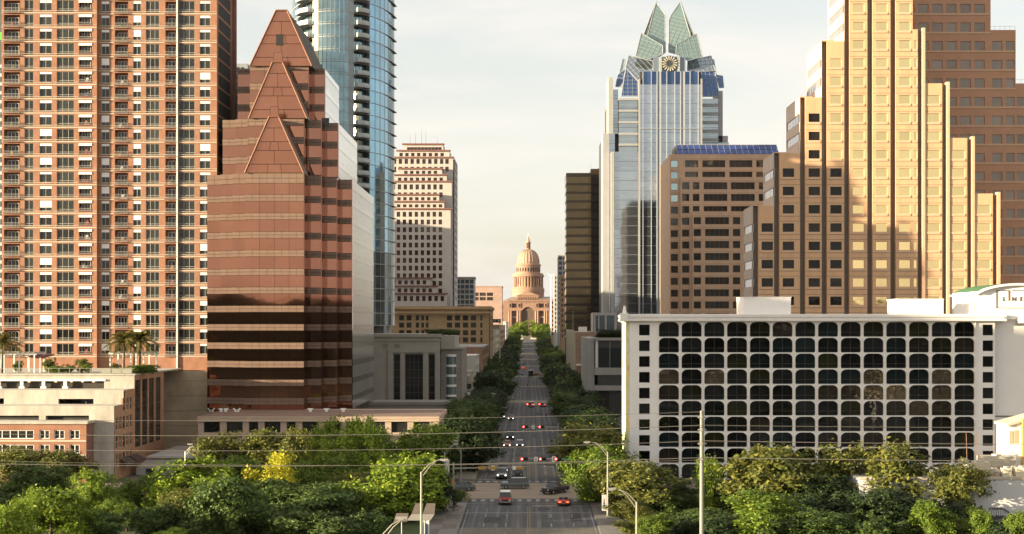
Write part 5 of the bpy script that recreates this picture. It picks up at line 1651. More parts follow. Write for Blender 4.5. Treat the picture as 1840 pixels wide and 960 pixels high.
# ------------------------------------------------------------------ silver glass tower with the folded glass crown
def crown_tower():
    D = 560.0
    t = thing('crowned_glass_tower', 'silver glass tower with a folded pale glass crown', 'tower', (X(1200, D), D + 22, 0))
    k_ = 3.2
    def x(v, d=0): return X(1000 + v / k_, D)          # crop pixels to metres
    def z(v): return Z(v / k_, D)
    sil = glass('silver_tower_glass', (.40, .44, .50), metal=.92, rough=.06, wave=.02, wscale=.15, objvar=.06, var=.1)
    sil2 = glass('silver_wing_glass', (.34, .39, .43), metal=.88, rough=.08, wave=.02, wscale=.15, objvar=.08, var=.15)
    blu = glass('cobalt_crown_glass', (.07, .12, .25), metal=.75, rough=.08, wave=.02, objvar=.15, var=.2)
    grn = glass('pale_green_crown_glass', (.21, .30, .29), metal=.5, rough=.15, wave=.01, objvar=.08, var=.12)
    fin = mat('white_tower_fin', (.32, .345, .38), .45, var=.06)
    edge = mat('cream_tower_edge', (.33, .33, .33), .5, var=.08)
    line = mat('grey_mullion', (.27, .29, .31), .5, var=.1)
    zlow = 0.0
    def wall(name, a, b, top, bot, off, m, step=3.98, east=None, depth=6):
        """a glass plane split by floor into panels, with thin joints"""
        xa, xb = x(a), x(b)
        z1, z0 = z(top), (zlow if bot is None else z(bot))
        q = MB(); q.box(xa, xb, D + off + .3, D + off + depth, z0, z1 - .05); q.build('core', METAL_D, t)
        zz = z1
        while zz > z0 + .3:
            zn = max(z0, zz - step)
            q = MB(); q.box(xa + .02, xb - .02, D + off, D + off + .25, zn + .05, zz - .05); q.build(name, m, t)
            q = MB(); q.box(xa, xb, D + off - .04, D + off + .05, zn + step * .32, zn + step * .32 + .1); q.build('floor_line', line, t)
            zz = zn
    # centre bay with fins
    wall('glass_storey', 480, 833, 485, None, 0, sil)
    # chamfered blue head of the centre bay
    for i, (a, b) in enumerate([(498, 545), (545, 578), (598, 640), (640, 680), (680, 715), (735, 768), (768, 815)]):
        q = MB(); q.box(x(a) + .08, x(b) - .08, D, D + .4, z(484), z(412)); q.build('blue_head_panel', blu, t)
    q = MB(); q.box(x(480), x(833), D + .42, D + 8, z(485), z(412)); q.build('head_core', METAL_D, t)
    for v, w_ in ((476, .9), (497, .35), (545, .35), (578, .45), (598, .6), (634, .35), (680, .35), (714, .45), (735, .6), (768, .35), (815, .35), (833, .9)):
        q = MB(); q.box(x(v) - w_ * .36, x(v) + w_ * .36, D - .55, D + .2, zlow, z(412 if 490 < v < 820 else 455)); q.build('fin', fin if 480 < v < 825 else edge, t)
    for v in (588, 724):
        q = MB(); q.box(x(v - 8), x(v + 8), D - .3, D + .1, zlow, z(412)); q.build('fin_channel', line, t)
    q = MB(); q.box(x(478), x(836), D - .62, D - .56, z(742), z(738)); q.build('belt', fin, t)
    # left wing: glass storeys with cream bands, then plain silver glass
    wall('wing_storey', 362, 473, 560, 870, 3, sil2)
    for v in (565, 632, 698, 765, 828):
        q = MB(); q.box(x(360), x(472), D + 2.5, D + 3.05, z(v + 6), z(v - 6)); q.build('cream_band', edge, t)
    wall('glass_storey', 335, 478, 870, None, 1.5, sil)
    wall('glass_storey', 310, 360, 500, 760, 6, sil2)
    wall('glass_storey', 303, 340, 760, None, 5, sil)
    # cream sunlit west edges
    for (a, b, top, bot, off) in ((303, 330, 432, 762, 5), (270, 306, 760, None, 4), (315, 333, 872, None, .8)):
        q = MB(); q.box(x(a), x(b), D + off, D + off + 14, zlow if bot is None else z(bot), z(top)); q.build('edge_pier', edge, t)
    # right wing
    wall('wing_storey', 838, 936, 560, 815, 3, sil2)
    for v in (590, 640, 690, 740, 790):
        q = MB(); q.box(x(838), x(936), D + 2.7, D + 3.02, z(v + 18), z(v)); q.build('dark_band', line, t)
    wall('glass_storey', 840, 1000, 812, None, 4, sil2)
    for (a, b, top, bot, off) in ((936, 968, 508, 770, 6), (968, 1000, 768, None, 7)):
        q = MB(); q.box(x(a), x(b), D + off, D + off + 14, zlow if bot is None else z(bot), z(top)); q.build('edge_pier', mat('mauve_tower_edge', (.40, .37, .38), .5, var=.1), t)
    q = MB(); q.box(x(310), x(962), D + 8, D + 40, zlow, z(560)); q.build('body', METAL_D, t)
    q = MB(); q.box(x(275), x(995), D + 10, D + 42, zlow, z(765)); q.build('body', METAL_D, t)

    def facet(name, pts, m, gu=None, gv=None, n=4, thick=.35, depths=None):
        """a tilted glass facet with its own thickness and a grid of real mullion bars"""
        A_ = np.array([[1, a, b] for a, b, d in pts], float)      # best flat plane through the sketched corners
        cf = np.linalg.lstsq(A_, np.array([d for a, b, d in pts], float), rcond=None)[0]
        pts = [(a, b, float(cf[0] + cf[1] * a + cf[2] * b)) for a, b, d in pts]
        P = [Vector((X(1000 + a / k_, D + d), D + d, Z(b / k_, D + d))) for a, b, d in pts]
        nrm = (P[1] - P[0]).cross(P[2] - P[0])
        if nrm.y > 0: nrm = -nrm
        nrm.normalize()
        q = MB(); nn = len(P)
        q.poly(P); q.poly([p - nrm * thick for p in reversed(P)])
        for i in range(nn):
            j = (i + 1) % nn
            q.quad(P[i], P[j], P[j] - nrm * thick, P[i] - nrm * thick)
        o = q.build(name, m, t)
        q = MB()
        for i in range(nn): q.cyl(P[i], P[(i + 1) % nn], .18, .18, 5)
        def seg(org, dr):      # clip a line to the facet polygon
            e1 = (P[1] - P[0]).normalized(); e2 = nrm.cross(e1)
            poly = [((p - P[0]).dot(e1), (p - P[0]).dot(e2)) for p in P]
            o2 = ((org - P[0]).dot(e1), (org - P[0]).dot(e2)); d2 = (dr.dot(e1), dr.dot(e2))
            hits = []
            for i in range(nn):
                a, b = poly[i], poly[(i + 1) % nn]
                ex, ey = b[0] - a[0], b[1] - a[1]
                den = d2[0] * ey - d2[1] * ex
                if abs(den) < 1e-9: continue
                tt = ((a[0] - o2[0]) * ey - (a[1] - o2[1]) * ex) / den
                uu = ((a[0] - o2[0]) * d2[1] - (a[1] - o2[1]) * d2[0]) / den
                if -1e-6 <= uu <= 1 + 1e-6: hits.append(tt)
            if len(hits) >= 2: return org + dr * min(hits), org + dr * max(hits)
        c = sum(P, Vector()) / nn
        e1 = (P[1] - P[0]).normalized(); e2 = nrm.cross(e1)
        L = max((p - c).length for p in P)
        for base, dr in ((e2, e1), (e1, e2)):
            kk = -int(L / 1.9) - 1
            while kk * 1.9 < L:
                s_ = seg(c + base * (kk * 1.9 + .6), dr)
                if s_: q.cyl(s_[0] + nrm * .04, s_[1] + nrm * .04, .075, .075, 4)
                kk += 1
        put(q.mesh('mullions', line), 'mullions', o, (0, 0, 0), local=True)
        return o
    # blue folded shoulders
    facet('blue_facet', [(372, 553, 2), (472, 553, 2), (470, 470, 4), (400, 392, 7)], blu)
    facet('blue_facet', [(842, 556, 2), (936, 556, 2), (912, 410, 7), (832, 415, 5)], blu)
    facet('blue_facet', [(340, 498, 6), (372, 500, 6), (400, 395, 9), (352, 432, 9)], blu)
    facet('blue_facet', [(936, 505, 6), (962, 503, 6), (955, 438, 9), (918, 432, 9)], blu)
    facet('grey_facet', [(398, 390, 7), (470, 468, 4), (555, 405, 5), (556, 352, 9), (415, 320, 10)], blu if False else sil2)
    facet('grey_facet', [(832, 415, 5), (914, 408, 7), (888, 322, 10), (755, 352, 9), (752, 405, 5)], sil2)
    facet('grey_facet', [(358, 432, 9), (378, 432, 9), (395, 345, 12), (380, 338, 12)], sil2)
    facet('grey_facet', [(905, 432, 9), (918, 432, 9), (905, 345, 12), (888, 340, 12)], sil2)
    # clock drum
    q = MB(); q.box(x(562), x(748), D + 4, D + 12, z(412), z(315)); q.build('emblem_block', mat('slate_blue_block', (.19, .23, .29), .4, metal=.4, var=.1), t)
    for a, b in ((595, 610), (700, 715)):
        q = MB(); q.box(x(a), x(b), D + 3.4, D + 3.99, z(412), z(318)); q.build('emblem_rib', mat('sage_rib', (.35, .38, .35), .5), t)
    cxm, czm, rr = x(655), z(357), abs(x(701) - x(655))
    q = MB(); q.cyl((cxm, D + 3.9, czm), (cxm, D + 3.3, czm), rr, rr, 32); w = q.build('emblem_disc', mat('dark_disc', (.035, .045, .06), .5), t)
    petal = mat('ivory_petal', (.50, .46, .37), .5, var=.05)
    for i in range(16):
        a0 = 2 * math.pi * i / 16
        q = MB(); pts = []
        for f, da in ((.36, 0), (.6, .02), (.95, .03), (.97, .16), (.78, .22), (.5, .15)):
            pts.append((cxm + rr * f * math.cos(a0 + da), czm + rr * f * math.sin(a0 + da)))
        q.prism(pts, D + 3.05, D + 3.28); q.build('emblem_petal', petal, t)
    # glass petals of the crown: front pair, lower pair and the matching pair behind
    facet('crown_petal', [(525, 200, 11), (455, 322, 7), (560, 345, 7), (612, 312, 7), (626, 300, 9), (625, 85, 17), (572, 10, 19)], grn)
    facet('crown_petal', [(645, 300, 9), (690, 312, 7), (758, 350, 7), (770, 205, 11), (712, 10, 19), (660, 85, 17), (646, 120, 15)], grn)
    facet('crown_petal', [(455, 322, 5.5), (520, 345, 5), (612, 312, 5), (610, 262, 7.5), (515, 208, 9.5), (487, 190, 10)], grn)
    facet('crown_petal', [(840, 325, 5.5), (808, 195, 10), (690, 258, 7.5), (686, 314, 5), (760, 350, 5)], grn)
    facet('crown_petal', [(455, 322, 34), (625, 300, 32), (625, 85, 24), (572, 10, 22)], grn)
    facet('crown_petal', [(645, 300, 32), (838, 325, 34), (712, 10, 22), (660, 85, 24)], grn)
    q = MB()
    for v in (130, 170, 215, 260, 295):
        q.cyl((x(622), D + 18, z(v)), (x(650), D + 18, z(v - 12)), .12, .12, 5); q.cyl((x(622), D + 18, z(v - 12)), (x(650), D + 18, z(v)), .1, .1, 5)
    q.build('crown_struts', METAL, t)
    q = MB(); q.box(x(565), x(745), D + 10, D + 30, z(480), z(330)); q.build('crown_core', METAL_D, t)
crown_tower()

# ------------------------------------------------------------------ low buildings on the east pavement
def east_side():
    # tan brick block with pale pilasters on its avenue front
    D = 514.0
    t = thing('tan_pilaster_building', 'tan brick building with pale pilasters below the bronze tower', 'building', (X(1050, D), D + 50, 0))
    x0 = 17.2; zt = Z(597, D)
    pale = mat('pale_pilaster', (.44, .40, .32), .8, var=.12); tb = mat('rosy_tan_brick', (.30, .215, .165), .85, var=.15)
    S = Face('S', D)
    q = MB(); q.box(X(1034, D), X(1110, D), D, D + 105, -.1, zt); q.build('brick_wall', tb, t)
    q = MB(); q.box(x0, X(1034, D) - .01, D + .2, D + 105, -.1, zt + .4); q.build('avenue_front', pale, t)
    for k in range(14):
        q = MB(); q.box(x0 - .35, x0 - .01, D + 2 + 7.3 * k, D + 4.3 + 7.3 * k, 0, zt + .8); q.build('pilaster', pale, t)
        q = MB(); q.box(x0 - .06, x0 - .015, D + 4.8 + 7.3 * k, D + 8.8 + 7.3 * k, 3, zt - 2); q.build('window_strip', G_DARK, t)
    q = MB(); q.box(X(1035, D), X(1062, D), D - .15, D - .003, Z(657, D), Z(654, D)); q.build('pale_band', WHITE_TRIM, t)
    q = MB(); q.box(X(1037, D), X(1060, D), D - .1, D - .004, Z(672, D), Z(658, D)); q.build('brick_panel', BRICK_D, t)
    q = MB(); q.box(X(1041, D), X(1056, D), D + 6, D + 9, zt, zt + 2); q.build('roof_hut', WHITE_TRIM, t)
    for py in (612, 627, 642, 688, 702):
        q = MB(); q.box(X(1035, D), X(1110, D), D - .05, D - .003, Z(py + .8, D), Z(py, D)); q.build('brick_course', mat('brick_course', (.22, .15, .12), .9), t)
    q = MB(); q.cyl((X(1031, D), D + 10, zt), (X(1031, D), D + 10, zt + 8), .1, .06, 6); q.build('flag_mast', METAL, t)
    # modern grey building with terrace
    D = 400.0
    m = thing('grey_terrace_building', 'modern grey building with glazed upper floor and planted roof terrace', 'building', (X(1110, D), D + 20, 0))
    gcon = mat('grey_cast_concrete', (.36, .35, .33), .8, var=.12)
    gl = glass('terrace_building_glass', (.05, .07, .075), metal=.4, rough=.06, wave=.05, wscale=.6)
    x0, x1 = 17.3, X(1250, D)
    q = MB(); q.box(x0 + 3, x1, D + .5, D + 50, -.1, Z(607, D)); q.build('core', METAL_D, m)
    for (y0, y1, o) in ((661, 674, 0), (693, 702, 0), (607, 612, -.5)):
        q = MB(); q.box(X(1068.5, D), x1, D + o, D + 52, Z(y1, D), Z(y0, D)); q.build('floor_slab', gcon, m)
    q = MB(); q.box(x0, X(1068.4, D), D + 1, D + 50, -.1, Z(608, D)); q.build('stair_core', gcon, m)
    nb = 5
    for i in range(nb):
        a, b = X(1075, D) + (X(1180, D) - X(1075, D)) * i / nb, X(1075, D) + (X(1180, D) - X(1075, D)) * (i + 1) / nb
        q = MB(); q.box(a + .06, b - .06, D + .3, D + .4, Z(660.8, D), Z(625, D)); q.build('glass_panel', gl, m)
        q = MB(); q.box(a - .05, a + .05, D + .1, D + .42, Z(661, D), Z(614, D)); q.build('mullion', METAL, m)
        q = MB(); q.box(a, b - .1, D + .35, D + .45, Z(692.8, D), Z(674.2, D)); q.build('louvre_panel', METAL_D, m)
        q = MB(); q.box(a, b - .1, D + .45, D + .5, .2, Z(702.2, D)); q.build('shop_window', G_DARK, m)
    q = MB(); q.box(X(1070, D), X(1074, D), D - .1, D + .3, Z(661, D), Z(612, D)); q.build('white_post', WHITE_TRIM, m)
    # slim pale glass building between it and the silver tower
    grid_building('slim_glass_block', 'slim grey glass block behind the planted roof terrace', 520, 1066, 1108, 563, mat('slim_grey', (.40, .40, .40), .6), WIN_FAR2, [(1070, 1075), (1077, 1087), (1090, 1104)], [(567, 605)], depth=20)
    # distant row north of the bronze tower
    grid_building('blue_top_tower', 'far slim office with blue glass top past the bronze tower', 830, 1003, 1020, 459, mat('far_grey', (.34, .33, .32), .7), WIN_FAR2, [(1004, 1010), (1012, 1019)], span(461, 9, 6, 14), depth=25)
    grid_building('far_brown_office', 'far brown office with small windows past the bronze tower', 790, 1007, 1022, 495, mat('far_brown', (.33, .21, .13), .8), WIN_FAR, [(1009, 1011.5), (1013.5, 1016)], span(500, 9.2, 5, 12), depth=20)
    grid_building('far_white_office', 'far pale slim office beside the blue topped one', 900, 996, 1012, 493, mat('far_pale', (.42, .42, .42), .7), WIN_FAR2, span(997, 4, 2.6, 4), span(497, 8, 5, 13), depth=20)
    grid_building('far_tan_office', 'far tan office at the foot of the capitol, east side', 1000, 991, 1004, 538, mat('far_tan', (.36, .24, .16), .8), WIN_FAR, span(992, 4, 2.4, 3), span(542, 8, 4.5, 8), depth=20)
    g = thing('gabled_brick_church', 'small red brick gabled front far up the east pavement', 'church', (X(997, 1090), 1092, GZ(1090)))
    q = MB(); a, b = X(991, 1090), X(1003, 1090); q.prism([(a, GZ(1090)), (b, GZ(1090)), (b, Z(593, 1090)), ((a + b) / 2, Z(587, 1090)), (a, Z(593, 1090))], 1090, 1110); q.build('brick_front', BRICK_D, g)
    q = MB(); c = (a + b) / 2; q.prism([(c - 1.3, Z(603, 1090)), (c + 1.3, Z(603, 1090)), (c + 1.3, Z(597, 1090)), (c, Z(594, 1090)), (c - 1.3, Z(597, 1090))], 1089.8, 1089.95); q.build('arched_door', DARK, g)
    c = thing('tower_crane', 'tiny pale tower crane jib beyond the avenue', 'crane', (X(988, 1180), 1180, GZ(1180)))
    q = MB(); q.tube([(X(990, 1180), 1180, GZ(1180)), (X(990, 1180), 1180, Z(495, 1180))], .5); q.build('mast', WHITE_TRIM, c)
    q = MB(); q.tube([(X(984, 1180), 1180, Z(491.5, 1180)), (X(990, 1180), 1180, Z(495, 1180)), (X(999, 1180), 1180, Z(493, 1180))], .4); q.build('jib', WHITE_TRIM, c)
east_side()

# ------------------------------------------------------------------ capitol
def capitol():
    D = 1340.0
    t = thing('domed_capitol', 'pink granite capitol with columned drum and dome at the end of the avenue', 'capitol', (X(949, D), D + 30, GZ(D)))
    m = mat('sunset_pink_granite', (.31, .185, .13), .8, var=.2, scale=.2)
    md = mat('capitol_dome_metal', (.38, .25, .175), .7, var=.12, scale=.3)
    mr = mat('capitol_roof', (.30, .26, .23), .7, var=.15)
    k_ = 4.364
    def x(v): return X(880 + v / k_, D)
    def z(v): return Z(400 + v / k_, D)
    cx_ = x(302); cy_ = D + 34
    sc = cy_ / D
    def r(v): return v / k_ * D / F * sc
    def zz(v): return H - (400 + v / k_ - VY) * cy_ / F
    def lathe(name, prof, mt, n=40):
        q = MB(); q.lathe(cx_, cy_, [(r(a), zz(b)) for a, b in prof], n); return q.build(name, mt, t, smooth=False)
    lathe('drum_base', [(130, 640), (130, 585), (124, 583), (124, 548), (127, 545), (127, 520), (120, 515), (120, 508)], m)
    lathe('drum_core', [(98, 512), (98, 428)], mat('capitol_inner_stone', (.36, .22, .14), .85, var=.1))  # slightly paler stone for the drum core and tympanum
    lathe('drum_cornice', [(98, 430), (124, 428), (124, 412), (116, 410), (116, 400), (98, 398)], m)
    lathe('upper_drum', [(95, 402), (95, 345), (100, 342), (100, 332), (94, 328), (90, 322)], m)
    prof = [(86, 322)]
    for i in range(1, 13):
        a = R(90 * i / 13); prof.append((84 * math.cos(a) ** .8 + 3, 318 - 105 * math.sin(a)))
    lathe('dome', prof + [(16, 210)], md, 48)
    lathe('lantern_base', [(20, 216), (20, 204), (14, 202)], m, 16)
    lathe('lantern', [(9, 204), (9, 160)], DARK, 12)
    lathe('lantern_cap', [(20, 160), (22, 154), (14, 150), (10, 138), (5, 118), (3, 108), (0, 106)], md, 16)
    q = MB(); q.lathe(cx_, cy_, [(r(0), zz(82)), (r(2), zz(86)), (r(2.4), zz(96)), (r(3.4), zz(108))], 8)
    q.cyl((cx_, cy_, zz(98)), (cx_ + r(5), cy_, zz(80)), r(1), r(.5), 6); q.build('statue', METAL, t)
    q = MB()
    for i in range(32):
        a = 2 * math.pi * i / 32; q.cyl((cx_ + r(113) * math.cos(a), cy_ + r(113) * math.sin(a), zz(510)), (cx_ + r(113) * math.cos(a), cy_ + r(113) * math.sin(a), zz(429)), r(4.6), r(4), 8)
    o = q.build('colonnade', m, t); o['kind'] = 'stuff'
    q = MB()
    for i in range(28):
        a = 2 * math.pi * i / 28
        for b0, b1 in ((357, 388),):
            c0 = Vector((cx_ + r(95.5) * math.cos(a), cy_ + r(95.5) * math.sin(a), zz((b0 + b1) / 2))); tx = Vector((-math.sin(a), math.cos(a), 0)); n_ = Vector((math.cos(a), math.sin(a), 0))
            w_, h_ = r(5.5), (zz(b0) - zz(b1)) / 2
            q.poly([c0 - tx * w_ - Vector((0, 0, h_)), c0 + tx * w_ - Vector((0, 0, h_)), c0 + tx * w_ + Vector((0, 0, h_)), c0 - tx * w_ + Vector((0, 0, h_))])
            c1 = c0 + n_ * r(3.0) ; c1.z = zz(460)
            c1 = Vector((cx_ + r(98.6) * math.cos(a), cy_ + r(98.6) * math.sin(a), zz(465)))
            h2 = (zz(440) - zz(495)) / 2
            q.poly([c1 - tx * w_ - Vector((0, 0, h2)), c1 + tx * w_ - Vector((0, 0, h2)), c1 + tx * w_ + Vector((0, 0, h2)), c1 - tx * w_ + Vector((0, 0, h2))])
    o = q.build('drum_windows', DARK, t); o['kind'] = 'stuff'
    q = MB()
    for i in range(24):
        a = 2 * math.pi * (i + .5) / 24
        pts = [Vector((cx_ + r(p[0] + .8) * math.cos(a), cy_ + r(p[0] + .8) * math.sin(a), zz(p[1]))) for p in prof]
        q.tube(pts, r(2.2), 5)
    o = q.build('dome_ribs', md, t); o['kind'] = 'stuff'
    q = MB()
    for i in range(8):
        a = 2 * math.pi * i / 8; q.cyl((cx_ + r(15) * math.cos(a), cy_ + r(15) * math.sin(a), zz(204)), (cx_ + r(15) * math.cos(a), cy_ + r(15) * math.sin(a), zz(160)), r(2.2), r(2.2), 6)
    o = q.build('lantern_columns', m, t); o['kind'] = 'stuff'
    # entrance front
    gz = GZ(D) - 1
    S = Face('S', D)
    def arch_poly(cxv, hwv, y0, y1, ya):
        pts = [(x(cxv - hwv), z(y1)), (x(cxv + hwv), z(y1)), (x(cxv + hwv), z(ya))]
        for k in range(1, 12):
            a = R(180 * k / 12); pts.append((x(cxv) + (x(cxv + hwv) - x(cxv)) * math.cos(a), z(ya) + (z(y0) - z(ya)) * math.sin(a)))
        return pts + [(x(cxv - hwv), z(ya))]
    win = []
    for c in (192, 407):
        win += [(x(c - 19), x(c + 19), z(668), z(636)), (x(c - 17), x(c + 17), z(735), z(695)), (x(c - 15), x(c + 15), z(795), z(748))]
    w = MB(); w.holey(x(146), x(250), gz, z(612), [h for h in win if h[0] < x(280)], 1.0); w.holey(x(350), x(478), gz, z(612), [h for h in win if h[0] > x(280)], 1.0)
    S.build(w, 'front_wall', m, t)
    # wall round the great arch
    q = MB()
    top = z(612); ar = arch_poly(300, 49, 662, 900, 712)[2:]
    ar = [(x(349), gz)] + ar[:-1] + [(x(251), z(712)), (x(251), gz)]
    prev = None
    for (u0, v0), (u1, v1) in zip(ar, ar[1:]):
        if abs(u1 - u0) < 1e-6: continue
        q.quad((u0, 0, v0), (u1, 0, v1), (u1, 0, top), (u0, 0, top)); q.quad((u0, 0, v0), (u1, 0, v1), (u1, 2.5, v1), (u0, 2.5, v0))
    q.quad((x(349), 0, gz), (x(349), 2.5, gz), (x(349), 2.5, z(712)), (x(349), 0, z(712))); q.quad((x(251), 0, gz), (x(251), 2.5, gz), (x(251), 2.5, z(712)), (x(251), 0, z(712)))
    S.build(q, 'arch_wall', m, t)
    q = MB(); q.box(x(245), x(355), D + 2.4, D + 2.6, gz, top); q.build('arch_glazing', mat('arch_dark_glass', (.05, .035, .03), .4, var=.3), t)
    q = MB()
    for u in (268, 284, 300, 316, 332): q.box(x(u) - .22, x(u) + .22, D + 2.1, D + 2.35, gz, z(668))
    for v in (700, 745): q.box(x(252), x(348), D + 2.05, D + 2.3, z(v + 3), z(v))
    q.build('arch_mullions', m, t)
    q = MB(); q.box(x(146), x(478), D + .02, D + 1.4, gz, gz + 1); q.box(x(148), x(476), D + 1.05, D + 50, gz, z(612)); q.build('body', mat('capitol_body', (.12, .08, .06), .9), t)
    for (v0, v1, o_) in ((606, 616, .9), (622, 627, .5), (686, 692, .6), (800, 806, .6)):
        for (a, b) in ((140, 250), (350, 484)) if v0 > 650 else ((140, 484),):
            q = MB(); q.box(x(a), x(b), D - o_, D - .01, z(v1), z(v0)); q.build('string_course', m, t)
    for c in (153, 168, 222, 238, 362, 378, 432, 448, 470):
        q = MB(); q.cyl((x(c), D - .5, gz), (x(c), D - .5, z(690)), .95, .8, 10); q.box(x(c) - 1, x(c) + 1, D - 1.2, D - .02, z(696), z(690)); q.build('column', m, t)
    for c in (160, 230, 370, 440):
        q = MB(); q.box(x(c - 12), x(c + 12), D - .6, D - .03, z(668), z(632)); q.build('corner_pavilion', m, t)
        q = MB(); q.box(x(c - 5), x(c + 5), D - .75, D - .61, z(662), z(638)); q.build('niche', DARK, t)
    # raised centre with pediment
    q = MB(); q.box(x(216), x(385), D + .3, D + 8, z(612), z(574)); q.build('attic_block', m, t)
    q = MB(); q.prism([(x(208), z(574)), (x(393), z(574)), (x(300), z(540))], D - .4, D + 16); q.build('pediment', m, t)
    q = MB(); q.prism([(x(232), z(571)), (x(370), z(571)), (x(300), z(548))], D - .5, D - .42); q.build('tympanum', MATS['capitol_inner_stone'], t)
    q = MB()
    for i in range(9): c = 228 + 18 * i; q.box(x(c), x(c + 9), D + .1, D + .28, z(605), z(588))
    q.build('attic_windows', DARK, t)['kind'] = 'stuff'
    q = MB()
    for i in range(40): c = 146 + 8.4 * i; q.box(x(c), x(c + 4), D - .4, D + .0, z(604), z(598))
    q.box(x(144), x(480), D - .5, D + .1, z(598), z(596)); q.build('balustrade', m, t)
    # hipped roofs and side wings
    q = MB()
    for (a, b) in ((110, 235), (365, 490)):
        q.poly([(x(a), D + 6, z(610)), (x(b), D + 6, z(610)), (x(b) , D + 22, z(578)), ((x(a) + x(b)) / 2, D + 22, z(578))])
    q.build('wing_roof', mr, t)
    for (a, b, d) in ((-420, 146, 10), (478, 980, 10)):
        S2 = Face('S', D + d)
        hs = []
        u = a + 14
        while u + 14 < b:
            hs += [(x(u), x(u + 11), z(730), z(697)), (x(u), x(u + 11), z(662 + 18), z(650)), (x(u), x(u + 11), z(790), z(748))]; u += 24
        w = MB(); w.holey(x(a), x(b), gz, z(642), hs, 1.0); S2.build(w, 'wing_wall', m, t)
        q = MB(); q.box(x(a), x(b), D + d + 1.0, D + d + 30, gz, z(643)); q.build('wing_body', MATS['capitol_body'], t)
        q = MB(); q.box(x(a), x(b), D + d - .8, D + d + 31, z(642), z(632)); q.build('wing_cornice', m, t)
        q = MB(); q.box(x(a), x(b), D + d - .5, D + d - .01, z(690), z(685)); q.build('string_course', m, t)
    for (a, b) in ((105, 146), (478, 482)):
        q = MB(); q.box(x(a), x(b), D + 3, D + 12, gz, z(612)); q.build('pavilion', m, t)
    # gate piers at the head of the avenue
    for px in (937, 961):
        g = thing('gate_pier', 'pale stone gate pier at the %s end of the capitol drive entrance' % ('west' if px < 950 else 'east'), 'gate pier', (X(px, 1252), 1252, GZ(1252)), group='capitol gate piers')
        q = MB(); q.box(X(px, 1252) - .8, X(px, 1252) + .8, 1251.2, 1252.8, GZ(1252), GZ(1252) + 3.4); q.box(X(px, 1252) - 1, X(px, 1252) + 1, 1251, 1253, GZ(1252) + 3.4, GZ(1252) + 3.8); q.build('pier', CREAM, g)
    g = thing('stone_fence', 'low pale stone fence across the head of the avenue', 'fence', (X(950, 1254), 1254, GZ(1254)))
    q = MB(); q.box(X(918, 1254), X(982, 1254), 1253.6, 1254.2, GZ(1254), GZ(1254) + 1.6); q.build('wall', CREAM, g)
capitol()
# ------------------------------------------------------------------ foliage
def leaf_mat(name, col, yel=.35, trans=.3, objvar=.15):
    m = bpy.data.materials.new(name); m.use_nodes = True
    n, l = m.node_tree.nodes, m.node_tree.links
    b = n['Principled BSDF']; b.inputs['Roughness'].default_value = .62; b.inputs['Specular IOR Level'].default_value = .3
    geo = n.new('ShaderNodeNewGeometry'); oi = n.new('ShaderNodeObjectInfo')
    r = n.new('ShaderNodeValToRGB')
    e = r.color_ramp.elements
    e[0].position, e[0].color = 0, (col[0] * .55, col[1] * .6, col[2] * .6, 1)
    e[1].position, e[1].color = 1, (col[0] * (1.3 + yel), col[1] * 1.35, col[2] * 1.0, 1)
    k = e.new(.5); k.color = (*col, 1)
    l.new(geo.outputs['Random Per Island'], r.inputs['Fac'])
    mr = n.new('ShaderNodeMapRange'); mr.inputs['To Min'].default_value = 1 - objvar; mr.inputs['To Max'].default_value = 1 + objvar
    l.new(oi.outputs['Random'], mr.inputs['Value'])
    vm = n.new('ShaderNodeVectorMath'); vm.operation = 'SCALE'
    l.new(r.outputs['Color'], vm.inputs[0]); l.new(mr.outputs['Result'], vm.inputs['Scale'])
    l.new(vm.outputs['Vector'], b.inputs['Base Color'])
    tr = n.new('ShaderNodeBsdfTranslucent'); l.new(vm.outputs['Vector'], tr.inputs['Color'])
    mx = n.new('ShaderNodeMixShader'); mx.inputs[0].default_value = trans
    l.new(b.outputs['BSDF'], mx.inputs[1]); l.new(tr.outputs['BSDF'], mx.inputs[2])
    l.new(mx.outputs['Shader'], n['Material Output'].inputs['Surface'])
    return m
L_LIME = leaf_mat('lime_leaf', (.19, .275, .028), .3, .35)
L_GREEN = leaf_mat('green_leaf', (.115, .18, .02), .35, .3)
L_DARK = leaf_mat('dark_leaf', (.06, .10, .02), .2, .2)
L_OLIVE = leaf_mat('olive_leaf', (.12, .138, .028), .4, .28)
L_YEL = leaf_mat('yellow_leaf', (.48, .47, .035), .3, .4)
L_SHADE = leaf_mat('shaded_leaf', (.024, .046, .012), .25, .25)  # very dark leaf for plants out of the sun; shade put into its colour
BARK = mat('bark', (.085, .062, .045), .95, var=.3, scale=2, bump=.3)

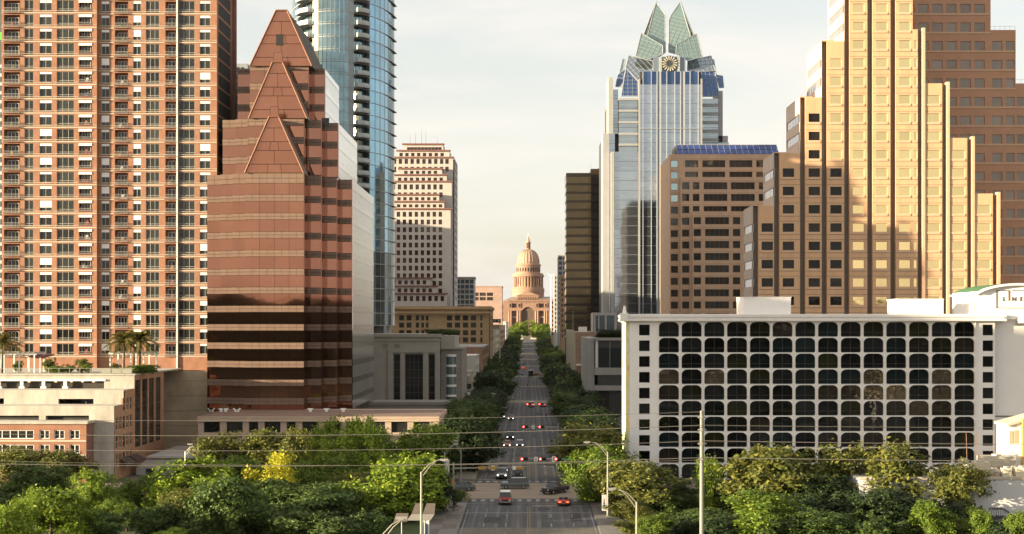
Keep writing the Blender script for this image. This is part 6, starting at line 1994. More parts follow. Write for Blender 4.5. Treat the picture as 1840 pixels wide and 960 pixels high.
def crown_mesh(seed, lobes=13, clumps=14, leaves=60, leaf=.062, flat=1.0, cone=0.0):
    g = np.random.default_rng(seed)
    cs = []
    for i in range(lobes):
        d = g.normal(size=3); d[2] = d[2] * .9 + .1; d /= np.linalg.norm(d)
        c = d * g.uniform(.35, .62); rad = g.uniform(.30, .46)
        if cone: c[:2] *= (1 - cone * (c[2] + 1) / 2); rad *= (1 - cone * .6 * (c[2] + 1) / 2)
        for j in range(clumps):
            e = g.normal(size=3); e /= np.linalg.norm(e)
            cs.append(c + e * rad * g.uniform(.72, 1.05))
    cs = np.array(cs)
    n = len(cs) * leaves
    ctr = np.repeat(cs, leaves, 0) + g.normal(size=(n, 3)) * np.array([.085, .085, .065])
    ctr[:, 2] -= (np.percentile(ctr[:, 2], 99) + np.percentile(ctr[:, 2], 1)) / 2
    ctr /= np.array([np.percentile(np.abs(ctr[:, 0]), 97.5), np.percentile(np.abs(ctr[:, 1]), 97.5), np.percentile(np.abs(ctr[:, 2]), 98.5)])
    # leaf frames: normals lean outwards and up
    nor = ctr / (np.linalg.norm(ctr, axis=1, keepdims=True) + 1e-6) + g.normal(size=(n, 3)) * .75 + np.array([0, 0, .35])
    nor /= np.linalg.norm(nor, axis=1, keepdims=True)
    a = np.cross(nor, g.normal(size=(n, 3))); a /= np.linalg.norm(a, axis=1, keepdims=True)
    b = np.cross(nor, a)
    L = leaf * g.uniform(.6, 1.3, (n, 1)); W = L * g.uniform(.38, .62, (n, 1))
    v = np.stack([ctr - a * L, ctr + b * W, ctr + a * L, ctr - b * W], 1).reshape(-1, 3)
    v[:, 2] *= flat
    me = bpy.data.meshes.new('crown')
    me.vertices.add(n * 4); me.vertices.foreach_set('co', v.astype(np.float32).ravel())
    me.loops.add(n * 4); me.loops.foreach_set('vertex_index', np.arange(n * 4, dtype=np.int32))
    me.polygons.add(n); me.polygons.foreach_set('loop_start', np.arange(0, n * 4, 4, dtype=np.int32)); me.polygons.foreach_set('loop_total', np.full(n, 4, dtype=np.int32))
    me.update(calc_edges=True)
    me.materials.append(L_GREEN)
    return me
CROWNS = [crown_mesh(i + 3) for i in range(6)]
CROWNS_N = [crown_mesh(40 + i, lobes=9, clumps=12, leaves=46, cone=.55) for i in range(2)]
CROWNS_S = [crown_mesh(60 + i, lobes=10, clumps=13, leaves=44, leaf=.085) for i in range(4)]

def trunk_mesh(seed):
    g = random.Random(seed); q = MB()
    p = Vector((0, 0, 0)); d = Vector((g.uniform(-.1, .1), g.uniform(-.1, .1), 1))
    pts = [p, Vector((g.uniform(-.03, .03), g.uniform(-.03, .03), .25)), Vector((g.uniform(-.05, .05), g.uniform(-.05, .05), .5)), Vector((g.uniform(-.06, .06), g.uniform(-.06, .06), .8))]
    q.tube(pts, [.05, .038, .03, .012], 8)
    for k in range(6):
        a = k * 1.05 + g.uniform(-.3, .3); s = pts[1].lerp(pts[3], g.uniform(.1, .7))
        e = s + Vector((math.cos(a) * .22, math.sin(a) * .22, g.uniform(.12, .3)))
        m_ = s.lerp(e, .5) + Vector((0, 0, .03))
        q.tube([s, m_, e], [.022, .015, .006], 6)
    return q.mesh('trunk', BARK)
TRUNKS = [trunk_mesh(i) for i in range(4)]
_TC = [0]
def tree(x, y, ztop, rx, m, label, name='broadleaf_tree', zbot=None, protos=None, group=None, zg=None, cat='tree'):
    i = _TC[0]; _TC[0] += 1
    g = random.Random(i * 7 + 1)
    zg = GZ(y) if zg is None else zg
    h = ztop - zg
    if zbot is None: zbot = zg + min(h * .22, 2.2)
    rz = (ztop - zbot) / 2
    t = thing(name, label, cat, (x, y, zg - .1), group=group)
    protos = protos or CROWNS
    c = put(protos[i % len(protos)], 'crown', t, (x, y, (ztop + zbot) / 2), g.uniform(0, 6.28), (rx * 1.06, rx * 1.06, rz))
    c.material_slots[0].link = 'OBJECT'; c.material_slots[0].material = m
    k = put(TRUNKS[i % 4], 'trunk', t, (x, y, zg - .1), g.uniform(0, 6.28), (h * .9, h * .9, h * .95))
    return t

TREES = [   # photo x, top y, width px, distance, leaf, label
    (30, 806, 110, 222, 'O', 'olive brown tree against the brick office front at the far left edge'),
    (120, 812, 100, 220, 'O', 'dark olive tree just right of the far left one, below the brick office windows'),
    (60, 835, 110, 205, 'D', 'dark tree in the shade under the olive trees at far left'),
    (92, 879, 132, 168, 'L', 'big bright lime tree in the lower left corner'),
    (10, 905, 90, 160, 'L', 'bright lime tree cut by the left edge of the picture'),
    (168, 846, 76, 188, 'L', 'lime tree with yellow top in front of the pale garage pier'),
    (205, 895, 60, 186, 'G', 'small green tree between the big lime tree and the small cone tree'),
    (150, 915, 80, 180, 'D', 'dark low tree right behind the big lime tree'),
    (225, 862, 58, 201, 'G', 'green tree below the garage flank awnings'),
    (228, 906, 38, 179, 'GN', 'small narrow cone tree standing on the lawn'),
    (276, 852, 58, 202, 'GN', 'slim green tree beside the lilac ramp wall'),
    (345, 829, 135, 193, 'L', 'wide bright lime tree right of the ramp wall'),
    (330, 880, 90, 183, 'O', 'olive tree under the wide lime tree beside the ramp'),
    (412, 860, 112, 172, 'D', 'round dark tree with glossy leaves in front of the wide lime tree'),
    (405, 782, 105, 236, 'O', 'olive tree against the west end of the granite podium'),
    (480, 776, 110, 238, 'O', 'olive tree in front of the podium windows, second from its west end'),
    (548, 772, 70, 238, 'O', 'brownish olive tree before the middle of the podium'),
    (486, 818, 74, 197, 'Y', 'small brilliant yellow tree'),
    (430, 822, 90, 214, 'G', 'green tree just left of the brilliant yellow tree'),
    (548, 828, 52, 212, 'G', 'small green tree just right of the brilliant yellow tree'),
    (598, 758, 66, 226, 'L', 'tall bright tree in front of the podium, left of a matching pair'),
    (648, 754, 82, 226, 'L', 'tall bright tree in front of the podium, right of a matching pair'),
    (605, 815, 90, 210, 'G', 'green tree under the tall bright pair'),
    (700, 772, 90, 232, 'G', 'green tree in front of the podium east of the tall pair'),
    (760, 766, 90, 236, 'G', 'leafy green tree at the east end of the podium'),
    (835, 752, 110, 250, 'S', 'large dark street tree on the corner beyond the traffic signal'),
    (775, 790, 90, 238, 'S', 'dark tree behind the curved street lamp'),
    (640, 850, 90, 200, 'O', 'low olive tree left of the great round lime tree'),
    (716, 824, 156, 190, 'L', 'great round lime tree beside the tall lamp post'),
    (780, 850, 60, 197, 'S', 'dark shaded tree tucked against the right of the great round tree'),
    (575, 874, 150, 184, 'D', 'broad dark shaded tree at the bottom left of the great round tree'),
    (500, 862, 90, 192, 'D', 'dark tree below the brilliant yellow tree'),
    (470, 905, 90, 178, 'D', 'dark low tree between the glossy dark tree and the broad dark tree'),
    (312, 950, 60, 165, 'L', 'lime bush top peeping over the bottom edge beneath the wide lime tree'),
    (1056, 762, 130, 240, 'O', 'olive green tree left of the hotel at the avenue corner'),
    (1100, 800, 70, 230, 'G', 'green tree tight against the hotel mural wall'),
    (1078, 806, 104, 208, 'G', 'green tree behind the tall banner lamp post'),
    (1152, 832, 150, 198, 'O', 'wide olive gold tree below the hotel square windows'),
    (1128, 900, 80, 184, 'O', 'low olive tree right of the banner lamp post'),
    (1184, 925, 78, 172, 'G', 'bright green bush tree below the wide olive gold tree'),
    (1272, 822, 42, 196, 'LN', 'slender pale tree right of the utility pole'),
    (1240, 868, 70, 202, 'D', 'dark tree behind the utility pole'),
    (1320, 868, 90, 198, 'D', 'dark shaded tree right of the slender pale tree'),
    (1395, 808, 165, 193, 'O', 'large olive tree with spreading crown left of centre before the hotel'),
    (1350, 885, 140, 174, 'G', 'green tree in front of the large olive tree'),
    (1480, 855, 110, 190, 'S', 'dark tree between the two large olive trees'),
    (1545, 808, 130, 194, 'O', 'large olive tree at the middle of the hotel front'),
    (1645, 805, 150, 191, 'O', 'largest olive tree before the right half of the hotel'),
    (1715, 838, 100, 188, 'O', 'olive tree next to the annexe roof'),
    (1590, 880, 120, 178, 'S', 'dark tree under the large olive crowns'),
    (1455, 915, 110, 172, 'D', 'dark low tree at the bottom between the green tree and the shaded one'),
    (1668, 902, 72, 168, 'G', 'green upright tree at the bottom before the annexe'),
    (1700, 900, 90, 180, 'S', 'dark tree against the annexe wall'),
    (1765, 915, 56, 168, 'G', 'small green tree below the outside stair'),
    (1835, 922, 60, 165, 'G', 'green tree cut by the right edge below the outside stair'),
    (1260, 915, 90, 180, 'D', 'dark bush at the foot of the utility pole'),
]
LM = dict(L=L_LIME, G=L_GREEN, D=L_DARK, O=L_OLIVE, Y=L_YEL, S=L_SHADE)
for (px, yt, w, D, kd, lab) in TREES:
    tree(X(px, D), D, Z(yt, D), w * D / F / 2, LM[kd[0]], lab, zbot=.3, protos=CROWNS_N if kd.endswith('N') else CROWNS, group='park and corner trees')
# low shrubs filling the shade under the park trees
k = 0
for side, spans in (('west', (-86, -16)), ('east', (16, 76))):
    n = 17
    for i in range(n):
        xx = spans[0] + (spans[1] - spans[0]) * (i + .5) / n + random.uniform(-1, 1); yy = random.uniform(196, 208)
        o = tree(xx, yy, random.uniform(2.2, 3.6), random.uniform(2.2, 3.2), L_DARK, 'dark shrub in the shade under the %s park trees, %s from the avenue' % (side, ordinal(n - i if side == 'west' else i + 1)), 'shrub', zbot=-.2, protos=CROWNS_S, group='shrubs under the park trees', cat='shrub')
# front rank of low bushes that closes the bottom of the picture
for i, (px, D, yt, w, kd) in enumerate([(185, 172, 925, 80, 'D'), (260, 176, 915, 60, 'D'), (300, 178, 905, 70, 'D'), (365, 170, 930, 70, 'D'), (520, 172, 915, 90, 'D'), (600, 170, 925, 90, 'D'), (660, 172, 920, 70, 'D'), (545, 182, 890, 80, 'D'), (440, 186, 885, 60, 'G'),
        (1130, 176, 935, 60, 'O'), (1225, 178, 930, 50, 'S'), (1300, 172, 925, 70, 'S'), (1400, 170, 930, 80, 'D'), (1500, 172, 920, 80, 'D'), (1560, 170, 925, 80, 'D'), (1620, 172, 930, 70, 'D'), (1730, 170, 935, 60, 'O'), (1800, 166, 940, 60, 'S'), (1440, 182, 890, 90, 'S'), (1530, 182, 885, 90, 'S')]):
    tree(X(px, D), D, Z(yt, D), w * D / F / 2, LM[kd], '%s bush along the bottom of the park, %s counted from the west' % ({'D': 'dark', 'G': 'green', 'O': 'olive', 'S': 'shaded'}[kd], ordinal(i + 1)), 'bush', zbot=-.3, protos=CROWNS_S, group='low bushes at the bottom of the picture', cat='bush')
# avenue trees, both pavements
for sx, side in ((-1, 'west'), (1, 'east')):
    y = 262 if sx < 0 else 268
    i = 0
    while y < 1235:
        i += 1
        lit = (sx > 0 and i in (14, 30, 31, 34)) or y > 1060  # sunlit trees get the brighter leaf colour
        hgt = random.uniform(6.8, 9.8) if y < 420 else random.uniform(7.8, 12.2)
        rx = random.uniform(4.2, 5.8) if y < 420 else random.uniform(4.6, 7.0) * (.82 if sx > 0 and y < 330 else 1)
        xx = sx * (13.0 + random.uniform(-.8, 1.2))
        tree(xx, y, GZ(y) + hgt, rx, L_GREEN if lit else (L_DARK if random.random() < .3 else L_SHADE), 'street tree on the %s pavement of the avenue, %s from the big junction' % (side, ordinal(i)), 'street_tree', protos=CROWNS_S if y > 420 else CROWNS, group='avenue trees')
        y += random.uniform(11.5, 17) * (1 if y < 600 else 1.7)
# lawn trees before the capitol
for i, (px, D, yt, w) in enumerate([(925, 1262, 590, 22), (938, 1275, 578, 26), (968, 1270, 577, 28), (985, 1262, 588, 22), (900, 1258, 592, 24), (1003, 1256, 594, 24), (916, 1290, 584, 24), (975, 1290, 582, 24)]):
    tree(X(px, D), D, Z(yt, D), w * D / F / 2, L_LIME if i in (1, 2) else L_GREEN, 'leafy tree on the capitol lawn, %s of eight' % ordinal(i + 1), 'lawn_tree', protos=CROWNS_S, group='capitol lawn trees')

# ------------------------------------------------------------------ terrace plants
def palm_mesh(seed):
    g = random.Random(seed); q = MB()
    for k in range(34):
        a = g.uniform(0, 6.28); el = g.uniform(-.35, 1.3)
        L = g.uniform(2.2, 2.9)
        d = Vector((math.cos(a) * math.cos(el), math.sin(a) * math.cos(el), math.sin(el)))
        side = Vector((-math.sin(a), math.cos(a), 0))
        pts = []
        for s in range(8):
            f = s / 7; pts.append(d * (L * f) + Vector((0, 0, -1.3 * f * f)))
        for s in range(1, 8):
            p = pts[s]; dr = (pts[s] - pts[s - 1]).normalized()
            for sg in (-1, 1):
                for u in (0, .5):
                    b = pts[s - 1].lerp(p, u); tip = b + dr * .35 + side * sg * (.62 * (1 - .5 * s / 7)) + Vector((0, 0, -.22))
                    q.poly([b, b + dr * .10, tip, b - dr * .04])
        q.tube(pts, .03, 4)
    return q.mesh('fronds', leaf_mat('palm_leaf', (.14, .13, .03), .4, .3))
PALM = palm_mesh(5)
def palm(px, D, ytop, label, zg, sc=1.0):
    x = X(px, D); zt = Z(ytop, D)
    t = thing('palm_tree', label, 'palm tree', (x, D, zg), group='terrace palms')
    h = zt - 1.6 * sc - zg
    q = MB(); q.tube([(0, 0, 0), (.08, 0, h * .5), (.05, .05, h)], [.24, .17, .15], 8); q.build('trunk', BARK, t, loc=(x, D, zg))
    put(PALM, 'fronds', t, (x + .05, D + .05, zg + h), random.uniform(0, 6), sc)
palm(222, 254, 590, 'terrace palm at the left of the clump of three', ZT, 1.5)
palm(240, 258, 588, 'terrace palm in the middle of the clump of three', ZT, 1.35)
palm(251, 255, 587, 'terrace palm at the right of the clump of three', ZT, 1.5)
palm(4, 253, 590, 'terrace palm cut by the left edge of the picture', ZT, 1.5)
for i, (px, D, h, r, lab) in enumerate([(35, 255, 2.2, 1.0, 'planter shrub under the west pergola'), (91, 254, 2.7, 1.3, 'tall planter shrub between canopy and glass doors'), (105, 252, 1.4, 1.6, 'low planter shrub at the terrace edge'),
                                        (148, 254, 2.6, 1.2, 'tall planter shrub left of the palms'), (160, 253, 1.8, 1.0, 'round planter shrub beside the tall one left of the palms'), (206, 252, 1.8, 1.0, 'planter shrub at the foot of the left palm'), (122, 254, 1.5, 1.4, 'low shrub in the middle of the terrace')]):
    tree(X(px, D), D, ZT + h, r, L_OLIVE if i % 2 else L_GREEN, lab, 'planter_shrub', zbot=ZT + .2, protos=CROWNS_S, group='roof terrace shrubs', zg=ZT, cat='shrub')
for i in range(5):
    px = 240 + i * 8.5; D = 251 + i * .9
    tree(X(px, D), D, ZT + 1.5, 1.1, L_GREEN, 'clipped hedge plant along the terrace corner planter, %s from the palms' % ordinal(i + 1), 'hedge_plant', zbot=ZT, protos=CROWNS_S, group='terrace corner hedge', zg=ZT, cat='hedge')
for i in range(6):
    D = 350 + i * .1; px = 770 + i * 9
    tree(X(px, D), D, Z(606, 345) + 2.0, 1.2, L_DARK, 'dark roof hedge plant on the grey stone block, %s from the west' % ordinal(i + 1), 'hedge_plant', zbot=Z(606, 345) + .5, protos=CROWNS_S, group='hedge on the stone block roof', zg=Z(606, 345) + .8, cat='hedge')
for i in range(7):
    D = 404; px = 1082 + i * 9
    tree(X(px, D), D, Z(607, 400) + random.uniform(1.2, 3), 1.5, L_SHADE, 'leafy plant on the planted roof terrace, %s from the avenue' % ordinal(i + 1), 'terrace_plant', zbot=Z(607, 400) - .1, protos=CROWNS_S, group='plants of the planted roof terrace', zg=Z(607, 400), cat='plant')

# ------------------------------------------------------------------ vehicles
TYRE = mat('tyre', (.015, .015, .016), .9, var=.1); RIM = mat('rim', (.35, .35, .36), .35, metal=.8, var=0)
CARGLASS = glass('car_glass', (.02, .022, .025), spec=.7, wave=0, objvar=.1)
HL_ON = mat('headlight_on', (.9, .9, .85), .3, var=0, emit=(1, .93, .85), estr=1.6); HL_OFF = mat('headlight_off', (.62, .62, .60), .15, var=0)
TL_ON = mat('taillight_on', (.6, .02, .01), .3, var=0, emit=(1, .06, .02), estr=2.5); TL_OFF = mat('taillight_off', (.32, .012, .01), .25, var=0)
PLATE = mat('number_plate', (.6, .6, .58), .5, var=0); TRIM_D = mat('car_trim', (.02, .02, .022), .6, var=0)
def paint(name, c, metal=.2): return mat('car_' + name, c, .28, metal=metal, var=.04)
WHEEL = MB(); WHEEL.cyl((-.11, 0, 0), (.11, 0, 0), .34, .34, 18, 0); WHEEL = WHEEL.mesh('wheel', TYRE)
RIMM = MB(); RIMM.cyl((-.12, 0, 0), (.12, 0, 0), .20, .20, 10, 0); RIMM = RIMM.mesh('rim', RIM)
KINDS_ = {   # length, width, body stations (y, half width factor, z low, z belt), glasshouse stations (y, half w at belt, z belt, half w roof, z roof)
    'sedan': (4.7, 1.84, [(-2.35, .78, .35, .62), (-2.2, .92, .24, .72), (-1.2, 1, .22, .88), (-.8, 1, .22, .93), (1.3, 1, .22, .96), (2.1, .96, .24, .98), (2.35, .82, .38, .90)],
              [(-.95, .86, .92, .86, .93), (-.2, .9, .93, .70, 1.40), (.9, .9, .95, .70, 1.42), (1.75, .84, .97, .84, .985)]),
    'suv': (4.7, 1.94, [(-2.35, .84, .45, .85), (-2.2, .95, .32, .98), (-1.25, 1, .30, 1.05), (1.6, 1, .30, 1.10), (2.2, .98, .32, 1.10), (2.35, .90, .45, 1.0)],
            [(-1.15, .90, 1.04, .90, 1.05), (-.5, .94, 1.06, .78, 1.72), (1.7, .94, 1.09, .78, 1.74), (2.25, .90, 1.09, .82, 1.30)]),
    'pickup': (5.4, 1.98, [(-2.7, .86, .48, .92), (-2.5, .96, .36, 1.04), (-1.4, 1, .34, 1.10), (.5, 1, .34, 1.14), (.55, 1, .34, 1.12), (2.6, 1, .36, 1.12), (2.7, .96, .5, 1.10)],
               [(-1.3, .90, 1.09, .90, 1.10), (-.7, .94, 1.11, .78, 1.76), (.3, .94, 1.13, .78, 1.78), (.55, .93, 1.13, .84, 1.3)]),
    'sports': (4.4, 1.86, [(-2.2, .72, .30, .50), (-2.0, .90, .20, .62), (-1.0, 1, .18, .76), (.2, 1, .18, .82), (1.6, 1, .20, .86), (2.1, .94, .24, .84), (2.2, .86, .34, .76)],
               [(-.55, .84, .78, .84, .79), (-.1, .84, .80, .68, 1.12), (-.02, .84, .80, .68, 1.10), (.02, .80, .80, .8, .81)]),
    'bus': (9.5, 2.5, [(-4.75, .95, .5, 1.5), (-4.6, 1, .4, 1.5), (4.6, 1, .4, 1.5), (4.75, .95, .5, 1.5)],
            [(-4.7, .97, 1.5, .92, 3.0), (-4.5, .99, 1.5, .95, 3.05), (4.5, .99, 1.5, .95, 3.05), (4.7, .97, 1.5, .92, 3.0)]),
}
_CM = {}
def car_meshes(kind):
    if kind in _CM: return _CM[kind]
    L, W, bs, gs = KINDS_[kind]; w = W / 2
    q = MB(); rings = []
    for (y, f, z0, z1) in bs:
        hw = w * f; zm = z0 + (z1 - z0) * .55
        rings.append([(-hw * .94, y, z0), (-hw, y, zm), (-hw * .95, y, z1 - .05), (-hw * .86, y, z1), (hw * .86, y, z1), (hw * .95, y, z1 - .05), (hw, y, zm), (hw * .94, y, z0)])
    for a, b in zip(rings, rings[1:]):
        for i in range(8): q.quad(a[i], a[(i + 1) % 8], b[(i + 1) % 8], b[i])
    q.poly(rings[0]); q.poly(rings[-1][::-1])
    if kind == 'pickup':      # open load bed
        q.box(-w * .80, w * .80, .7, 2.55, 1.121, 1.125)
    body = q.mesh('body', TRIM_D)
    q = MB(); gr = [[(-w * a, y, zb), (-w * r, y, zr), (w * r, y, zr), (w * a, y, zb)] for (y, a, zb, r, zr) in gs]
    for a, b in zip(gr, gr[1:]):
        for i in range(3): q.quad(a[i], a[i + 1], b[i + 1], b[i])
    q.poly(gr[0]); q.poly(gr[-1][::-1])
    glassm = q.mesh('windows', CARGLASS)
    roof = None
    if kind != 'sports':
        q = MB(); (y0, _, _, r0, z0), (y1, _, _, r1, z1) = gs[1], gs[2]
        q.box(-w * r0 - .01, w * r0 + .01, y0 - .05, y1 + .12, max(z0, z1) - .03, max(z0, z1) + .035)
        for sx in (-1, 1):
            for k in range(2):
                yy = y0 + (y1 - y0) * (.45 + .5 * k); q.box(sx * w * .80 - .03, sx * w * .94 + .03 * sx, yy - .04, yy + .04, gs[1][2], z0 - .02) if kind == 'x' else None
        roof = q.mesh('roof', TRIM_D)
    else:
        q = MB()
        for sx in (-.38, .38):
            q.box(sx - .2, sx + .2, .35, .5, .6, 1.12); q.box(sx - .2, sx + .2, 0.0, .4, .6, .84)
        roof = q.mesh('seats', TRIM_D)
    q = MB(); q.box(-.20, .20, -.04, .04, -.08, .08); lamp = q.mesh('lamp', HL_OFF)
    q = MB(); q.box(-w * .55, w * .55, -.03, .03, -.14, .14); grille = q.mesh('grille', TRIM_D)
    q = MB(); q.box(-w * .9, w * .9, -.07, .07, -.10, .10); bump = q.mesh('bumper', TRIM_D)
    q = MB(); q.box(-.26, .26, -.02, .02, -.08, .08); plate = q.mesh('number_plate', PLATE)
    _CM[kind] = (body, glassm, roof, lamp, grille, bump, plate)
    return _CM[kind]
def setm(o, m):
    o.material_slots[0].link = 'OBJECT'; o.material_slots[0].material = m; return o
def car(kind, x, y, rz, pm, label, heads=False, tails=False, roofm=None, bumpm=None, group='vehicles on the avenue', name=None, cat='car', z=None):
    L, W, bs, gs = KINDS_[kind]; w = W / 2
    body, gl, roof, lamp, grille, bump, plate = car_meshes(kind)
    names = {'sedan': 'sedan_car', 'suv': 'suv_car', 'pickup': 'pickup_truck', 'sports': 'sports_car', 'bus': 'bus'}
    t = thing(name or names[kind], label, cat, (x, y, (GZ(y) + .02) if z is None else z), rz, group)
    setm(put(body, 'body', t, (0, 0, 0), local=True), pm)
    put(gl, 'windows', t, (0, 0, 0), local=True)
    if kind == 'sports': put(roof, 'seats', t, (0, 0, 0), local=True)
    else: setm(put(roof, 'roof', t, (0, 0, 0), local=True), roofm or pm)
    yf, yr = bs[0][0], bs[-1][0]
    for sx in (-1, 1):
        for yy in (yf + L * .19, yr - L * .2):
            o = put(WHEEL, 'wheel', t, (sx * (w - .12), yy, .34), local=True)
            put(RIMM, 'rim', o, (0, 0, 0), local=True)
        setm(put(lamp, 'headlight', t, (sx * w * .62, yf - .015 + .05, (bs[0][2] + bs[0][3]) / 2 + .08), local=True), HL_ON if heads else HL_OFF)
        setm(put(lamp, 'tail_light', t, (sx * w * .62, yr - .02, bs[-1][3] - .12), local=True), TL_ON if tails else TL_OFF)
    put(grille, 'grille', t, (0, yf + .0, (bs[0][2] + bs[0][3]) / 2 + .02), local=True)
    setm(put(bump, 'bumper', t, (0, yf + .02, bs[0][2] + .02), local=True), bumpm or TRIM_D)
    setm(put(bump, 'bumper', t, (0, yr - .02, bs[-1][2] + .02), local=True), bumpm or TRIM_D)
    put(plate, 'number_plate', t, (0, yr + .03, bs[-1][3] - .32), local=True)
    return t
PI = math.pi
RED, BLACK, GREYC, WHITEC, DKBLUE, ORG, SILV = paint('red', (.30, .02, .015)), paint('black', (.012, .012, .013)), paint('grey', (.10, .115, .12)), paint('white', (.62, .62, .60)), paint('navy', (.02, .025, .06)), paint('orange', (.42, .10, .02)), paint('silver', (.36, .37, .38), .6)
car('suv', X(908, 207), 207, 0, RED, 'red off-roader with pale roof coming onto the bridge', roofm=WHITEC, bumpm=SILV)
car('sports', X(1012, 206), 205.5, PI, paint('bright_red', (.45, .015, .01)), 'open red sports car seen from behind', tails=True)
car('pickup', X(997, 219), 219.5, R(-38), BLACK, 'black pickup truck turning in the junction', name='pickup_truck', cat='truck')
car('suv', X(925, 226), 226, R(-88), GREYC, 'grey estate car crossing the junction sideways')
car('sedan', X(828, 223), 223, R(-90), GREYC, 'dark saloon on the cross street behind the signal pole')
car('pickup', X(902, 241), 241, 0, SILV, 'silver pickup truck waiting at the stop line', heads=True, cat='truck')
car('pickup', X(904, 249), 249.5, 0, DKBLUE, 'dark pickup truck waiting behind the silver pickup', heads=True, cat='truck')
car('suv', X(930, 242), 242.5, 0, BLACK, 'black car waiting beside the silver pickup', roofm=SILV)
car('sedan', X(911, 303), 303, 0, ORG, 'orange-red car coming down the avenue with lights on', heads=True)
car('sedan', X(934, 303), 304, 0, DKBLUE, 'dark blue car coming down the avenue beside the orange-red one', heads=True, roofm=WHITEC)
car('suv', X(917, 322), 323, 0, BLACK, 'black car behind the orange-red one', heads=True)
car('suv', X(902, 396), 396, 0, BLACK, 'black car with glowing lights by the kerb in the second block', heads=True)
car('sedan', X(918, 390), 390, 0, RED, 'small dark red car beside the black one in the second block', heads=True)
car('suv', X(955, 452), 452, PI, WHITEC, 'white van braking at the third signal', tails=True)
car('sedan', X(976, 452), 453, PI, WHITEC, 'white car braking at the third signal, next to the kerb', tails=True)
car('bus', X(953.5, 700), 700, PI, BLACK, 'dark bus far up the avenue', tails=False, cat='bus')
car('sedan', X(938, 712), 712, 0, BLACK, 'black car left of the far dark bus')
car('suv', X(930, 716), 716, 0, GREYC, 'grey car by the kerb left of the far dark bus', roofm=SILV)
car('sedan', X(940, 775), 775, PI, RED, 'small far red car beyond the dark bus', tails=True)
car('sedan', X(929, 840), 840, 0, GREYC, 'far grey car near the west kerb', roofm=SILV)
car('sedan', X(941, 842), 842, 0, BLACK, 'far black car in the middle lane')
car('sedan', X(966, 705), 705, R(75), ORG, 'orange car turning off right of the dark bus')
car('suv', -78.0, 245.5, R(90), DKBLUE, 'dark car parked on the open garage deck edge', group='cars in the garage', z=Z(729.5, 237) - .2)
car('sedan', X(122, 239), 239.8, R(60), RED, 'dark red car with lights on inside the lower garage deck', heads=False, tails=True, group='cars in the garage', z=Z(758, 237) + .0)

# ------------------------------------------------------------------ traffic signals, lamps, wires
POLE_T = mat('tan_painted_pole', (.28, .26, .215), .5, var=.1)
POLE_G = mat('grey_pole', (.33, .32, .30), .5, metal=.3, var=.1)
SIGY = mat('signal_yellow', (.42, .25, .05), .6, var=.1); SIGB = mat('signal_black', (.015, .015, .015), .6, var=0)
SIG_RED = mat('signal_red_lamp', (.6, .01, .01), .4, var=0, emit=(1, .04, .03), estr=8)
SIGNW = mat('sign_white', (.72, .72, .70), .6, var=.05); SIGNG = mat('street_sign_green', (.02, .20, .12), .5, var=.05); SIGNK = mat('sign_black_mark', (.03, .03, .03), .6, var=0)
def signal(px_pole, D, z, px_arm_end, heads, signs, label, back=False, green=None, pm=POLE_T):
    x0, x1 = X(px_pole, D), X(px_arm_end, D)
    t = thing('traffic_signal', label, 'traffic signal', (x0, D, GZ(D)), group='traffic signals')
    q = MB(); q.cyl((x0, D, GZ(D)), (x0, D, z + .9), .16, .12, 10); q.cyl((x0, D, GZ(D)), (x0, D, GZ(D) + .3), .3, .3, 10); q.build('pole', pm, t)
    q = MB(); q.cyl((x0, D, z), (x1, D, z + .25), .11, .06, 8); q.build('mast_arm', pm, t)
    for px in heads:
        x = X(px, D); q = MB(); q.box(x - .6, x + .6, D - .28, D - .1, z - .12, z + .34, 0); h = q.build('signal_head', SIGY if back else SIGB, t)
        if not back:
            q = MB(); q.box(x - .62, x + .62, D - .10, D - .08, z - .16, z + .38); q.build('backplate', SIGB, t)
            for k, m in ((-.38, SIG_RED), (0, SIGB), (.38, SIGB)):
                q = MB(); q.cyl((x + k, D - .29, z + .11), (x + k, D - .33, z + .11), .16, .16, 12); q.build('lamp', m, t)
                q = MB(); q.cyl((x + k, D - .3, z + .16), (x + k, D - .5, z + .16), .19, .19, 10, cap=False); q.build('visor', SIGB, t)
    for px, w, h in signs:
        x = X(px, D); q = MB(); q.box(x - w / 2, x + w / 2, D - .2, D - .14, z + .1 - h / 2, z + .1 + h / 2); q.build('sign_plate', SIGNW, t)
        if not back:
            q = MB(); q.box(x - w * .12, x + w * .12, D - .215, D - .205, z + .1 - h * .3, z + .1 + h * .1); q.box(x - w * .3, x + w * .3, D - .215, D - .205, z + .1 + h * .2, z + .1 + h * .3); q.build('sign_mark', SIGNK, t)
    if green:
        x = X(green, D); q = MB(); q.box(x - .55, x + .55, D - .2, D - .15, z - .1, z + .25); q.build('street_sign', SIGNG, t)
    return t
signal(815, 214, Z(842, 214), 947, [866, 885, 934], [(886, .55, .75), (924, .5, .6)], 'tan signal mast on the near west corner, seen from behind', back=True)
signal(1040, 228, Z(826, 228), 938, [942, 975, 1003], [(963, .62, .7), (995, .6, .9)], 'red signals on the mast at the far side of the big junction', green=1019, pm=POLE_G)
signal(1003, 292, Z(768, 292), 940, [944, 973], [(958, .6, .8)], 'red signals hung over the avenue one block up', pm=POLE_G)
signal(992, 378, Z(727, 378), 946, [950, 972], [(962, .6, .7)], 'red signals hung over the avenue two blocks up', pm=POLE_G)
signal(880, 372, Z(734, 372), 912, [890, 902], [], 'signals seen from behind on the west kerb two blocks up', back=True, pm=POLE_G)

